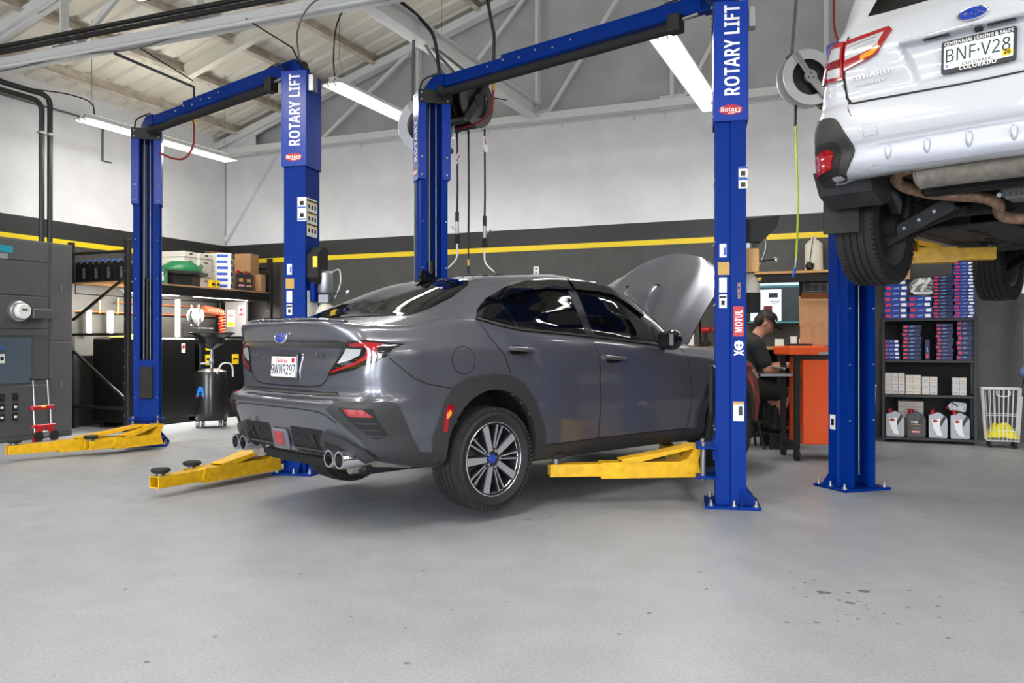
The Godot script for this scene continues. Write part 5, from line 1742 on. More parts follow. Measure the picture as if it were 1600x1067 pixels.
		put_mesh(panel(b, "R", v2([0.63, 1.095, 0.50, 1.10, 0.425, 1.108, 0.455, 1.045, 0.52, 1.025, 0.63, 1.015]), 0.019, 0.004, s, 0.02), "clear_lens", M.lamp_clear, li)
		put_mesh(panel(b, "R", v2([0.54, 1.015, 0.47, 1.03, 0.445, 1.05, 0.44, 1.03, 0.47, 1.005, 0.54, 0.992]), 0.0195, 0.003, s, 0.02), "amber_strip", M.lamp_amber, li)
		for k in 3:
			put_mesh(panel(b, "R", v2([0.628, 1.082 - 0.02 * k, 0.452 + 0.012 * k, 1.09 - 0.02 * k, 0.454 + 0.012 * k, 1.084 - 0.02 * k, 0.628, 1.076 - 0.02 * k]), 0.0205, 0.002, s, 0.03), "lens_rib", M.galv, li)
		# corner pod with its lamp
		put_mesh(panel(b, "R", smooth_poly(v2([0.845, 0.715, 0.75, 0.718, 0.67, 0.70, 0.61, 0.62, 0.56, 0.515, 0.62, 0.40, 0.70, 0.385, 0.842, 0.39, 0.85, 0.55]), 3), 0.014, 0.03, s, 0.025), "corner_pod", M.trim_black, root)
		put_mesh(panel(b, "S", v2([-0.70, 0.715, -0.62, 0.70, -0.54, 0.60, -0.50, 0.46, -0.46, 0.36, -0.62, 0.37, -0.74, 0.40]), 0.013, 0.02, s, 0.03), "corner_pod_side", M.trim_black, root)
		put_mesh(panel(b, "R", smooth_poly(v2([0.835, 0.57, 0.72, 0.585, 0.66, 0.575, 0.632, 0.535, 0.65, 0.43, 0.70, 0.41, 0.835, 0.41]), 3), 0.017, 0.01, s, 0.02), "pod_recess", M.under_black, root)
		put_mesh(panel(b, "R", v2([0.825, 0.535, 0.72, 0.555, 0.675, 0.53, 0.69, 0.44, 0.81, 0.425]), 0.025, 0.01, s, 0.02), "rear_fog_lamp", M.lamp_red, root)
		# wheel arch moulding, sill
		for ax in [0.0, 2.665]:
			var m := []
			for k in 17:
				var a := lerpf(-0.1, PI + 0.1, k / 16.0)
				m.append(Vector2(ax + 0.385 * cos(a), 0.36 + 0.385 * sin(a)))
			for k in 13:
				var a := lerpf(PI + 0.05, -0.05, k / 12.0)
				m.append(Vector2(ax + 0.46 * cos(a), 0.36 + 0.455 * sin(a)))
			put_mesh(panel(b, "S", m, 0.014, 0.05, s, 0.035), "arch_moulding", M.trim_black, root)
		put_mesh(panel(b, "S", v2([0.44, 0.29, 0.45, 0.37, 2.21, 0.37, 2.22, 0.29]), 0.014, 0.03, s, 0.05), "sill_moulding", M.trim_black, root)
		put_mesh(panel(b, "S", v2([-0.45, 1.25, -0.30, 1.42, 0.1, 1.50, 1.0, 1.50, 1.5, 1.42, 2.1, 1.08, 1.0, 1.13, 0.0, 1.2]), 0.005, 0.008, s, 0.06), "side_window", M.glass_dark, root)
		put_mesh(panel(b, "R", v2([0.0, 1.255, 0.30, 1.258, 0.56, 1.265, 0.50, 1.48, 0.0, 1.50]), 0.004, 0.008, s, 0.04), "rear_window", M.glass_dark, root)
		# silver skid panel with pressed ribs
		put_mesh(panel(b, "R", v2([0.0, 0.532, 0.44, 0.528, 0.52, 0.50, 0.575, 0.41, 0.545, 0.392, 0.45, 0.425, 0.36, 0.405, 0.0, 0.402]), 0.012, 0.02, s, 0.03), "skid_panel", M.skid, root)
		for z in [0.0, 0.19, 0.38]:
			if z == 0.0 and s < 0.0:
				continue
			var sp := b.skin("R", Vector2(z, 0.475)) * Vector3(1, 1, s)
			st = S()
			ball(st, sp + Vector3(-0.012, 0, 0), Vector3(0.016, 0.04, 0.018), 12)
			put(st, "skid_rib", M.skid, root)
		# mud flap and liner
		st = S()
		bx(st, eul(Vector3(-0.47, 0.24, s * 0.82), 0, -s * 12, 0), Vector3(0.012, 0.2, 0.2), 0.003)
		put(st, "mud_flap", M.under_black, root)
		st = S()
		prism(st, v2([-0.78, 0.45, -0.42, 0.45, -0.44, 0.30, -0.55, 0.27, -0.70, 0.33]), 0.3, Transform3D(Basis(), Vector3(0, 0, s * 0.70 - 0.15)))
		put(st, "arch_liner", M.under, root)
		for x in [0.0, 2.665]:
			st = S()
			for k in 14:
				var a0 := PI * (k - 0.5) / 13.0
				var a1 := PI * (k + 0.5) / 13.0
				bar(st, Vector3(x + 0.43 * cos(a0), 0.36 + 0.41 * sin(a0), s * 0.72), Vector3(x + 0.43 * cos(a1), 0.36 + 0.41 * sin(a1), s * 0.72), 0.32, 0.012)
			put(st, "wheel_housing", M.under_black, root)
		# wheels hang low: springs at full droop; inner sides seen from below
		for x in [-0.05, 2.6]:
			wheel(root, Transform3D(Basis(Vector3.UP, 0.0 if s > 0 else PI), Vector3(x, 0.205, s * 0.78)), 0.352, 0.225, 0.225, 1, false)
			st = S()
			lathe(st, [Vector2(0, 0), Vector2(0.15, 0), Vector2(0.15, 0.015), Vector2(0.08, 0.03), Vector2(0.08, 0.1), Vector2(0, 0.1)], 24, Transform3D(Basis(Vector3.RIGHT, -s * PI / 2), Vector3(x, 0.205, s * 0.74)))
			put(st, "wheel_carrier", M.under_black, root)
			st = S()
			tube(st, [Vector3(x + 0.05, 0.25, s * 0.62), Vector3(x + 0.08, 0.7, s * 0.56)], 0.035, 12)
			put(st, "shock_absorber", M.under_black, root)
			st = S()
			var coil := []
			for k in 61:
				coil.append(Vector3(x + 0.08 + 0.055 * cos(k * 0.63), 0.3 + 0.35 * k / 60.0, s * 0.56 + 0.055 * sin(k * 0.63)))
			tube(st, coil, 0.008, 6)
			put(st, "coil_spring", M.under_black, root)
		# suspension: pressed lateral arm with holes, trailing arm, thin link
		st = S()
		bar(st, Vector3(-0.12, 0.31, s * 0.32), Vector3(-0.07, 0.13, s * 0.72), 0.03, 0.09, 0.01)
		bar(st, Vector3(-0.06, 0.29, s * 0.32), Vector3(-0.03, 0.13, s * 0.72), 0.10, 0.012, 0.004)
		put(st, "lateral_arm", M.under, root)
		for k in 3:
			st = S()
			var q := Vector3(-0.12, 0.31, s * 0.32).lerp(Vector3(-0.07, 0.13, s * 0.72), 0.25 + 0.22 * k)
			disc(st, Transform3D(Basis(Vector3(0, 0, 1), PI / 2), q + Vector3(-0.012, 0, 0)), 0.010, 0.006, 8)
			put(st, "arm_bolt", M.galv, root)
		st = S()
		bar(st, Vector3(0.5, 0.28, s * 0.62), Vector3(0.04, 0.15, s * 0.66), 0.05, 0.06, 0.012)
		bar(st, Vector3(0.1, 0.3, s * 0.3), Vector3(0.06, 0.17, s * 0.7), 0.04, 0.05, 0.01)
		put(st, "trailing_arm", M.under_black, root)
		st = S()
		bar(st, Vector3(2.3, 0.26, s * 0.36), Vector3(2.6, 0.13, s * 0.72), 0.05, 0.07, 0.012)
		put(st, "front_arm", M.under_black, root)
		# flat under-trays
		st = S()
		bx(st, at(Vector3(1.25, 0.235, s * 0.42)), Vector3(1.7, 0.03, 0.5), 0.01)
		put(st, "under_tray", M.under, root)
		st = S()
		bar(st, Vector3(0.35, 0.245, s * 0.72), Vector3(2.2, 0.245, s * 0.72), 0.12, 0.06, 0.015)
		put(st, "sill_rail", M.under, root)
		for k in 3:
			st = S()
			bx(st, at(Vector3(0.75 + 0.5 * k, 0.217, s * (0.42 + 0.03 * (k % 2)))), Vector3(0.34, 0.012, 0.05), 0.005)
			put(st, "tray_rib", M.under_black, root)
		# door mirror
		var mr := part("door_mirror", root)
		st = S()
		ball(st, Vector3(1.86, 1.14, s * 1.0), Vector3(0.08, 0.085, 0.11), 14)
		bar(st, Vector3(1.9, 1.08, s * 0.84), Vector3(1.88, 1.1, s * 0.94), 0.06, 0.05, 0.01)
		put(st, "shell", M.gloss_black, mr)
	# seams: near-black strips painted for the shade in the gaps
	st = S()
	seam(st, b, "R", v2([0.64, 1.16, 0.645, 1.10, 0.648, 0.93, 0.635, 0.82, 0.60, 0.775, 0.57, 0.767]), 0.013, 0.003, -1.0)
	put(st, "gate_gap_shade", M.seam, root)
	st = S()
	seam(st, b, "R", v2([0.64, 1.16, 0.645, 1.10, 0.648, 0.93, 0.635, 0.82, 0.60, 0.775, 0.57, 0.767]), 0.008, 0.003, 1.0)
	put(st, "gate_gap_shade", M.seam, root)
	st = S()
	for s in [1.0, -1.0]:
		seam(st, b, "R", v2([0.575, 0.765, 0.3, 0.755, 0.0, 0.752]), 0.017, 0.003, s)
	put(st, "gate_lower_shade", M.seam, root)
	st = S()
	seam(st, b, "R", [Vector2(0.50, 0.628), Vector2(0.43, 0.628), Vector2(0.43, 0.568), Vector2(0.50, 0.568), Vector2(0.50, 0.628)], 0.003, 0.002, -1.0)
	put(st, "tow_cover_gap", M.galv, root)
	st = S()
	seam(st, b, "R", v2([0.66, 0.90, 0.62, 0.80, 0.60, 0.745, 0.57, 0.69]), 0.004, 0.002, -1.0)
	put(st, "bumper_gap_shade", M.seam, root)
	# overhanging bar above the plate with lamps and latch
	st = S()
	for s in [1.0, -1.0]:
		bar(st, b.skin("R", Vector2(0.0, 1.035)) + Vector3(-0.006, 0.0, 0), b.skin("R", Vector2(0.34, 1.03)) * Vector3(1, 1, s) + Vector3(-0.004, 0, 0), 0.035, 0.02, 0.008)
	put(st, "gate_handle_bar", M.white_paint, root)
	for z in [-0.17, 0.12]:
		st = S()
		bx(st, at(b.skin("R", Vector2(absf(z), 1.018)) * Vector3(1, 1, signf(z)) + Vector3(-0.015, 0, 0)), Vector3(0.03, 0.01, 0.12), 0.003)
		put(st, "plate_lamp_housing", M.gloss_black, root)
	st = S()
	bx(st, at(b.skin("R", Vector2(0.02, 1.014)) + Vector3(-0.02, 0, 0)), Vector3(0.025, 0.02, 0.035), 0.004)
	put(st, "gate_camera", M.under_black, root)
	star_badge(root, frame(b.skin("R", Vector2(0.0, 1.088)) + Vector3(-0.004, 0, 0), Vector3(0, 0, 1), Vector3(0.35, 1, 0)), 0.145, 0.075)
	# number plate
	var pl := part("number_plate", root)
	var pf := frame(b.skin("R", Vector2(0.0, 0.912)) + Vector3(-0.016, 0, 0.015), Vector3(0, 0, 1), Vector3(0.08, 1, 0))
	st = S()
	prism(st, rrect(0.33, 0.165, 0.012), 0.008, pf * at(Vector3(0, 0, -0.008)))
	put(st, "frame", M.trim_black, pl)
	st = S()
	prism(st, rrect(0.305, 0.115, 0.008), 0.002, pf * at(Vector3(0, -0.003, 0)))
	put(st, "sheet", M.plate_white, pl)
	lettering(pl, "number", "BNF·V28", 0.065, pf * at(Vector3(-0.004, 0.004, 0.003)), M.plate_green, 0.86, "Droid Sans", false)
	lettering(pl, "dealer_lettering", "CENTENNIAL LEASING & SALES", 0.016, pf * at(Vector3(0, 0.066, 0.002)), M.white_print, 0.93)
	lettering(pl, "state_lettering", "COLORADO", 0.02, pf * at(Vector3(0.0, -0.068, 0.002)), M.white_print, 1.1)
	lettering(pl, "state_print", "COLORADO", 0.015, pf * at(Vector3(0.0, -0.049, 0.003)), M.plate_green, 1.3, "Droid Sans", false)
	flat_sign(pl, "sticker", M.yellow, pf * at(Vector3(0.128, -0.036, 0.003)), 0.042, 0.032)
	lettering(pl, "sticker_number", "26", 0.018, pf * at(Vector3(0.128, -0.036, 0.0045)), M.under_black, 1.1)
	lettering(pl, "sticker_number", "9", 0.014, pf * at(Vector3(-0.137, -0.047, 0.003)), M.paper_blue, 1.0)
	for w in [["SUBARU", -0.50, 0.905, 0.022, 1.9], ["CROSSTREK", -0.50, 0.868, 0.014, 1.5]]:
		lettering(root, "badge_lettering", w[0], w[3], frame(b.skin("R", Vector2(0.50, w[2])) * Vector3(1, 1, -1) + Vector3(-0.004, 0, 0), b.skin("R", Vector2(0.42, w[2])) * Vector3(1, 1, -1) - b.skin("R", Vector2(0.58, w[2])) * Vector3(1, 1, -1), Vector3(0.05, 1, 0)), M.galv, w[4])
	# underside
	st = S()
	box(st, Vector3(-0.78, 0.42, -0.62), Vector3(3.2, 0.5, 0.62), 0.02)
	box(st, Vector3(0.1, 0.26, -0.2), Vector3(2.6, 0.45, 0.2), 0.03)
	put(st, "floor_pan", M.under_black, root)
	st = S()
	bx(st, at(Vector3(0.22, 0.31, 0)), Vector3(0.1, 0.08, 0.9), 0.02)
	bx(st, at(Vector3(-0.3, 0.36, 0)), Vector3(0.09, 0.07, 0.85), 0.02)
	put(st, "subframe", M.under_black, root)
	# rear muffler: long oval can lying across
	st = S()
	lathe(st, [Vector2(0, 0), Vector2(0.09, 0.0), Vector2(0.105, 0.012), Vector2(0.105, 0.02), Vector2(0.1, 0.024), Vector2(0.1, 0.70), Vector2(0.105, 0.71), Vector2(0.09, 0.73), Vector2(0, 0.73)], 28, Transform3D(Basis(Vector3(1.15, 0, 0), Vector3(0, 0, 1), Vector3(0, -0.78, 0)), Vector3(-0.62, 0.40, -0.34)))
	put(st, "muffler", M.muffler, root)
	st = S()
	tube(st, arc_pts([Vector3(-0.62, 0.44, -0.34), Vector3(-0.6, 0.43, -0.44), Vector3(-0.5, 0.41, -0.50), Vector3(-0.38, 0.38, -0.49), Vector3(-0.26, 0.35, -0.40), Vector3(-0.2, 0.33, -0.28), Vector3(-0.16, 0.31, -0.16), Vector3(-0.08, 0.28, -0.10), Vector3(0.03, 0.24, -0.12), Vector3(0.12, 0.215, -0.08), Vector3(0.2, 0.215, 0.05), Vector3(0.26, 0.22, 0.25)], 5), 0.032, 14)
	put(st, "exhaust_pipe", M.pipe_rust, root)
	# final drive: finned casting
	st = S()
	bx(st, at(Vector3(-0.12, 0.36, 0.04)), Vector3(0.22, 0.16, 0.2), 0.03)
	put(st, "final_drive", M.cast_alu, root)
	for k in 6:
		st = S()
		bx(st, at(Vector3(-0.235, 0.355, -0.03 + 0.028 * k)), Vector3(0.03, 0.13, 0.008), 0.003)
		put(st, "drive_fin", M.cast_alu, root)
	for k in 4:
		st = S()
		disc(st, Transform3D(Basis(Vector3(0, 0, 1), PI / 2), Vector3(-0.235, 0.30 + 0.11 * (k / 2), -0.05 + 0.17 * (k % 2))), 0.014, 0.014, 6)
		put(st, "drive_bolt", M.galv, root)

# ---------- left side: switch cabinet, rack, tanks ----------
func jug(label: String, where: Transform3D, w: float, h: float, d: float, body: Material, cap: Material, sticker: Material, group: String, called := "oil_jug") -> Node3D:
	# flat plastic can with a cut-away handle at one shoulder; front faces +z
	var t := thing(called, label, "bottle", where, group)
	var st := S()
	var a := w / 2
	prism(st, [Vector2(-a, 0.01), Vector2(-a + 0.01, 0), Vector2(a - 0.01, 0), Vector2(a, 0.01), Vector2(a, h * 0.62), Vector2(a * 0.86, h * 0.76), Vector2(a * 0.1, h * 0.9), Vector2(-a * 0.2, h * 0.9), Vector2(-a * 0.3, h * 0.86), Vector2(-a, h * 0.8)], d, at(Vector3(0, 0, -d / 2)))
	put(st, "body", body, t)
	st = S()
	bx(st, eul(Vector3(a * 0.46, h * 0.6, d / 2 + 0.0005), 0, 0, 62), Vector3(h * 0.4, w * 0.16, 0.002))
	put(st, "handle_opening", M.black, t)
	st = S()
	disc(st, at(Vector3(-a * 0.55, h * 0.82, 0)), minf(d * 0.3, 0.024), h * 0.16, 12, 0.003)
	put(st, "cap", cap, t)
	if sticker:
		st = S()
		bx(st, at(Vector3(-a * 0.2, h * 0.38, d / 2 + 0.0005)), Vector3(w * 0.5, h * 0.45, 0.002))
		put(st, "paper_label", sticker, t)
	return t

func carton(label: String, where: Transform3D, size: Vector3, m: Material, group := "", called := "cardboard_box") -> Node3D:
	var t := thing(called, label, "box", where, group)
	var st := S()
	bx(st, at(Vector3(0, size.y / 2, 0)), size, 0.004)
	put(st, "carton", m, t)
	return t

func switch_cabinet() -> void:
	var t := thing("electrical_cabinet", "tall dark grey electrical switch cabinet with round meter against left wall", "cabinet", at(Vector3(-9.235, 0, -6.56)))
	# local: front at x = 0.435
	var m := mat("cabinet_grey", rgb(76, 77, 79), 0.45)
	var st := S()
	box(st, Vector3(-0.43, 0, -0.46), Vector3(0.42, 2.27, 0.76), 0.008)
	put(st, "main_body", m, t)
	st = S()
	box(st, Vector3(-0.43, 0, -0.77), Vector3(0.42, 2.27, -0.465), 0.008)
	put(st, "side_body", m, t)
	for p in [[2.03, 2.25], [1.64, 2.015], [1.265, 1.625], [1.185, 1.25], [0.06, 0.62]]:
		st = S()
		box(st, Vector3(0.42, p[0], -0.42), Vector3(0.432, p[1], 0.74), 0.003)
		put(st, "front_panel", m, t)
	for p in [[0.06, 1.12], [1.13, 2.25]]:
		st = S()
		box(st, Vector3(0.42, p[0], -0.755), Vector3(0.432, p[1], -0.48), 0.003)
		var d := put(st, "side_door", m, t)
		st = S()
		bx(st, at(Vector3(0.438, p[0] + 0.55 if p[0] < 1 else p[0] + 0.62, -0.6)), Vector3(0.014, 0.09, 0.012), 0.003)
		put(st, "latch", M.grey_metal, d)
	# lower switch door in a frame, with a blue lever
	st = S()
	box(st, Vector3(0.42, 0.65, -0.22), Vector3(0.436, 1.16, 0.74), 0.003)
	var sd := put(st, "switch_door", mat("cabinet_blue_grey", rgb(74, 86, 98), 0.45), t)
	st = S()
	bar(st, Vector3(0.45, 1.10, 0.3), Vector3(0.45, 1.03, 0.12), 0.03, 0.04, 0.006)
	put(st, "lever", mat("lever_blue", rgb(50, 90, 140), 0.4), sd)
	flat_sign(sd, "notice", M.paper, frame(Vector3(0.438, 0.93, 0.14), Vector3(0, 0, -1), Vector3.UP), 0.07, 0.1)
	flat_sign(sd, "notice_print", M.black, frame(Vector3(0.4395, 0.93, 0.14), Vector3(0, 0, -1), Vector3.UP), 0.04, 0.04)
	flat_sign(t, "teal_label", mat("teal", rgb(20, 140, 160), 0.5), frame(Vector3(0.434, 2.14, 0.12), Vector3(0, 0, -1), Vector3.UP), 0.22, 0.075)
	flat_sign(t, "rating_plate", M.galv, frame(Vector3(0.434, 2.06, 0.12), Vector3(0, 0, -1), Vector3.UP), 0.1, 0.06)
	# breaker windows
	for z in [0.16, 0.0]:
		for k in 3:
			flat_sign(t, "breaker_window", M.black, frame(Vector3(0.4345, 0.50 - 0.11 * k, z - 0.02), Vector3(0, 0, -1), Vector3.UP), 0.065, 0.085, 0.004)
			st = S()
			bx(st, at(Vector3(0.44, 0.50 - 0.11 * k, z - 0.02)), Vector3(0.014, 0.025, 0.03), 0.003)
			put(st, "breaker_toggle", M.paper if k > 0 else M.black_matte, t)
	# meter
	var e := part("electric_meter", t)
	var q := Transform3D(Basis(Vector3(0, 0, 1), -PI / 2), Vector3(0.43, 1.455, -0.04))
	st = S()
	lathe(st, [Vector2(0, 0), Vector2(0.115, 0), Vector2(0.115, 0.05), Vector2(0.1, 0.06), Vector2(0.1, 0.08), Vector2(0, 0.08)], 28, q)
	put(st, "socket_ring", M.galv, e)
	st = S()
	lathe(st, [Vector2(0, 0.08), Vector2(0.088, 0.08), Vector2(0.086, 0.12), Vector2(0.075, 0.13), Vector2(0, 0.132)], 28, q)
	put(st, "dial_cover", M.white_plastic, e)
	flat_sign(e, "dial_display", M.black, frame(Vector3(0.564, 1.47, -0.04), Vector3(0, 0, -1), Vector3.UP), 0.07, 0.02)
	st = S()
	bx(st, at(Vector3(0.5, 1.43, -0.26)), Vector3(0.14, 0.11, 0.24), 0.008)
	put(st, "terminal_box", m, t)

func hand_truck() -> void:
	var t := thing("hand_truck", "folding red and grey hand truck leaning on electrical cabinet", "hand truck", eul(Vector3(-8.60, 0, -6.78), 0, 0, 5))
	var st
	for z in [-0.105, 0.105]:
		st = S()
		tube(st, [Vector3(0, 0.03, z), Vector3(0, 0.38, z)], 0.013, 8)
		tube(st, [Vector3(0, 0.38, z * 0.86), Vector3(0, 0.70, z * 0.86)], 0.01, 8)
		put(st, "rail", M.galv, t)
	st = S()
	tube(st, [Vector3(0, 0.70, -0.12), Vector3(0, 0.70, 0.12)], 0.016, 10)
	put(st, "grip", M.black_matte, t)
	for y in [0.375, 0.17]:
		st = S()
		bx(st, at(Vector3(0.005, y, 0)), Vector3(0.045, 0.05 if y > 0.2 else 0.035, 0.29), 0.01)
		put(st, "cross_bracket", M.red, t)
	st = S()
	bx(st, at(Vector3(0.03, 0.385, 0)), Vector3(0.01, 0.022, 0.06), 0.004)
	put(st, "release_button", M.yellow, t)
	for s in [-1, 1]:
		st = S()
		prism(st, v2([0.0, 0.16, 0.05, 0.17, 0.14, 0.04, 0.13, 0.0, 0.06, 0.0]), 0.03, Transform3D(Basis(Vector3.UP, PI / 2 if s < 0 else -PI / 2), Vector3(0.01 + (0.0 if s < 0 else 0.03), 0.0, s * 0.02)))
		put(st, "side_plate", M.red, t)
		st = S()
		tube(st, [Vector3(0.03, 0.055, s * 0.10), Vector3(0.06, 0.055, s * 0.10)], 0.055, 16)
		put(st, "wheel", M.rubber, t)
	st = S()
	bx(st, at(Vector3(0.03, 0.08, 0)), Vector3(0.02, 0.07, 0.12), 0.01)
	put(st, "folded_toe_plate", M.galv, t)

func rack() -> void:
	var t := thing("pallet_rack", "black steel pallet rack with plywood deck along left wall", "rack", at(Vector3(-9.065, 0, -9.285)))
	# local x -0.515..0.515, z from 1.385 (near) to -1.385 (far)
	var st
	for x in [-0.49, 0.49]:
		for z in [1.36, -1.36]:
			var up := part("upright", t)
			st = S()
			bx(st, at(Vector3(x, 1.2, z)), Vector3(0.075, 2.4, 0.06), 0.006)
			bx(st, at(Vector3(x, 0.006, z)), Vector3(0.13, 0.012, 0.12), 0.003)
			put(st, "post", M.black, up)
			for k in 22:
				st = S()
				bx(st, at(Vector3(x - 0.016 + 0.032 * (k % 2), 0.2 + 0.1 * k, z + 0.0305)), Vector3(0.016, 0.03, 0.002))
				put(st, "slot", M.black_matte if k % 2 else M.grey_metal, up)
	for z in [1.36, -1.36]:
		for l in [[-0.45, 0.28, 0.45, 0.28], [-0.45, 1.21, 0.45, 1.21], [-0.45, 2.25, 0.45, 2.25], [-0.45, 1.40, 0.45, 1.92], [-0.45, 1.0, 0.45, 0.40]]:
			st = S()
			bar(st, Vector3(l[0], l[1], z), Vector3(l[2], l[3], z), 0.03, 0.035, 0.004)
			put(st, "brace", M.black, t)
	for x in [-0.47, 0.49]:
		st = S()
		bx(st, at(Vector3(x, 1.80, 0)), Vector3(0.05, 0.12, 2.66), 0.005)
		put(st, "beam", M.black, t)
	for k in 3:
		st = S()
		bx(st, at(Vector3(0.0, 1.872, 0.9 - 0.9 * k)), Vector3(0.98, 0.018, 0.89), 0.002)
		put(st, "deck_panel", M.plywood, t)
	# lamps under the deck
	for p in [[-8.46, 0.95], [-9.75, 1.15]]:
		var l := thing("shelf_light", "short glowing strip light under the %s of the black rack deck" % ("near half" if p[0] > -9 else "far half"), "light", at(Vector3(-8.72, 1.745, p[0])), "strip lights under the rack deck")
		st = S()
		bx(st, at(Vector3(0, 0.028, 0)), Vector3(0.09, 0.03, p[1]), 0.004)
		put(st, "housing", M.steel_white, l)
		st = S()
		tube(st, [Vector3(0, 0.004, -p[1] / 2 + 0.02), Vector3(0, 0.004, p[1] / 2 - 0.02)], 0.013, 10)
		put(st, "light_tube", M.shelf_tube, l)
		var a := AreaLight3D.new()
		a.name = "lamp"
		l.add_child(a)
		a.position = Vector3(0, -0.014, 0)
		a.transform.basis = facing(Vector3(-0.45, -0.9, 0))
		a.area_size = Vector2(0.03, p[1] - 0.06)
		a.light_energy = 6.0
		a.light_color = rgb(255, 250, 238)
		a.area_range = 15.0
		a.area_attenuation = 2.0
		a.shadow_enabled = true

func oil_tank(where: Vector3, label: String) -> Node3D:
	var t := thing("oil_tank", label, "tank", at(where), "black storage tanks under the rack")
	var st := S()
	bx(st, at(Vector3(0, 0.62, 0)), Vector3(0.62, 1.1, 1.2), 0.02)
	put(st, "shell", M.tank_black, t)
	for x in [-0.25, 0.25]:
		st = S()
		bar(st, Vector3(x, 0.0, -0.5), Vector3(x, 0.0, 0.5), 0.06, 0.14, 0.005)
		put(st, "skid", M.black, t)
	st = S()
	disc(st, at(Vector3(-0.18, 1.17, -0.3)), 0.05, 0.04, 14, 0.005)
	put(st, "filler_cap", M.black_matte, t)
	return t

func rag(label: String, where: Transform3D, size: Vector3, m: Material, sd: int, called := "rag") -> Node3D:
	var t := thing(called, label, "cloth", where)
	var rng := RandomNumberGenerator.new()
	rng.seed = sd
	var st := S()
	st.set_smooth_group(1)
	var g := []
	var f := FastNoiseLite.new()
	f.seed = sd
	f.frequency = 6.0
	for i in 9:
		var row := []
		for j in 9:
			var u := i / 8.0 * 2 - 1
			var v := j / 8.0 * 2 - 1
			var k := maxf(0.0, 1.0 - u * u * 0.9) * maxf(0.0, 1.0 - v * v * 0.9)
			row.append(Vector3(u * size.x / 2 * (1 + 0.2 * f.get_noise_2d(u, v + 5)), size.y * (0.08 + k * (0.65 + 0.6 * f.get_noise_2d(u * 0.6, v * 0.6))), v * size.z / 2 * (1 + 0.2 * f.get_noise_2d(u + 9, v))))
		g.append(row)
	for i in 8:
		for j in 8:
			quad(st, g[i][j], g[i][j + 1], g[i + 1][j + 1], g[i + 1][j])
	put(st, "folds", m, t)
	return t

func drain_cart() -> void:
	var t := thing("oil_drain_cart", "black oil drain barrel on castors with wide funnel and blue letter A", "oil drain", at(Vector3(-7.98, 0, -8.74), 30))
	var st := S()
	lathe(st, [Vector2(0, 0.1), Vector2(0.19, 0.1), Vector2(0.2, 0.115), Vector2(0.205, 0.2), Vector2(0.205, 0.68), Vector2(0.195, 0.73), Vector2(0.1, 0.765), Vector2(0, 0.77)], 28, Transform3D(), 40)
	put(st, "barrel", M.drum_black, t)
	for k in 4:
		var c := part("castor", t)
		var a := TAU * (k + 0.5) / 4.0
		st = S()
		tube(st, [Vector3(0.2 * cos(a) - 0.015, 0.045, 0.2 * sin(a)), Vector3(0.2 * cos(a) + 0.015, 0.045, 0.2 * sin(a))], 0.045, 14)
		put(st, "tread", M.grey_metal, c)
		st = S()
		bx(st, at(Vector3(0.2 * cos(a), 0.09, 0.2 * sin(a))), Vector3(0.045, 0.05, 0.03), 0.004)
		put(st, "fork", M.black, c)
	st = S()
	tube(st, [Vector3(0, 0.76, 0), Vector3(0, 1.04, 0)], 0.022, 12)
	put(st, "stem", M.galv, t)
	st = S()
	tube(st, [Vector3(-0.14, 0.83, 0.0), Vector3(0.0, 0.84, 0)], 0.012, 8)
	ball(st, Vector3(0, 0.86, 0), Vector3(0.035, 0.05, 0.035), 10)
	put(st, "valve", M.galv, t)
	st = S()
	lathe(st, [Vector2(0.02, 1.02), Vector2(0.06, 1.03), Vector2(0.15, 1.09), Vector2(0.165, 1.17), Vector2(0.28, 1.22), Vector2(0.29, 1.235), Vector2(0.28, 1.24), Vector2(0.15, 1.19), Vector2(0.13, 1.10), Vector2(0, 1.06)], 32, Transform3D(), 40)
	put(st, "funnel", M.drum_black, t)
	st = S()
	tube(st, arc_pts([Vector3(0.1, 0.7, 0.16), Vector3(0.16, 0.83, 0.14), Vector3(0.26, 0.82, 0.05), Vector3(0.27, 0.66, 0.0)], 4), 0.012, 8)
	put(st, "push_handle", M.white_plastic, t)
	# blue capital A with a dark star, red feet
	var f := frame(Vector3(sin(deg_to_rad(-28)) * 0.207, 0.4, cos(deg_to_rad(-28)) * 0.207), Vector3(cos(deg_to_rad(-28)), 0, -sin(deg_to_rad(-28))), Vector3.UP)
	st = S()
	prism(st, v2([-0.075, 0.0, -0.03, 0.14, 0.03, 0.14, 0.075, 0.0, 0.035, 0.0, 0.025, 0.035, -0.025, 0.035, -0.035, 0.0]), 0.006, f * at(Vector3(0, 0, -0.003)))
	put(st, "letter", M.letter_blue, t)
	st = S()
	var star := []
	for i in 10:
		var r := 0.034 if i % 2 == 0 else 0.014
		star.append(Vector2(r * sin(TAU * i / 10.0), 0.06 + r * cos(TAU * i / 10.0)))
	prism(st, star, 0.002, f * at(Vector3(0, 0, 0.003)))
	put(st, "letter_star", M.drum_black, t)
	flat_sign(t, "letter_foot", M.red, f * at(Vector3(-0.055, 0.01, 0.003)), 0.03, 0.02)
	flat_sign(t, "letter_foot", M.red, f * at(Vector3(0.055, 0.01, 0.003)), 0.03, 0.02)

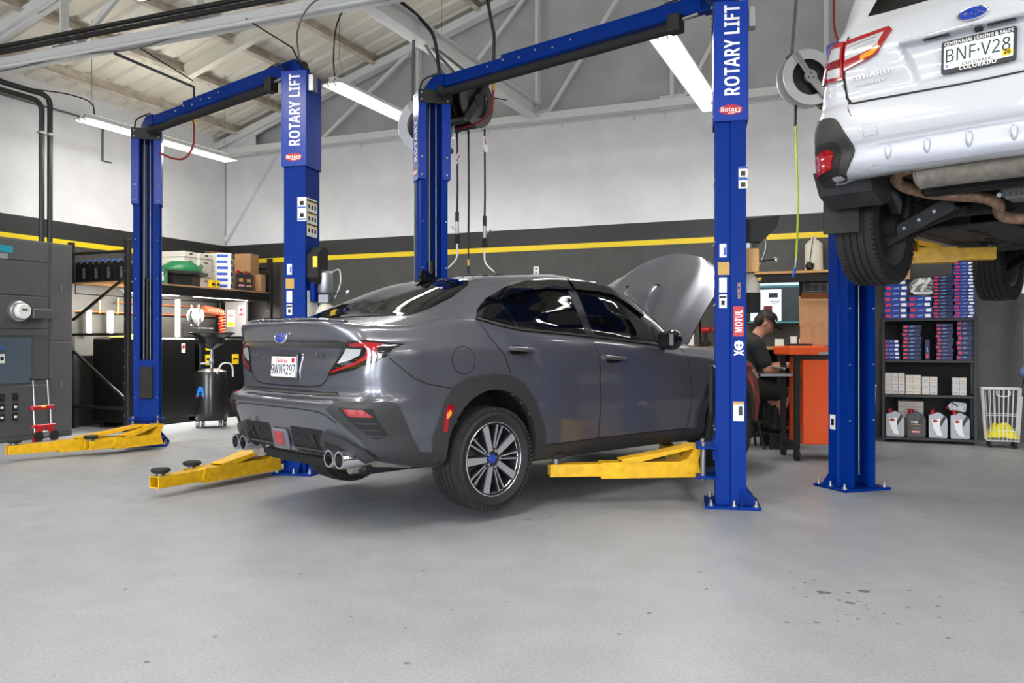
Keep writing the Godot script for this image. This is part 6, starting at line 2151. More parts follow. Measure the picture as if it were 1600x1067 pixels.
func second_drain() -> void:
	var t := thing("oil_drain_funnel", "taller black drain funnel standing behind the barrel cart, near the far rack post", "oil drain", at(Vector3(-7.72, 0, -9.9)))
	var st := S()
	lathe(st, [Vector2(0, 0.08), Vector2(0.19, 0.08), Vector2(0.2, 0.1), Vector2(0.2, 0.85), Vector2(0.1, 0.9), Vector2(0, 0.9)], 24, Transform3D())
	put(st, "barrel", M.drum_black, t)
	st = S()
	tube(st, [Vector3(0, 0.9, 0), Vector3(0, 1.2, 0)], 0.025, 10)
	put(st, "stem", M.galv, t)
	st = S()
	lathe(st, [Vector2(0.03, 1.18), Vector2(0.16, 1.25), Vector2(0.18, 1.38), Vector2(0.29, 1.43), Vector2(0.295, 1.445), Vector2(0.28, 1.45), Vector2(0.16, 1.40), Vector2(0, 1.24)], 28, Transform3D(), 40)
	put(st, "funnel", M.drum_black, t)
	for k in 4:
		st = S()
		ball(st, Vector3(0.17 * cos(k * PI / 2 + 0.7), 0.04, 0.17 * sin(k * PI / 2 + 0.7)), Vector3(0.02, 0.04, 0.04), 10)
		put(st, "castor", M.rubber, t)

func left_side() -> void:
	mat("tank_black", rgb(14, 14, 15), 0.35)
	mat("drum_black", rgb(22, 23, 25), 0.3, 0.0, 0.4)
	mat("letter_blue", rgb(40, 130, 220), 0.5)
	mat("cap_blue", rgb(35, 90, 215), 0.4)
	mat("jug_black", rgb(24, 24, 26), 0.4)
	mat("box_white", rgb(226, 224, 214), 0.75)
	mat("pan_green", rgb(12, 110, 60), 0.4)
	mat("hose_orange", rgb(225, 60, 35), 0.45)
	glow("shelf_tube", rgb(255, 250, 236), 3.0)
	switch_cabinet()
	hand_truck()
	rack()
	var tk := oil_tank(Vector3(-9.1, 0, -8.72), "near black oil tank under the rack, with yellow rag on top")
	var tk2 := oil_tank(Vector3(-9.1, 0, -10.0), "far black oil tank under the rack, with yellow warning labels")
	for p in [[1.05, 0.42, 0.15], [0.86, 0.42, 0.16], [0.86, -0.12, 0.14]]:
		var f := frame(Vector3(0.313, p[0], p[1]), Vector3(0, 0, -1), Vector3.UP)
		flat_sign(tk2, "warning_label", M.yellow, f, p[2], 0.15 if p[0] < 1 else 0.11)
		flat_sign(tk2, "label_print", M.black, f * at(Vector3(0, 0.01, 0.001)), p[2] * 0.7, 0.02)
	flat_sign(tk, "inspection_tag", M.paper, frame(Vector3(0.313, 1.03, -0.36), Vector3(0, 0, -1), Vector3(0.0, 1, 0.1)), 0.07, 0.13)
	flat_sign(tk, "tag_mark", M.red, frame(Vector3(0.3145, 1.05, -0.36), Vector3(0, 0, -1), Vector3(0.0, 1, 0.1)), 0.04, 0.04)
	rag("crumpled yellow rag draped on the near oil tank", at(Vector3(-8.95, 1.172, -8.35)), Vector3(0.3, 0.06, 0.5), M.yellow, 4)
	# oil jugs with blue caps, in a row across the near end of the deck
	for k in 8:
		jug("black oil jug with blue cap, %s from the left wall in its row" % ORD[k], at(Vector3(-9.47 + 0.108 * k, 1.883, -8.06)), 0.095, 0.30, 0.2, M.jug_black, M.cap_blue, M.galv if k % 2 else null, "black jugs with blue caps on the rack deck")
	jug("white oil jug with grey cap behind the blue lift column", at(Vector3(-8.66, 1.881, -8.42), 40), 0.12, 0.28, 0.09, M.white_plastic, M.grey_metal, null, "single jugs on the rack deck")
	jug("green oil jug with black cap beside the drain pans", at(Vector3(-8.66, 1.881, -8.58), 40), 0.12, 0.26, 0.09, M.pan_green, M.black, M.paper, "single jugs on the rack deck")
	# drain pans
	var st := S()
	var t := thing("drain_pan", "wide black plastic drain pan on the rack deck", "drain pan", at(Vector3(-8.84, 1.883, -9.08)))
	lathe(st, [Vector2(0, 0), Vector2(0.24, 0), Vector2(0.25, 0.14), Vector2(0.34, 0.16), Vector2(0.34, 0.2), Vector2(0.32, 0.2), Vector2(0.23, 0.16), Vector2(0, 0.1)], 6, Transform3D(Basis.from_scale(Vector3(0.85, 1, 1.25)), Vector3.ZERO))
	put(st, "tray", M.jug_black, t)
	t = thing("drain_pan", "green plastic drain pan upturned on the black pan", "drain pan", at(Vector3(-8.84, 2.086, -9.1)))
	st = S()
	lathe(st, [Vector2(0.30, 0), Vector2(0.30, 0.02), Vector2(0.26, 0.08), Vector2(0.16, 0.14), Vector2(0, 0.15)], 14, Transform3D(Basis.from_scale(Vector3(0.8, 1, 1.05)), Vector3.ZERO), 60)
	put(st, "tray", M.pan_green, t)
	st = S()
	lathe(st, [Vector2(0.015, 0), Vector2(0.03, 0), Vector2(0.03, 0.02), Vector2(0.015, 0.02), Vector2(0.015, 0)], 12, Transform3D(Basis(Vector3(1, 0, 0), PI / 2), Vector3(0.1, 0.09, -0.27)))
	put(st, "pouring_lug", M.pan_green, t)
	for k in 2:
		t = thing("yellow_can", "small yellow can %s the blue cartons on the rack deck" % ["two steps left of", "just left of"][k], "can", at(Vector3(-8.62, 1.881, -9.44 - 0.1 * k)), "yellow cans on the rack deck")
		st = S()
		bx(st, at(Vector3(0, 0.055, 0)), Vector3(0.06, 0.11, 0.08), 0.005)
		put(st, "tin", M.yellow, t)
		flat_sign(t, "tin_label", M.black_matte, frame(Vector3(0.031, 0.05, 0), Vector3(0, 0, -1), Vector3.UP), 0.06, 0.03)
	# archive boxes with lids and hand holes
	for c in 2:
		for r in 2:
			var nm: String = ["left", "right"][c] + " " + ["lower", "upper"][r]
			t = thing("white_box", "white lidded archive box, %s of the four behind the green pan" % nm, "box", at(Vector3(-9.28, 1.883 + 0.27 * r, -9.50 - 0.31 * c), 8), "white archive boxes on the rack")
			st = S()
			bx(st, at(Vector3(0, 0.1, 0)), Vector3(0.38, 0.2, 0.29), 0.004)
			put(st, "carton", M.box_white, t)
			st = S()
			bx(st, at(Vector3(0, 0.225, 0)), Vector3(0.4, 0.08, 0.305), 0.004)
			put(st, "lid", M.box_white, t)
			st = S()
			bx(st, at(Vector3(0.2005, 0.235, 0)), Vector3(0.003, 0.025, 0.07), 0.001)
			put(st, "hand_hole", mat("hole_dark", rgb(70, 62, 30), 0.8), t)
			flat_sign(t, "side_print", M.grey_metal, frame(Vector3(0.1915, 0.13, 0), Vector3(0, 0, -1), Vector3.UP), 0.09, 0.02)
	for k in 2:
		t = carton("tall white produce box with punched holes, %s" % ["lower of two at the corner", "upper of two, brown flap open on top"][k], at(Vector3(-9.22, 1.883 + 0.29 * k, -10.22), 28), Vector3(0.32, 0.285, 0.3), M.box_white, "", "produce_box")
		for i in 8:
			flat_sign(t, "punched_hole", M.hole_dark, frame(Vector3(0.181, 0.08 + 0.06 * (i % 3), -0.11 + 0.03 * i), Vector3(0, 0, -1), Vector3.UP), 0.012, 0.012)
			flat_sign(t, "punched_hole", M.hole_dark, frame(Vector3(-0.12 + 0.035 * i, 0.07 + 0.07 * (i % 3), 0.151), Vector3(1, 0, 0), Vector3.UP), 0.012, 0.012)
		if k == 1:
			st = S()
			bar(st, Vector3(0.16, 0.288, 0), Vector3(-0.16, 0.31, 0), 0.28, 0.006, 0.0)
			put(st, "open_flap", M.card, t)
	# stack of blue and white cartons
	for k in 6:
		t = carton("blue and white filter carton, %s from the bottom of the rack-deck stack" % ORD[k], at(Vector3(-8.70, 1.881 + 0.087 * k, -9.80), 30 + 3 * (k % 2)), Vector3(0.2, 0.085, 0.2), M.white_print, "blue and white cartons on the rack deck", "filter_carton")
		flat_sign(t, "blue_print", M.paper_blue, frame(Vector3(0.101, 0.045, 0.02), Vector3(0, 0, -1), Vector3.UP), 0.15, 0.05)
		flat_sign(t, "blue_print", M.paper_blue, frame(Vector3(-0.02, 0.045, 0.101), Vector3(1, 0, 0), Vector3.UP), 0.15, 0.04)
	for k in 2:
		t = jug("black oil bottle with red cap, %s of the pair beside brown boxes" % ["left", "right"][k], at(Vector3(-8.64, 1.881, -10.06 - 0.165 * k), 62), 0.125, 0.30, 0.1, M.jug_black, M.red, null, "black bottles with red caps on the rack deck")
		flat_sign(t, "label_red", M.red, at(Vector3(-0.005, 0.07, 0.051)), 0.09, 0.03)
		lettering(t, "label_name", "MOTUL", 0.02, at(Vector3(-0.005, 0.07, 0.0525)), M.white_print, 0.9)
		flat_sign(t, "label_gold", M.gold, at(Vector3(-0.01, 0.15, 0.051)), 0.06, 0.05)
	carton("tall brown cardboard box at the far end of the rack", at(Vector3(-8.83, 1.883, -10.42), 6), Vector3(0.28, 0.3, 0.24), M.card, "brown boxes on the rack")
	carton("brown cardboard box on top of another by the far rack post", at(Vector3(-8.83, 2.184, -10.42), 10), Vector3(0.27, 0.27, 0.24), M.card, "brown boxes on the rack")
	carton("small brown cardboard box in front of the tall one", at(Vector3(-8.62, 1.883, -10.48), 6), Vector3(0.1, 0.26, 0.13), M.card, "brown boxes on the rack")
	# pipework above the tanks
	t = thing("copper_pipe", "copper air pipe with white valves running along wall under rack", "pipe", at(Vector3(-9.6, 1.52, -9.3)))
	st = S()
	tube(st, [Vector3(0, 0, 1.3), Vector3(0, 0, -1.3)], 0.014, 8)
	put(st, "long_run", M.copper, t)
	st = S()
	tube(st, [Vector3(0, 0.14, 0.6), Vector3(0, 0.14, -1.0)], 0.012, 8)
	put(st, "upper_run", M.copper, t)
	for z in [0.9, 0.6, 0.1]:
		st = S()
		tube(st, [Vector3(0.0, 0.2, z), Vector3(0, -0.02, z)], 0.014, 8)
		put(st, "riser", M.brass, t)
	for z in [1.1, 0.75, 0.25]:
		st = S()
		disc(st, at(Vector3(0.02, -0.3, z)), 0.045, 0.27, 12, 0.01)
		bx(st, at(Vector3(0.02, -0.01, z)), Vector3(0.07, 0.06, 0.09), 0.01)
		put(st, "filter_bowl", M.white_plastic, t)
	st = S()
	tube(st, [Vector3(0.45, -0.33, -0.04), Vector3(0.45, 0.2, -0.04)], 0.038, 12)
	put(st, "white_standpipe", M.white_plastic, t)
	# pump with coiled red hose
	t = thing("diaphragm_pump", "silver diaphragm pump on black bracket above far tank", "pump", at(Vector3(-9.02, 1.25, -9.55)))
	st = S()
	bx(st, at(Vector3(0.05, 0.0, 0)), Vector3(0.3, 0.14, 0.3), 0.01)
	put(st, "bracket", M.black, t)
	for s in [-1, 1]:
		st = S()
		lathe(st, [Vector2(0, 0), Vector2(0.11, 0.0), Vector2(0.12, 0.02), Vector2(0.09, 0.05), Vector2(0, 0.07)], 20, Transform3D(Basis(Vector3(0, 0, 1), -PI / 2 * s), Vector3(s * 0.03, 0.24, 0)))
		put(st, "chamber", M.galv, t)
		st = S()
		tube(st, [Vector3(s * 0.07, 0.1, 0), Vector3(s * 0.07, 0.4, 0)], 0.025, 10)
		put(st, "manifold", M.chrome, t)
	st = S()
	bx(st, at(Vector3(0, 0.24, 0)), Vector3(0.07, 0.14, 0.14), 0.01)
	put(st, "air_block", M.black, t)
	t = thing("coiled_hose", "orange red coiled air hose hanging beside the pump", "hose", at(Vector3(-9.1, 1.5, -9.75)))
	var pts := []
	for k in 140:
		var u := k / 139.0
		var c := Vector3(0.05, 0.1, 0.0).lerp(Vector3(0.05, 0.06, -0.38), minf(u * 1.8, 1.0))
		if u > 0.555:
			c.y -= (u - 0.555) * 0.75
		var a := u * TAU * 17.0
		pts.append(c + (Vector3(cos(a), sin(a), 0) if u < 0.555 else Vector3(cos(a), 0, sin(a))) * 0.045)
	st = S()
	tube(st, pts, 0.011, 6)
	put(st, "coil", M.hose_orange, t)
	# board with notices
	t = thing("notice_board", "grey wall board with safety notices under rack deck", "board", at(Vector3(-9.05, 1.2, -10.45)))
	st = S()
	bx(st, at(Vector3(0, 0.27, 0)), Vector3(0.4, 0.54, 0.06), 0.005)
	put(st, "panel", M.galv, t)
	var bf := frame(Vector3(0.0, 0.3, 0.032), Vector3(1, 0, 0), Vector3.UP)
	flat_sign(t, "notice", M.paper, bf * at(Vector3(-0.08, -0.02, 0)), 0.14, 0.26)
	flat_sign(t, "notice_stripe", M.yellow, bf * at(Vector3(-0.08, -0.11, 0.001)), 0.13, 0.07)
	flat_sign(t, "notice_stripe", M.hose_orange, bf * at(Vector3(-0.08, 0.02, 0.001)), 0.11, 0.015)
	flat_sign(t, "notice_stripe", M.hose_orange, bf * at(Vector3(-0.08, 0.06, 0.001)), 0.11, 0.012)
	flat_sign(t, "notice", M.paper, bf * at(Vector3(0.12, 0.1, 0)), 0.1, 0.14)
	flat_sign(t, "notice_stripe", M.red, bf * at(Vector3(0.12, 0.04, 0.001)), 0.09, 0.025)
	flat_sign(t, "notice_stripe", M.red, bf * at(Vector3(0.12, 0.11, 0.001)), 0.05, 0.05)
	drain_cart()
	second_drain()
	# conduits on the left wall
	for k in 2:
		var z := -7.14 - 0.11 * k
		t = thing("wall_conduit", "thick black conduit by left wall, %s of the bent pair down to the cabinet" % ["left-hand", "right-hand"][k], "pipe", Transform3D(), "black conduits on the left wall")
		st = S()
		var y := 3.97 + 0.09 * k
		tube(st, [Vector3(-9.1, y, -1.0), Vector3(-9.1, y, z + 0.12)] + arc_pts([Vector3(-9.1, y, z + 0.1), Vector3(-9.1, y - 0.03, z + 0.03), Vector3(-9.1, y - 0.1, z)], 4) + [Vector3(-9.1, 2.26, z)], 0.032, 10)
		put(st, "run", M.black_pipe, t)
		st = S()
		bx(st, at(Vector3(-9.1, 3.6, z)), Vector3(0.075, 0.03, 0.085), 0.003)
		put(st, "strap", M.galv, t)
	t = thing("thin_conduit", "thin grey conduit running along the top of left wall", "pipe")
	st = S()
	tube(st, [Vector3(-9.645, 4.09, -1.0), Vector3(-9.645, 4.09, -10.7)], 0.014, 8)
	put(st, "run", M.grey_metal, t)
	t = thing("wall_hook", "bent grey bracket on the white left wall", "bracket", at(Vector3(-9.66, 3.58, -8.5)))
	st = S()
	bx(st, at(Vector3(0, 0.24, 0)), Vector3(0.02, 0.48, 0.03), 0.003)
	bx(st, at(Vector3(0.0, 0.0, -0.07)), Vector3(0.02, 0.02, 0.17), 0.003)
	put(st, "arm", M.grey_metal, t)
	t = thing("wall_outlet", "white electric outlet on grey back wall above the car roof", "outlet", at(Vector3(-4.264, 2.09, -10.9)))
	st = S()
	bx(st, at(Vector3(0, 0, 0.005)), Vector3(0.08, 0.12, 0.01), 0.003)
	put(st, "plate", M.white_plastic, t)
	flat_sign(t, "socket", M.grey_metal, at(Vector3(0, 0.025, 0.0105)), 0.03, 0.025)
	flat_sign(t, "socket", M.grey_metal, at(Vector3(0, -0.025, 0.0105)), 0.03, 0.025)

# ---------- right side: bench, cart, parts shelf ----------
func parts_box(where: Transform3D, size: Vector3, label: String, group: String, style: int) -> Node3D:
	var t := thing("parts_box", label, "box", where, group)
	var st := S()
	bx(st, at(Vector3(0, size.y / 2, 0)), size, 0.003)
	put(st, "carton", M.box_navy if style == 1 else M.box_blue, t)
	var f := at(Vector3(0, size.y / 2, size.z / 2 + 0.0006))
	flat_sign(t, "red_mark", M.box_red, f * at(Vector3(-size.x * 0.34, 0, 0)), size.x * 0.22, size.y * 0.5, 0.001)
	flat_sign(t, "pale_swoosh", M.box_pale, f * eul(Vector3(size.x * 0.0, 0, 0), 0, 0, 8), size.x * 0.24, size.y * 0.22, 0.001)
	if style != 1:
		flat_sign(t, "white_sticker", M.white_print, f * at(Vector3(size.x * 0.32, 0, 0)), size.x * 0.22, size.y * 0.56, 0.001)
	return t

func parts_shelf() -> void:
	mat("box_blue", rgb(28, 58, 140), 0.5)
	mat("box_navy", rgb(22, 34, 78), 0.5)
	mat("box_red", rgb(214, 30, 70), 0.5)
	mat("box_pale", rgb(120, 150, 210), 0.5)
	mat("box_grey", rgb(206, 204, 202), 0.7)
	mat("box_beige", rgb(214, 204, 192), 0.7)
	mat("jug_silver", rgb(138, 140, 143), 0.35, 0.3)
	var t := thing("parts_shelf", "black steel shelving unit stacked with blue boxes and oil jugs", "shelf", at(Vector3(0.55, 0, -10.6)))
	var st
	for x in [-0.455, 0.455]:
		for z in [-0.21, 0.21]:
			st = S()
			bx(st, at(Vector3(x, 0.69, z)), Vector3(0.035, 1.38, 0.035), 0.003)
			put(st, "post", M.black, t)
	for y in [0.045, 0.515, 0.9, 1.355]:
		st = S()
		bx(st, at(Vector3(0, y, 0)), Vector3(0.94, 0.03, 0.45), 0.003)
		put(st, "shelf_board", M.black, t)
	st = S()
	bx(st, at(Vector3(0, 0.7, -0.22)), Vector3(0.9, 1.3, 0.006))
	put(st, "back_panel", M.black_matte, t)
	var zf := -10.40
	var tops := [[0.225, 7, 0.062, 0.235, 0, "leftmost", "top"], [0.47, 4, 0.062, 0.235, 0, "second", "top"], [0.695, 13, 0.036, 0.2, 1, "third", "top"], [0.90, 18, 0.036, 0.2, 0, "tallest right-hand", "top"]]
	var mids := [[0.18, 5, 0.045, 0.16, 0, "leftmost", "middle"], [0.385, 9, 0.043, 0.19, 1, "second", "middle"], [0.71, 10, 0.040, 0.165, 1, "third", "middle"], [0.905, 8, 0.053, 0.155, 1, "right-hand", "middle"]]
	for set_ in [[tops, 1.371], [mids, 0.916]]:
		for s in set_[0]:
			for k in s[1]:
				var j := 0.006 * sin(k * 2.4 + s[0] * 40.0)
				parts_box(at(Vector3(s[0] + j, set_[1] + s[2] * k, zf - 0.14), 1.5 * sin(k * 1.7)), Vector3(s[3], s[2] - 0.001, 0.24), "flat blue box, %s from bottom of %s stack on %s shelf" % [ORD[k], s[5], s[6]], "blue parts boxes in stacks", s[4])
	parts_box(Transform3D(Basis(Vector3(0, 0, 1), PI / 2), Vector3(0.565, 1.03, zf - 0.14)), Vector3(0.22, 0.05, 0.2), "dark blue parts box standing upright between two stacks", "blue parts boxes in stacks", 1)
	carton("brown cardboard box on top of the leftmost blue stack", at(Vector3(0.22, 1.806, -10.6)), Vector3(0.3, 0.2, 0.3), M.card)
	# clear bag with white strips
	t = thing("plastic_bag", "crumpled clear bag of white strips lying on blue boxes", "bag", at(Vector3(0.5, 1.622, -10.48)))
	for b in [[-0.1, 0.03, 0.1, 0.03, 4], [-0.12, 0.04, -0.02, 0.19, 0], [-0.02, 0.05, 0.07, 0.2, 0], [-0.11, 0.1, 0.02, 0.17, 0]]:
		st = S()
		bar(st, Vector3(b[0], b[1], 0.04), Vector3(b[2], b[3], 0.02), 0.02, 0.03, 0.004)
		put(st, "white_strip", M.white_plastic, t)
	st = S()
	var rng := RandomNumberGenerator.new()
	rng.seed = 5
	for k in 16:
		var a := TAU * k / 16.0
		var p := Vector3(0.14 * cos(a), 0.1 + 0.1 * sin(a), 0.05)
		var q := Vector3(0.15 * cos(a + 0.4), 0.1 + 0.105 * sin(a + 0.4), 0.03)
		face(st, [p, q, Vector3(rng.randf_range(-0.05, 0.05), 0.1 + rng.randf_range(-0.03, 0.05), 0.085)], Vector3(0, 0.1, 0))
	put(st, "film", M.clear_film, t)
	# filter cartons on the third shelf
	var sets := [[0.145, 3, 3, 0.068, 0.078, "left", "box_grey"], [0.36, 2, 3, 0.078, 0.072, "second", "box_beige"], [0.525, 2, 3, 0.078, 0.066, "third", "box_grey"], [0.82, 2, 3, 0.07, 0.064, "right", "box_grey"]]
	for s in sets:
		for c in s[1]:
			for r in s[2]:
				var m: Material = M[s[6]] if (r + c) % 3 else M.box_beige
				t = thing("filter_box", "pale filter box, %s across and %s up in the %s group on lower shelf" % [ORD[c], ORD[r], s[5]], "box", at(Vector3(s[0] + s[3] * c + 0.034 - 0.034, 0.531 + s[4] * r, zf - 0.1)), "pale filter boxes on the shelf")
				st = S()
				bx(st, at(Vector3(0, s[4] / 2, 0)), Vector3(s[3] - 0.002, s[4] - 0.001, 0.09), 0.002)
				put(st, "carton", m, t)
				flat_sign(t, "print", M.grey_metal, at(Vector3(0, s[4] * 0.4, 0.0455)), s[3] * 0.6, s[4] * 0.1, 0.001)
	for r in 3:
		t = carton("long pale carton lying behind the jugs, %s from the bottom" % ORD[r], at(Vector3(0.38, 0.061 + 0.2 + 0.062 * r, -10.66)), Vector3(0.26, 0.06, 0.16), M.box_beige, "long pale cartons", "flat_carton")
		flat_sign(t, "print", M.dark_red, at(Vector3(0, 0.03, 0.081)), 0.12, 0.008)
	carton("plain brown carton under the long pale cartons", at(Vector3(0.38, 0.061, -10.68)), Vector3(0.3, 0.199, 0.16), M.card)
	# jugs on the bottom shelf
	for k in 4:
		var dark := k == 1
		var nm: String = ["first silver jug from the left on the bottom shelf", "black oil jug with red cap among the silver jugs", "second silver jug from the left on the bottom shelf", "silver jug at the right end of the bottom shelf"][k]
		t = jug(nm, at(Vector3(0.215 + 0.215 * k, 0.061, zf - 0.085)), 0.185, 0.31, 0.12, M.jug_black if dark else M.jug_silver, M.red, null, "large jugs on the bottom shelf")
		if dark:
			flat_sign(t, "label_red", M.red, at(Vector3(-0.005, 0.06, 0.061)), 0.09, 0.026)
			lettering(t, "label_name", "MOTUL", 0.018, at(Vector3(-0.005, 0.06, 0.0625)), M.white_print, 0.9)
			lettering(t, "label_grade", "8100", 0.024, at(Vector3(-0.02, 0.165, 0.0605)), M.white_print, 0.9)
			flat_sign(t, "label_line", M.gold, at(Vector3(-0.005, 0.14, 0.061)), 0.1, 0.008)
			flat_sign(t, "label_line", M.gold, at(Vector3(0.0, 0.1, 0.061)), 0.07, 0.006)
		else:
			st = S()
			prism(st, v2([-0.055, 0.22, 0.03, 0.23, 0.03, 0.13, 0.05, 0.04, 0.0, 0.05, -0.035, 0.12]), 0.002, at(Vector3(-0.01, -0.02, 0.06)))
			put(st, "paper_label", M.white_print, t)
			st = S()
			ball(st, Vector3(-0.03, 0.185, 0.062), Vector3(0.026, 0.018, 0.002), 10)
			put(st, "red_emblem", M.red, t)
	t = jug("silver jug in clear wrap lying on its side above the others", Transform3D(Basis(Vector3(0, 0, 1), 1.45), Vector3(0.93, 0.39, zf - 0.2)), 0.1, 0.2, 0.1, M.jug_silver, M.red, M.white_print, "large jugs on the bottom shelf")

func wire_basket(where: Vector3, label: String, w: float, d: float, h: float, castors: bool) -> Node3D:
	var t := thing("wire_basket", label, "basket", at(where), "white wire baskets by the shelf")
	var st
	var taper := 0.82
	for s in [[-1, 0], [1, 0], [0, -1], [0, 1]]:
		st = S()
		var n := 9
		for k in n:
			var u := k / float(n - 1) * 2 - 1
			var top := Vector3(s[0] * w / 2 if s[0] else u * w / 2, h, s[1] * d / 2 if s[1] else u * d / 2)
			tube(st, [top, Vector3(top.x * taper, 0.07, top.z * taper)], 0.0035, 5)
		for y in [0.08, h * 0.3, h * 0.55]:
			var g := lerpf(taper, 1.0, y / h)
			if s[0]:
				tube(st, [Vector3(s[0] * w / 2 * g, y, -d / 2 * g), Vector3(s[0] * w / 2 * g, y, d / 2 * g)], 0.003, 5)
			else:
				tube(st, [Vector3(-w / 2 * g, y, s[1] * d / 2 * g), Vector3(w / 2 * g, y, s[1] * d / 2 * g)], 0.003, 5)
		var pnl := put(st, "wire_side", M.white_plastic, t)
		pnl.set_meta("kind", "stuff")
	st = S()
	var rim := [Vector3(-w / 2, h, -d / 2), Vector3(w / 2, h, -d / 2), Vector3(w / 2, h, d / 2), Vector3(-w / 2, h, d / 2), Vector3(-w / 2, h, -d / 2)]
	tube(st, rim, 0.009, 6)
	put(st, "rim", M.white_plastic, t)
	st = S()
	bx(st, at(Vector3(0, 0.075, 0)), Vector3(w * taper, 0.006, d * taper))
	put(st, "base", M.white_plastic, t)
	st = S()
	tube(st, arc_pts([Vector3(-0.06, h - 0.02, d / 2), Vector3(-0.05, h - 0.07, d / 2 + 0.01), Vector3(0.05, h - 0.07, d / 2 + 0.01), Vector3(0.06, h - 0.02, d / 2)], 4), 0.006, 6)
	put(st, "handle", M.white_plastic, t)
	if castors:
		for k in 4:
			st = S()
			var c := Vector3((k % 2 * 2 - 1) * w * 0.32, 0.032, (k / 2 * 2 - 1) * d * 0.32)
			tube(st, [c + Vector3(-0.012, 0, 0), c + Vector3(0.012, 0, 0)], 0.032, 12)
			put(st, "castor", M.rubber, t)
	else:
		for k in 4:
			st = S()
			var c := Vector3((k % 2 * 2 - 1) * w * 0.4, 0.0, (k / 2 * 2 - 1) * d * 0.4)
			tube(st, [c, c + Vector3(0, 0.08, 0)], 0.006, 6)
			put(st, "foot", M.white_plastic, t)
	return t

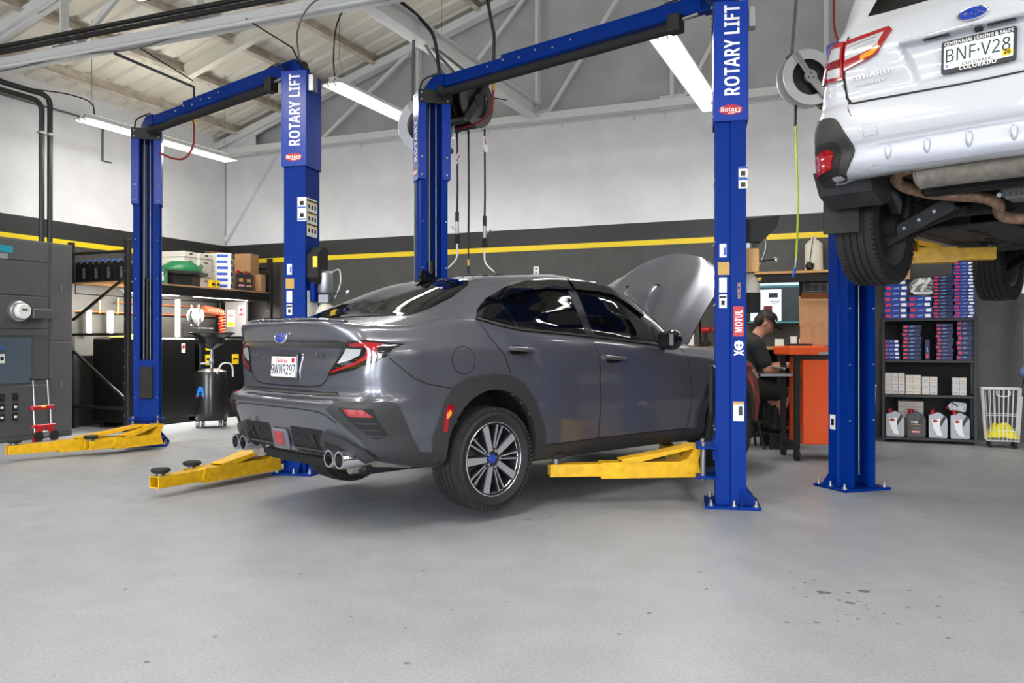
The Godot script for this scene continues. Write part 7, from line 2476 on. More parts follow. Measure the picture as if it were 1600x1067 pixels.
func bench() -> void:
	var t := thing("workbench", "dark workbench with light wooden top along the back wall", "bench", at(Vector3(-1.3, 0, -10.55)))
	var st := S()
	bx(st, at(Vector3(0, 1.04, 0)), Vector3(1.96, 0.035, 0.66), 0.004)
	put(st, "top", M.wood, t)
	for x in [-0.94, -0.3, 0.3, 0.94]:
		st = S()
		bx(st, at(Vector3(x, 0.51, 0)), Vector3(0.06, 1.02, 0.6), 0.004)
		put(st, "leg_frame", M.black, t)
	st = S()
	bx(st, at(Vector3(0, 0.18, 0)), Vector3(1.9, 0.03, 0.6), 0.003)
	put(st, "lower_shelf", M.black, t)
	st = S()
	bx(st, at(Vector3(0, 0.6, -0.29)), Vector3(1.9, 0.8, 0.02))
	put(st, "back_board", M.black_matte, t)
	# wall shelf above
	t = thing("wall_shelf", "long wooden shelf with dark front board above the bench", "shelf", at(Vector3(-1.0, 1.94, -10.74)))
	st = S()
	bx(st, at(Vector3(0, 0, 0)), Vector3(1.9, 0.03, 0.32), 0.003)
	put(st, "board", M.wood, t)
	st = S()
	bx(st, at(Vector3(0, -0.065, 0.13)), Vector3(1.9, 0.1, 0.02), 0.003)
	put(st, "front_board", M.black_matte, t)
	for x in [-0.9, 0.0, 0.9]:
		st = S()
		prism(st, v2([-0.15, -0.015, 0.14, -0.015, -0.15, -0.2]), 0.02, Transform3D(Basis(Vector3.UP, -PI / 2), Vector3(x, 0, 0)))
		put(st, "bracket", M.black, t)
	lettering(t, "front_lettering", "ote", 0.05, at(Vector3(-0.32, -0.066, 0.1415)) * Transform3D(Basis(Vector3(1, 0, 0), Vector3(0.25, 1, 0), Vector3(0, 0, 1)), Vector3.ZERO), M.yellow, 1.5)
	# monitor
	t = thing("monitor", "wall-mounted computer monitor showing a web page behind the seated person", "monitor", at(Vector3(-1.12, 1.585, -10.72)))
	st = S()
	bx(st, at(Vector3(0, 0, 0)), Vector3(0.62, 0.52, 0.04), 0.006)
	put(st, "bezel", M.black, t)
	st = S()
	bx(st, at(Vector3(0, 0, -0.08)), Vector3(0.14, 0.14, 0.12), 0.005)
	put(st, "wall_mount", M.black, t)
	st = S()
	bx(st, at(Vector3(0, 0.0, 0.0205)), Vector3(0.59, 0.485, 0.002))
	put(st, "screen", glow("screen_dark", rgb(16, 30, 34), 0.9), t)
	glow("screen_white", rgb(206, 224, 226), 0.9)
	glow("screen_teal", rgb(30, 110, 118), 0.9)
	for r in [[-0.085, -0.03, 0.36, 0.38, "screen_white"], [0.0, 0.225, 0.59, 0.03, "screen_white"], [0.0, 0.195, 0.59, 0.02, "screen_teal"], [0.0, -0.235, 0.59, 0.014, "screen_teal"]]:
		flat_sign(t, "screen_area", M[r[4]], at(Vector3(r[0], r[1], 0.022)), r[2], r[3], 0.001)
	for r in [[0.0, 0.09, 0.11, 0.055, "black"], [-0.06, -0.1, 0.1, 0.13, "dark_red"], [-0.2, 0.05, 0.08, 0.1, "grey_metal"], [0.02, 0.02, 0.12, 0.008, "grey_metal"], [0.02, 0.0, 0.1, 0.008, "grey_metal"]]:
		flat_sign(t, "screen_picture", M[r[4]], at(Vector3(r[0], r[1], 0.0232)), r[2], r[3], 0.001)
	# wire grid
	t = thing("wire_grid", "black wire grid panel on the wall right of the monitor", "wall grid", at(Vector3(-0.42, 1.45, -10.86)))
	for k in 9:
		st = S()
		tube(st, [Vector3(-0.36 + 0.09 * k, -0.38, 0), Vector3(-0.36 + 0.09 * k, 0.38, 0)], 0.004, 5)
		put(st, "upright_wire", M.galv, t)
	for k in 9:
		st = S()
		tube(st, [Vector3(-0.37, -0.36 + 0.09 * k, 0.006), Vector3(0.37, -0.36 + 0.09 * k, 0.006)], 0.004, 5)
		put(st, "cross_wire", M.galv, t)
	# plastic measure jug with a black funnel
	t = thing("plastic_jug", "old translucent white jug with black funnel on the wall shelf", "jug", at(Vector3(-0.66, 1.955, -10.74)))
	st = S()
	lathe(st, [Vector2(0, 0), Vector2(0.1, 0), Vector2(0.105, 0.02), Vector2(0.1, 0.32), Vector2(0.05, 0.37), Vector2(0.03, 0.38), Vector2(0.03, 0.41), Vector2(0, 0.41)], 20, Transform3D(Basis.from_scale(Vector3(1, 1, 0.8)), Vector3.ZERO), 40)
	put(st, "body", M.jug_cream, t)
	st = S()
	tube(st, arc_pts([Vector3(0.0, 0.4, 0.085), Vector3(-0.02, 0.25, 0.09), Vector3(-0.04, 0.1, 0.095)], 4), 0.005, 6)
	lathe(st, [Vector2(0.01, 0), Vector2(0.05, 0.04), Vector2(0.04, 0.1), Vector2(0, 0.1)], 12, eul(Vector3(-0.06, 0.0, 0.1), 0, 0, -20))
	put(st, "hanging_funnel", M.black, t)
	# odds on the bench
	for k in 2:
		t = thing("paper_cup", "white %s cup on the bench below the monitor" % ["tall paper", "short paper"][k], "cup", at(Vector3(-0.86 + 0.1 * k, 1.058, -10.4)))
		st = S()
		lathe(st, [Vector2(0, 0), Vector2(0.03, 0), Vector2(0.04, 0.12 - 0.03 * k), Vector2(0.036, 0.12 - 0.03 * k), Vector2(0.027, 0.01), Vector2(0, 0.01)], 14, Transform3D())
		put(st, "cup_wall", M.white_print, t)
	carton("small white box on the bench left of the cups", at(Vector3(-1.02, 1.058, -10.38), 10), Vector3(0.1, 0.09, 0.08), M.white_print, "", "white_carton")
	carton("white box on the bench behind the raised hood", at(Vector3(-2.1, 1.058, -10.42), 10), Vector3(0.16, 0.16, 0.1), M.white_print, "", "white_carton")
	for k in 3:
		t = thing("power_drill", "red and black power tool, %s from the left on the bench behind the hood" % ORD[k], "tool", at(Vector3(-1.9 + 0.16 * k, 1.058, -10.5), 20 * k), "red power tools on the bench")
		st = S()
		disc(st, Transform3D(Basis(Vector3(0, 0, 1), PI / 2), Vector3(0.06, 0.2, 0)), 0.035, 0.13, 12, 0.006)
		put(st, "motor_body", M.red, t)
		st = S()
		bar(st, Vector3(0.0, 0.18, 0), Vector3(0.02, 0.05, 0), 0.035, 0.045, 0.008)
		bx(st, at(Vector3(0.01, 0.03, 0)), Vector3(0.11, 0.06, 0.07), 0.01)
		put(st, "grip_and_battery", M.black, t)

func tool_cart() -> void:
	var t := thing("tool_cart", "bright orange tool cart with black corner frame on castors", "tool cart", at(Vector3(-0.46, 0, -8.70), 23))
	# local: front +z, width 0.72
	var o := mat("orange", rgb(236, 88, 24), 0.4, 0.0, 0.3)
	var st := S()
	bx(st, at(Vector3(0.05, 0.56, 0)), Vector3(0.6, 0.82, 0.42), 0.008)
	put(st, "cabinet", o, t)
	st = S()
	bx(st, at(Vector3(0, 1.03, 0)), Vector3(0.78, 0.085, 0.5), 0.012)
	put(st, "top_tray", o, t)
	for x in [-0.31, 0.31]:
		for z in [-0.2, 0.2]:
			st = S()
			bx(st, at(Vector3(x, 0.55, z)), Vector3(0.05, 0.88, 0.05), 0.006)
			put(st, "corner_post", M.black, t)
			st = S()
			tube(st, [Vector3(x - 0.018, 0.055, z), Vector3(x + 0.018, 0.055, z)], 0.055, 18)
			tube(st, [Vector3(x - 0.02, 0.055, z), Vector3(x + 0.02, 0.055, z)], 0.022, 10)
			put(st, "castor", M.rubber, t)
	st = S()
	bx(st, at(Vector3(0.0, 0.965, 0.215)), Vector3(0.6, 0.04, 0.02), 0.003)
	put(st, "drawer_gap", M.black, t)
	flat_sign(t, "maker_plate", M.galv, at(Vector3(-0.02, 1.005, 0.2515)), 0.2, 0.025)
	st = S()
	tube(st, [Vector3(-0.42, 0.86, 0.18), Vector3(-0.42, 0.86, -0.18)], 0.012, 8)
	put(st, "push_bar", M.galv, t)
	st = S()
	bx(st, at(Vector3(-0.5, 0.80, 0.05)), Vector3(0.3, 0.03, 0.3), 0.005)
	put(st, "side_drawer", M.black, t)
	st = S()
	bx(st, at(Vector3(-0.5, 0.80, 0.205)), Vector3(0.3, 0.025, 0.006), 0.002)
	put(st, "drawer_rail", M.galv, t)
	# open carton on the tray
	var c := thing("open_carton", "open brown cardboard carton with raised lid on the orange cart", "box", at(Vector3(-0.40, 1.073, -8.80), 20))
	for w in [[0.0, 0.12, -0.17, 0.46, 0.24, 0.004, 0.0], [0.0, 0.08, 0.17, 0.46, 0.16, 0.004, 0.0]]:
		st = S()
		bx(st, at(Vector3(w[0], w[1], w[2])), Vector3(w[3], w[4], w[5]))
		put(st, "wall", M.card, c)
	for s in [-1, 1]:
		st = S()
		bx(st, at(Vector3(s * 0.228, 0.09, 0)), Vector3(0.004, 0.18, 0.34))
		put(st, "wall", M.card, c)
	st = S()
	bx(st, eul(Vector3(0, 0.34, -0.2), -8, 0, 0), Vector3(0.46, 0.30, 0.004))
	put(st, "lid", M.card, c)
	st = S()
	bx(st, eul(Vector3(0, 0.495, -0.165), 55, 0, 0), Vector3(0.44, 0.09, 0.004))
	put(st, "lid_flap", M.card_edge, c)
	rag("crumpled silver foil on the orange cart", at(Vector3(-0.33, 1.073, -8.52), 23), Vector3(0.22, 0.05, 0.1), M.galv, 8, "foil")
	var k := thing("hand_tool", "thin black hand tool lying on the orange cart tray", "tool", at(Vector3(-0.66, 1.084, -8.46), 30))
	st = S()
	tube(st, [Vector3(-0.12, 0, 0), Vector3(0.12, 0, 0)], 0.01, 8)
	ball(st, Vector3(0.13, 0, 0), Vector3(0.02, 0.01, 0.016), 8)
	put(st, "shaft", M.black, k)

func right_side() -> void:
	var cf := mat("clear_film", Color(0.9, 0.92, 0.94, 0.25), 0.15)
	cf.transparency = BaseMaterial3D.TRANSPARENCY_ALPHA
	mat("jug_cream", rgb(222, 216, 200), 0.4)
	mat("rag_yellow", rgb(238, 224, 40), 0.7)
	parts_shelf()
	bench()
	tool_cart()
	wire_basket(Vector3(1.24, 0, -10.34), "white wire basket on castors with yellow rags inside", 0.36, 0.3, 0.62, true)
	rag("heap of yellow rags inside the white wire basket", at(Vector3(1.24, 0.079, -10.34)), Vector3(0.3, 0.24, 0.22), M.rag_yellow, 3)
	wire_basket(Vector3(-0.14, 0, -10.5), "white wire basket between lift column and black shelf", 0.32, 0.3, 0.62, false)
	# rack post and hanging air gauge at the right edge
	var t := thing("perforated_post", "black perforated rack post at the far right edge", "post", at(Vector3(1.50, 0, -10.2)))
	var st := S()
	bx(st, at(Vector3(0, 1.15, 0)), Vector3(0.08, 2.3, 0.06), 0.005)
	put(st, "post", M.black, t)
	for k in 18:
		st = S()
		bx(st, at(Vector3(0.0, 0.3 + 0.1 * k, 0.031)), Vector3(0.02, 0.03, 0.002))
		put(st, "slot", M.galv, t)
	t = thing("air_gauge", "blue grey tire gauge hanging on a thin hose from black post", "gauge", at(Vector3(1.42, 0, -10.12)))
	st = S()
	tube(st, arc_pts([Vector3(0.06, 1.42, 0), Vector3(0.01, 1.38, 0), Vector3(0.0, 1.2, 0), Vector3(0, 0.86, 0)], 5), 0.01, 7)
	put(st, "hose", M.grey_metal, t)
	st = S()
	ball(st, Vector3(0, 0.8, 0), Vector3(0.05, 0.06, 0.03), 14)
	put(st, "gauge_body", mat("gauge_blue", rgb(70, 90, 130), 0.4), t)
	st = S()
	tube(st, [Vector3(0, 0.74, 0), Vector3(-0.01, 0.55, 0)], 0.014, 8)
	put(st, "nozzle", M.black, t)
	st = S()
	disc(st, at(Vector3(0.05, 1.4, 0)), 0.015, 0.04, 8)
	put(st, "fitting", M.brass, t)
	t = thing("hanging_bag", "clear bag with red tape hanging at the right edge", "bag", eul(Vector3(1.47, 1.72, -10.1), 0, 0, -14))
	st = S()
	bx(st, at(Vector3(0, 0, 0)), Vector3(0.1, 0.26, 0.03), 0.012)
	put(st, "bag", M.white_plastic, t)
	flat_sign(t, "red_tape", M.red, at(Vector3(0, 0.05, 0.0155)), 0.1, 0.012)
	flat_sign(t, "red_tape", M.red, at(Vector3(0, -0.04, 0.0155)), 0.1, 0.012)

# ---------- things hanging from the roof ----------
func hose_reel(label: String, where: Transform3D, r: float, w: float, disc_m: Material, arm_m: Material, hanger: Vector3, group: String) -> Node3D:
	# drum axis along local x; arms hold it from above
	var t := thing("hose_reel", label, "hose reel", where, group)
	var ax := Transform3D(Basis(Vector3(0, 0, 1), -PI / 2), Vector3(-w / 2, 0, 0))
	var st
	for s in [0, 1]:
		st = S()
		var y0: float = w * s
		lathe(st, [Vector2(r * 0.64, y0 - 0.006), Vector2(r * 0.98, y0 - 0.006), Vector2(r, y0), Vector2(r * 0.98, y0 + 0.006), Vector2(r * 0.64, y0 + 0.006), Vector2(r * 0.64, y0 - 0.006)], 36, ax)
		put(st, "flange", disc_m, t)
	st = S()
	lathe(st, [Vector2(0, 0.03), Vector2(r * 0.7, 0.03), Vector2(r * 0.78, 0.04), Vector2(r * 0.78, w - 0.04), Vector2(r * 0.7, w - 0.03), Vector2(0, w - 0.03)], 28, ax)
	put(st, "wound_hose", M.black, t)
	for s in [-1, 1]:
		st = S()
		var x: float = s * (w / 2 + 0.02)
		bar(st, Vector3(x, 0, 0), Vector3(x, -r * 0.85, r * 0.75), 0.02, 0.085, 0.008, Vector3(0, 0.7, 0.7))
		tube(st, [Vector3(x - 0.015, 0, 0), Vector3(x + 0.015, 0, 0)], 0.062, 18)
		bar(st, Vector3(x, 0, 0), Vector3(x, r * 0.8, -r * 0.55), 0.02, 0.06, 0.006, Vector3(0, 0.7, 0.7))
		put(st, "guide_arm", arm_m, t)
		st = S()
		for k in 3:
			tube(st, [Vector3(x + s * 0.014, 0.03 * cos(k * 2.1), 0.03 * sin(k * 2.1)), Vector3(x + s * 0.02, 0.03 * cos(k * 2.1), 0.03 * sin(k * 2.1))], 0.008, 6)
		put(st, "hub_bolt", M.black, t)
	st = S()
	bx(st, eul(Vector3(0, -r * 0.88, r * 0.78), 0, 0, 0), Vector3(w + 0.06, 0.05, 0.08), 0.01)
	put(st, "roller_guide", M.black, t)
	st = S()
	bar(st, Vector3(-w / 2, r * 0.8, -r * 0.55), Vector3(w / 2, r * 0.8, -r * 0.55), 0.06, 0.02)
	var inv := where.affine_inverse()
	tube(st, [Vector3(0, r * 0.8, -r * 0.55), inv * hanger], 0.016, 8)
	put(st, "hanger", M.grey_metal, t)
	return t

func oil_gun(label: String, top: Vector3, bottom: float, kind: int) -> void:
	var t := thing("hose_drop", label, "hose", at(top), "black fluid hoses by the middle lift")
	var st := S()
	var n := bottom - top.y
	tube(st, [Vector3.ZERO, Vector3(0.004, n * 0.5, 0), Vector3(0, n + 0.36, 0)], 0.011, 8)
	put(st, "hose", M.black, t)
	if kind == 1:
		st = S()
		tube(st, [Vector3(0, n + 0.36, 0), Vector3(0, n + 0.12, 0)], 0.007, 8)
		put(st, "thin_hose", M.black, t)
		st = S()
		disc(st, at(Vector3(0, n + 0.08, 0)), 0.014, 0.06, 8)
		put(st, "fitting", M.brass, t)
		st = S()
		disc(st, at(Vector3(0, n, 0)), 0.016, 0.08, 8)
		put(st, "chuck", M.black, t)
		return
	st = S()
	tube(st, [Vector3(0, n + 0.40, 0), Vector3(0, n + 0.30, 0)], 0.02, 10)
	put(st, "swivel", M.black, t)
	st = S()
	tube(st, [Vector3(0, n + 0.30, 0), Vector3(0, n + 0.18, 0)], 0.018, 10)
	var s := -1.0 if kind == 0 else 1.0
	bar(st, Vector3(0, n + 0.2, 0), Vector3(s * 0.07, n + 0.26, 0), 0.012, 0.012)
	put(st, "trigger", M.galv, t)
	st = S()
	bx(st, at(Vector3(0, n + 0.13, 0)), Vector3(0.055, 0.1, 0.05), 0.012)
	put(st, "meter", M.black_matte, t)
	st = S()
	tube(st, arc_pts([Vector3(0, n + 0.08, 0), Vector3(0, n - 0.04, 0), Vector3(s * 0.03, n - 0.1, 0), Vector3(s * 0.1, n - 0.16, 0)], 4), 0.009, 8)
	put(st, "spout", M.white_plastic, t)
	st = S()
	tube(st, [Vector3(s * 0.1, n - 0.16, 0), Vector3(s * 0.125, n - 0.178, 0)], 0.008, 8)
	put(st, "spout_tip", M.brass, t)

func wire(called: String, label: String, pts: Array, r: float, m: Material, cat := "cable", per := 5) -> Node3D:
	var t := thing(called, label, cat)
	var st := S()
	tube(st, arc_pts(pts, per) if per > 1 else pts, r, 6)
	put(st, "run", m, t)
	return t

func overhead() -> void:
	mat("reel_white", rgb(214, 215, 218), 0.3, 0.3)
	# silver reel with green air hose near the white car
	var p := Vector3(-0.60, 3.64, -8.66)
	var t := hose_reel("silver hose reel with green hose beside the white crossover", at(p, 120), 0.27, 0.14, M.reel_white, M.galv, Vector3(-0.6, 4.1, -8.66) + Vector3(0.1, 2.6, 0), "silver air hose reels")
	flat_sign(t, "blue_sticker", M.paper_blue, frame(Vector3(0.078, -0.19, 0.05), Vector3(0, 0, -1), Vector3.UP), 0.12, 0.06)
	lettering(t, "sticker_mark", "9", 0.035, frame(Vector3(0.08, -0.19, 0.05), Vector3(0, 0, -1), Vector3.UP), M.white_print)
	t = wire("air_hose", "yellow green air hose hanging from the silver reel by the white car", [Vector3(-0.70, 3.40, -8.66), Vector3(-0.69, 3.0, -8.655), Vector3(-0.675, 2.4, -8.65), Vector3(-0.69, 1.92, -8.65)], 0.011, M.hose_green, "hose")
	var st := S()
	tube(st, [Vector3(-0.70, 3.40, -8.66), Vector3(-0.70, 3.2, -8.66)], 0.016, 8)
	put(st, "strain_sleeve", M.black, t)
	st = S()
	tube(st, [Vector3(-0.69, 1.92, -8.65), Vector3(-0.70, 1.82, -8.65)], 0.012, 8)
	put(st, "coupling", M.galv, t)
	st = S()
	tube(st, [Vector3(-0.70, 1.82, -8.65), Vector3(-0.72, 1.74, -8.65)], 0.014, 8)
	put(st, "plug", M.paper_blue, t)
	# silver reel behind the middle lift's left column
	hose_reel("silver hose reel half hidden behind the sedan lift's left column", at(Vector3(-4.03, 3.22, -7.35), 100), 0.27, 0.13, M.reel_white, M.galv, Vector3(-4.2, 4.1, -7.4), "silver air hose reels")
	wire("air_hose", "yellow green air hose hanging behind the sedan lift's left column", [Vector3(-4.10, 2.98, -7.25), Vector3(-4.10, 2.4, -7.25), Vector3(-4.09, 1.6, -7.24), Vector3(-4.08, 1.35, -7.24)], 0.011, M.hose_green, "hose")
	# three black reels in a row under the tie beam
	for k in 3:
		var q := Vector3(-3.98, 3.46, -7.62) + Vector3(0.97, 0, 0.24) * (0.19 * k)
		hose_reel("black hose reel, %s of the three in a row under the tie beam" % ["left", "middle", "right"][k], at(q, -14), 0.26, 0.1, M.black, M.black_matte, Vector3(-4.18 + 0.02 * k, 4.12, -7.6 - 0.1 * k), "black hose reels")
	oil_gun("black oil hose with curved spout, left of the three drops", Vector3(-3.86, 3.26, -7.68), 2.02, 0)
	oil_gun("thin black grease hose with brass fitting, middle of the three drops", Vector3(-3.765, 3.26, -7.745), 1.80, 1)
	oil_gun("black oil hose with curved spout, right of the three drops", Vector3(-3.615, 3.26, -7.81), 1.98, 2)
	for a in [[Vector3(-3.86, 2.93, -7.66), -25.0, "left"], [Vector3(-3.60, 3.1, -7.79), 10.0, "right"]]:
		var g := thing("hose_tag", "small white and red plastic tag tied to the %s oil hose" % a[2], "tag", eul(a[0], 0, 20, a[1]), "tags on the oil hoses")
		flat_sign(g, "sleeve", M.white_plastic, Transform3D(), 0.04, 0.16, 0.008)
		flat_sign(g, "red_mark", M.red, at(Vector3(0.008, 0.03, 0.005)), 0.01, 0.07, 0.001)
	# pipe drops with red hoses
	t = wire("air_drop", "black pipe and dark red hose dropping above the sedan lift beam", [Vector3(-3.10, 4.9, -6.3), Vector3(-3.281, 3.99, -7.3), Vector3(-3.29, 3.55, -7.3)], 0.016, M.black_pipe, "pipe", 1)
	st = S()
	disc(st, at(Vector3(-3.29, 3.47, -7.3)), 0.02, 0.09, 8)
	put(st, "brass_fitting", M.brass, t)
	st = S()
	tube(st, arc_pts([Vector3(-3.29, 3.47, -7.3), Vector3(-3.33, 3.3, -7.34), Vector3(-3.5, 3.22, -7.42), Vector3(-3.8, 3.2, -7.5)], 5), 0.011, 7)
	put(st, "red_hose", M.hose_red, t)
	t = wire("air_drop", "black pipe and red hose dropping over the empty lift's beam", [Vector3(-7.14, 4.06, -6.42), Vector3(-6.605, 3.80, -6.97), Vector3(-6.605, 3.5, -6.97)], 0.016, M.black_pipe, "pipe", 1)
	st = S()
	disc(st, at(Vector3(-6.605, 3.42, -6.97)), 0.02, 0.09, 8)
	put(st, "brass_fitting", M.brass, t)
	st = S()
	tube(st, arc_pts([Vector3(-6.605, 3.42, -6.97), Vector3(-6.61, 3.2, -6.97), Vector3(-6.7, 3.06, -6.95), Vector3(-6.85, 3.06, -6.93), Vector3(-7.02, 3.13, -6.9)], 5), 0.011, 7)
	put(st, "red_hose", M.hose_red, t)
	wire("air_drop", "dark red hose hanging above the white crossover's tail lamp", [Vector3(-0.3, 5.4, -8.3), Vector3(-0.34, 4.3, -8.4), Vector3(-0.32, 3.95, -8.45), Vector3(-0.2, 3.75, -8.5)], 0.012, M.hose_red, "hose")
	# pipes and cables lying along the near truss
	for k in 2:
		wire("truss_pipe", "black pipe lying on the near roof truss, %s of two" % ["lower", "upper"][k], [Vector3(-9.5, 4.23 + 0.06 * k, -6.3), Vector3(2.0, 4.23 + 0.06 * k, -6.3)], 0.026, M.black_pipe, "pipe", 1)
	wire("truss_conduit", "white conduit running under the near roof truss", [Vector3(-9.6, 4.06, -6.26), Vector3(-7.0, 4.05, -6.26), Vector3(2.0, 4.06, -6.26)], 0.02, M.steel_white, "pipe", 1)
	wire("loose_cable", "grey cable drooping along the near roof truss", [Vector3(-9.0, 4.04, -6.3), Vector3(-8.4, 4.02, -6.28), Vector3(-7.6, 4.05, -6.28), Vector3(-6.7, 4.0, -6.28), Vector3(-6.0, 4.06, -6.28), Vector3(-5.0, 4.05, -6.28)], 0.009, M.grey_metal)
	wire("loose_cable", "dark cable sagging from truss to the left strip light", [Vector3(-8.95, 4.05, -6.4), Vector3(-8.8, 3.98, -6.7), Vector3(-8.5, 3.95, -7.0), Vector3(-8.25, 3.85, -7.1), Vector3(-8.2, 3.7, -7.1)], 0.008, M.black)
	wire("loose_cable", "straight black cable from truss to the empty lift's right column", [Vector3(-5.35, 4.1, -6.3), Vector3(-4.75, 3.72, -6.2), Vector3(-4.52, 3.40, -6.1)], 0.008, M.black, "cable", 1)
	wire("loose_cable", "grey cable looping from roof to the empty lift's right column", [Vector3(-4.2, 4.2, -6.4), Vector3(-4.5, 4.1, -6.2), Vector3(-4.62, 3.8, -6.1), Vector3(-4.52, 3.4, -6.05)], 0.008, M.grey_metal)
	wire("loose_cable", "thin black cable from truss to the left pipe drop", [Vector3(-6.75, 4.05, -6.36), Vector3(-6.55, 3.84, -6.9)], 0.007, M.black, "cable", 1)
	wire("loose_cable", "thick black cable along the tie beam to the black reels", [Vector3(-4.12, 4.33, -6.4), Vector3(-4.12, 4.33, -7.0), Vector3(-4.12, 4.3, -7.4), Vector3(-4.05, 4.15, -7.55), Vector3(-4.02, 3.8, -7.6)], 0.018, M.black)
	wire("loose_cable", "thin black cable slung under the tie beam behind the reels", [Vector3(-3.9, 3.7, -7.8), Vector3(-4.0, 3.85, -8.6), Vector3(-4.15, 4.08, -9.6)], 0.008, M.black)
	wire("loose_cable", "dark cable dropping beside the second strip light", [Vector3(-4.3, 4.25, -6.5), Vector3(-4.55, 4.05, -6.6), Vector3(-4.8, 3.85, -6.9), Vector3(-4.85, 3.68, -7.0)], 0.008, M.black)
	wire("loose_cable", "black cable arching up from the sedan lift's right column", [Vector3(-0.87, 3.38, -5.95), Vector3(-0.85, 3.6, -6.0), Vector3(-0.95, 3.75, -6.1), Vector3(-1.1, 4.1, -6.3)], 0.008, M.black)

# ---------- the seated person: one continuous figure meshed from tapered bones ----------
func bone_field(p: Vector3, bones: Array) -> float:
	var d := 9.0
	for b in bones:
		var a: Vector3 = b[0]
		var ab: Vector3 = b[1] - a
		var h := clampf((p - a).dot(ab) / maxf(ab.length_squared(), 1e-9), 0.0, 1.0)
		var e := p.distance_to(a + ab * h) - lerpf(b[2], b[3], h)
		var k: float = b[4]
		if e - d > k * 2.0:
			continue
		var t := clampf(0.5 + 0.5 * (d - e) / k, 0.0, 1.0)
		d = lerpf(d, e, t) - k * t * (1.0 - t)
	return d

func net(bones: Array, cell: float) -> ArrayMesh:
	# surface nets over the cells near the bones
	var lo := Vector3.INF
	var hi := -Vector3.INF
	for b in bones:
		var r: float = maxf(b[2], b[3]) + cell * 2.0
		lo = lo.min(b[0] - Vector3.ONE * r).min(b[1] - Vector3.ONE * r)
		hi = hi.max(b[0] + Vector3.ONE * r).max(b[1] + Vector3.ONE * r)
	var n := Vector3i(((hi - lo) / cell).ceil()) + Vector3i.ONE
	var val := PackedFloat32Array()
	val.resize(n.x * n.y * n.z)
	val.fill(1.0)
	var done := PackedByteArray()
	done.resize(val.size())
	for b in bones:
		var r: float = maxf(b[2], b[3]) + cell * 2.5
		var l := Vector3i(((b[0].min(b[1]) - Vector3.ONE * r - lo) / cell).floor()).max(Vector3i.ZERO)
		var u := Vector3i(((b[0].max(b[1]) + Vector3.ONE * r - lo) / cell).ceil()).min(n - Vector3i.ONE)
		for z in range(l.z, u.z + 1):
			for y in range(l.y, u.y + 1):
				for x in range(l.x, u.x + 1):
					var i := (z * n.y + y) * n.x + x
					if not done[i]:
						done[i] = 1
						val[i] = bone_field(lo + Vector3(x, y, z) * cell, bones)
	var verts := PackedVector3Array()
	var at_cell := {}
	for z in n.z - 1:
		for y in n.y - 1:
			for x in n.x - 1:
				var i := (z * n.y + y) * n.x + x
				var c := [val[i], val[i + 1], val[i + n.x], val[i + n.x + 1], val[i + n.x * n.y], val[i + n.x * n.y + 1], val[i + n.x * n.y + n.x], val[i + n.x * n.y + n.x + 1]]
				var neg := 0
				for q in c:
					if q < 0:
						neg += 1
				if neg == 0 or neg == 8:
					continue
				var sum := Vector3.ZERO
				var cnt := 0
				for e in [[0, 1], [2, 3], [4, 5], [6, 7], [0, 2], [1, 3], [4, 6], [5, 7], [0, 4], [1, 5], [2, 6], [3, 7]]:
					var a: float = c[e[0]]
					var b2: float = c[e[1]]
					if (a < 0) != (b2 < 0):
						var t := a / (a - b2)
						var p0 := Vector3(e[0] & 1, (e[0] >> 1) & 1, e[0] >> 2)
						var p1 := Vector3(e[1] & 1, (e[1] >> 1) & 1, e[1] >> 2)
						sum += p0.lerp(p1, t)
						cnt += 1
				at_cell[i] = verts.size()
				verts.append(lo + (Vector3(x, y, z) + sum / cnt) * cell)
	var norms := PackedVector3Array()
	for v in verts:
		var e := cell * 0.5
		norms.append(Vector3(bone_field(v + Vector3(e, 0, 0), bones) - bone_field(v - Vector3(e, 0, 0), bones), bone_field(v + Vector3(0, e, 0), bones) - bone_field(v - Vector3(0, e, 0), bones), bone_field(v + Vector3(0, 0, e), bones) - bone_field(v - Vector3(0, 0, e), bones)).normalized())
	var id := PackedInt32Array()
	var sx := 1
	var sy := n.x
	var sz := n.x * n.y
	for i in at_cell:
		for ax in [[sx, sy, sz], [sy, sz, sx], [sz, sx, sy]]:
			var j: int = i + ax[0]
			if j >= val.size() or (val[i] < 0) == (val[j] < 0):
				continue
			var q := [i, i - ax[1], i - ax[1] - ax[2], i - ax[2]]
			if at_cell.has(q[1]) and at_cell.has(q[2]) and at_cell.has(q[3]):
				id.append_array([at_cell[q[0]], at_cell[q[1]], at_cell[q[2]], at_cell[q[0]], at_cell[q[2]], at_cell[q[3]]])
	return mesh_from(verts, norms, id)

func B(a: Vector3, b: Vector3, ra: float, rb: float, k := 0.03) -> Array:
	return [a, b, ra, rb, k]

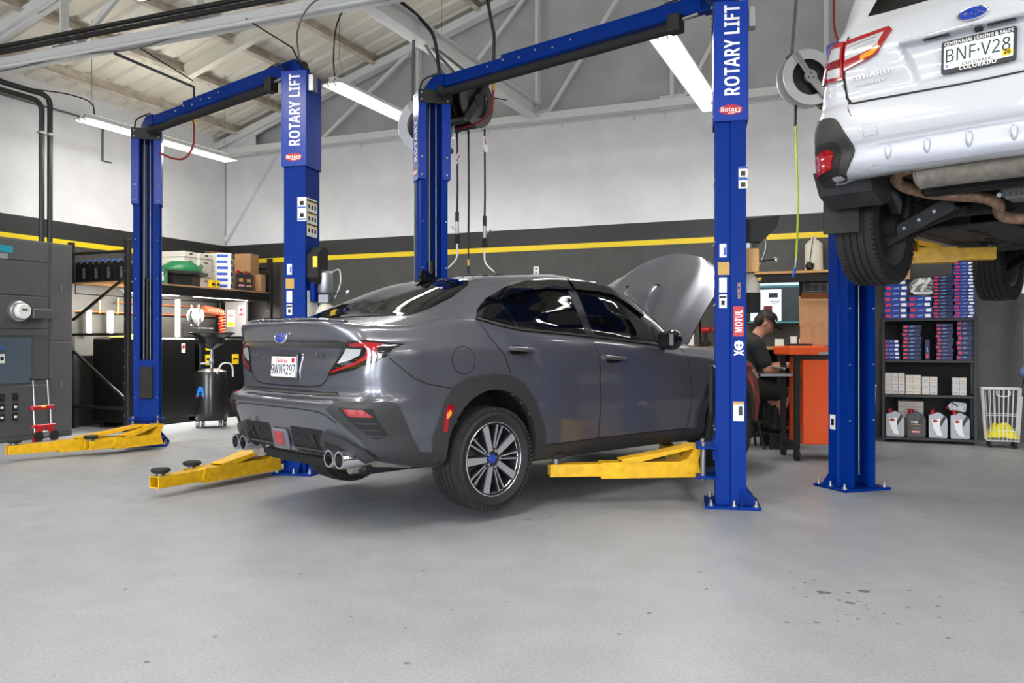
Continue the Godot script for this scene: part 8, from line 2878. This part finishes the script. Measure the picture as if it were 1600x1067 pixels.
func person() -> void:
	# local: faces +x, y up, z to the person's right
	var t := thing("person", "person in black cap, shirt and shorts bent over work on a stool", "person", at(Vector3(-1.27, 0, -9.24), 22))
	mat("skin", rgb(196, 142, 116), 0.55)
	M.skin.subsurf_scatter_enabled = true
	M.skin.subsurf_scatter_strength = 0.15
	mat("shirt", rgb(38, 38, 41), 0.85)
	mat("shorts", rgb(22, 22, 24), 0.85)
	mat("boot", rgb(20, 20, 21), 0.6)
	mat("hair", rgb(30, 24, 20), 0.7)
	var hip := Vector3(0.0, 0.66, 0)
	var chest := Vector3(0.06, 1.0, 0)
	var neck := Vector3(0.14, 1.17, 0)
	var head := Vector3(0.22, 1.31, 0)
	var body := []
	body.append(B(hip, Vector3(0.02, 0.82, 0), 0.13, 0.13, 0.05))
	body.append(B(Vector3(0.02, 0.82, 0), chest, 0.13, 0.14, 0.05))
	body.append(B(chest, neck, 0.13, 0.06, 0.04))
	body.append(B(neck, head + Vector3(-0.03, -0.05, 0), 0.058, 0.055, 0.02))
	var arms := []
	for s in [-1.0, 1.0]:
		var sh := Vector3(0.09, 1.08, s * 0.18)
		var el := Vector3(0.20, 0.82, s * 0.23)
		var wr := Vector3(0.42, 0.87, s * 0.12)
		body.append(B(chest + Vector3(0.0, 0.05, 0), sh, 0.1, 0.07, 0.04))
		body.append(B(sh, el, 0.06, 0.045, 0.02))
		body.append(B(el, wr, 0.045, 0.03, 0.02))
		# hand: palm, four fingers of unequal length curled round the work, thumb from the palm's side
		var pm := wr + Vector3(0.07, 0.0, -s * 0.01)
		body.append(B(wr, pm, 0.028, 0.032, 0.01))
		for f in 4:
			var base := pm + Vector3(0.02, 0.004, s * (0.026 - 0.018 * f))
			var ln: float = [0.03, 0.036, 0.034, 0.026][f]
			var mid := base + Vector3(ln, -0.012, 0)
			body.append(B(base, mid, 0.0095, 0.009, 0.004))
			body.append(B(mid, mid + Vector3(ln * 0.5, -ln * 0.8, 0), 0.009, 0.008, 0.004))
		var th := pm + Vector3(-0.02, 0.0, -s * 0.03)
		body.append(B(th, th + Vector3(0.03, -0.005, -s * 0.02), 0.0105, 0.0095, 0.005))
		body.append(B(th + Vector3(0.03, -0.005, -s * 0.02), th + Vector3(0.055, -0.015, -s * 0.012), 0.0095, 0.0085, 0.005))
		# leg, thigh forward, shin down and back a little
		var hj := Vector3(0.02, 0.63, s * 0.1)
		var kn := Vector3(0.40, 0.58, s * 0.15)
		var an := Vector3(0.30, 0.30, s * 0.13)
		body.append(B(hj, kn, 0.095, 0.065, 0.03))
		body.append(B(kn, an.lerp(kn, 0.6), 0.06, 0.058, 0.02))
		body.append(B(an.lerp(kn, 0.6), an, 0.058, 0.042, 0.02))
	put_mesh(net(body, 0.013), "body", M.skin, t)
	# head with a face looking down at the work
	var hb := Basis(Vector3(0, 0, 1), deg_to_rad(-38))
	var H := Transform3D(hb, head)
	var hd := []
	hd.append(B(H * Vector3(-0.015, 0.03, 0), H * Vector3(0.02, 0.0, 0), 0.085, 0.08, 0.02))
	hd.append(B(H * Vector3(0.03, -0.03, 0), H * Vector3(0.045, -0.085, 0), 0.062, 0.035, 0.02))
	hd.append(B(H * Vector3(0.098, 0.0, 0), H * Vector3(0.113, -0.028, 0), 0.008, 0.013, 0.01))
	hd.append(B(H * Vector3(0.085, -0.06, -0.02), H * Vector3(0.085, -0.06, 0.02), 0.009, 0.009, 0.008))
	for s in [-1.0, 1.0]:
		hd.append(B(H * Vector3(0.0, 0.01, s * 0.083), H * Vector3(-0.005, -0.03, s * 0.08), 0.014, 0.01, 0.006))
		hd.append(B(H * Vector3(0.085, 0.022, s * 0.02), H * Vector3(0.075, 0.022, s * 0.045), 0.012, 0.012, 0.008))
	hd.append(B(neck, head + Vector3(-0.02, -0.05, 0), 0.056, 0.055, 0.02))
	put_mesh(net(hd, 0.007), "head", M.skin, t)
	var st
	for s in [-1.0, 1.0]:
		st = S()
		ball(st, H * Vector3(0.092, 0.006, s * 0.032), Vector3(0.008, 0.006, 0.011), 8)
		put(st, "eye", M.hair, t)
	put_mesh(net([B(H * Vector3(-0.06, 0.0, -0.035), H * Vector3(-0.06, 0.0, 0.035), 0.05, 0.05, 0.02), B(H * Vector3(-0.055, -0.04, -0.03), H * Vector3(-0.055, -0.04, 0.03), 0.04, 0.04, 0.02)], 0.01), "hair", M.hair, t)
	var cap := part("cap", t)
	st = S()
	lathe(st, [Vector2(0.108, 0.0), Vector2(0.108, 0.03), Vector2(0.1, 0.07), Vector2(0.07, 0.1), Vector2(0.0, 0.112)], 22, H * eul(Vector3(-0.005, 0.035, 0), 0, 0, 4), 180)
	put(st, "crown", M.boot, cap)
	st = S()
	prism(st, v2([0.0, -0.085, 0.09, -0.075, 0.125, -0.03, 0.125, 0.03, 0.09, 0.075, 0.0, 0.085]), 0.007, H * Transform3D(Basis(Vector3(1, 0, 0), PI / 2), Vector3(0.07, 0.045, 0)) * eul(Vector3.ZERO, 0, 8, 0))
	put(st, "visor", M.boot, cap)
	flat_sign(cap, "cap_mark", M.white_print, H * frame(Vector3(0.066, 0.075, 0.080), Vector3(1, 0, -0.75), Vector3(0, 1, -0.3)), 0.045, 0.012, 0.003)
	# shirt and shorts follow the figure
	var shirt := [B(Vector3(0.0, 0.68, 0), Vector3(0.02, 0.82, 0), 0.152, 0.15, 0.05), B(Vector3(0.02, 0.82, 0), chest, 0.15, 0.156, 0.05), B(chest, Vector3(0.10, 1.12, 0), 0.145, 0.095, 0.04)]
	for s in [-1.0, 1.0]:
		var sh := Vector3(0.09, 1.08, s * 0.18)
		shirt.append(B(chest + Vector3(0, 0.05, 0), sh, 0.11, 0.085, 0.04))
		shirt.append(B(sh, sh.lerp(Vector3(0.20, 0.82, s * 0.23), 0.68), 0.082, 0.074, 0.02))
	put_mesh(net(shirt, 0.016), "shirt", M.shirt, t)
	var shorts := [B(Vector3(-0.01, 0.655, -0.05), Vector3(-0.01, 0.655, 0.05), 0.148, 0.148, 0.04)]
	for s in [-1.0, 1.0]:
		shorts.append(B(Vector3(0.02, 0.63, s * 0.1), Vector3(0.36, 0.585, s * 0.145), 0.118, 0.088, 0.03))
	put_mesh(net(shorts, 0.016), "shorts", M.shorts, t)
	for s in [-1.0, 1.0]:
		put_mesh(net([B(Vector3(0.305, 0.40, s * 0.13), Vector3(0.30, 0.24, s * 0.13), 0.058, 0.052, 0.02), B(Vector3(0.29, 0.215, s * 0.13), Vector3(0.44, 0.205, s * 0.14), 0.048, 0.04, 0.03)], 0.014), "boot", M.boot, t)
	# stool with a foot ring
	var q := thing("work_stool", "black work stool with round seat under the seated person", "stool", at(Vector3(-1.27, 0, -9.24), 22))
	st = S()
	lathe(st, [Vector2(0, 0.47), Vector2(0.17, 0.47), Vector2(0.185, 0.49), Vector2(0.18, 0.52), Vector2(0, 0.525)], 24, Transform3D())
	put(st, "seat", M.black, q)
	for k in 4:
		var a := TAU * (k + 0.5) / 4.0
		st = S()
		tube(st, [Vector3(0.12 * cos(a), 0.47, 0.12 * sin(a)), Vector3(0.25 * cos(a), 0.0, 0.25 * sin(a))], 0.014, 8)
		put(st, "leg", M.black, q)
	st = S()
	var ring := []
	for k in 25:
		ring.append(Vector3(0.215 * cos(TAU * k / 24), 0.14, 0.215 * sin(TAU * k / 24)))
	tube(st, ring, 0.011, 6)
	put(st, "foot_ring", M.black, q)
	st = S()
	bx(st, at(Vector3(0.36, 0.16, 0)), Vector3(0.3, 0.02, 0.42), 0.004)
	for s in [-1, 1]:
		bx(st, at(Vector3(0.36, 0.075, s * 0.18)), Vector3(0.28, 0.15, 0.02), 0.003)
	put(st, "foot_rest", M.black, q)
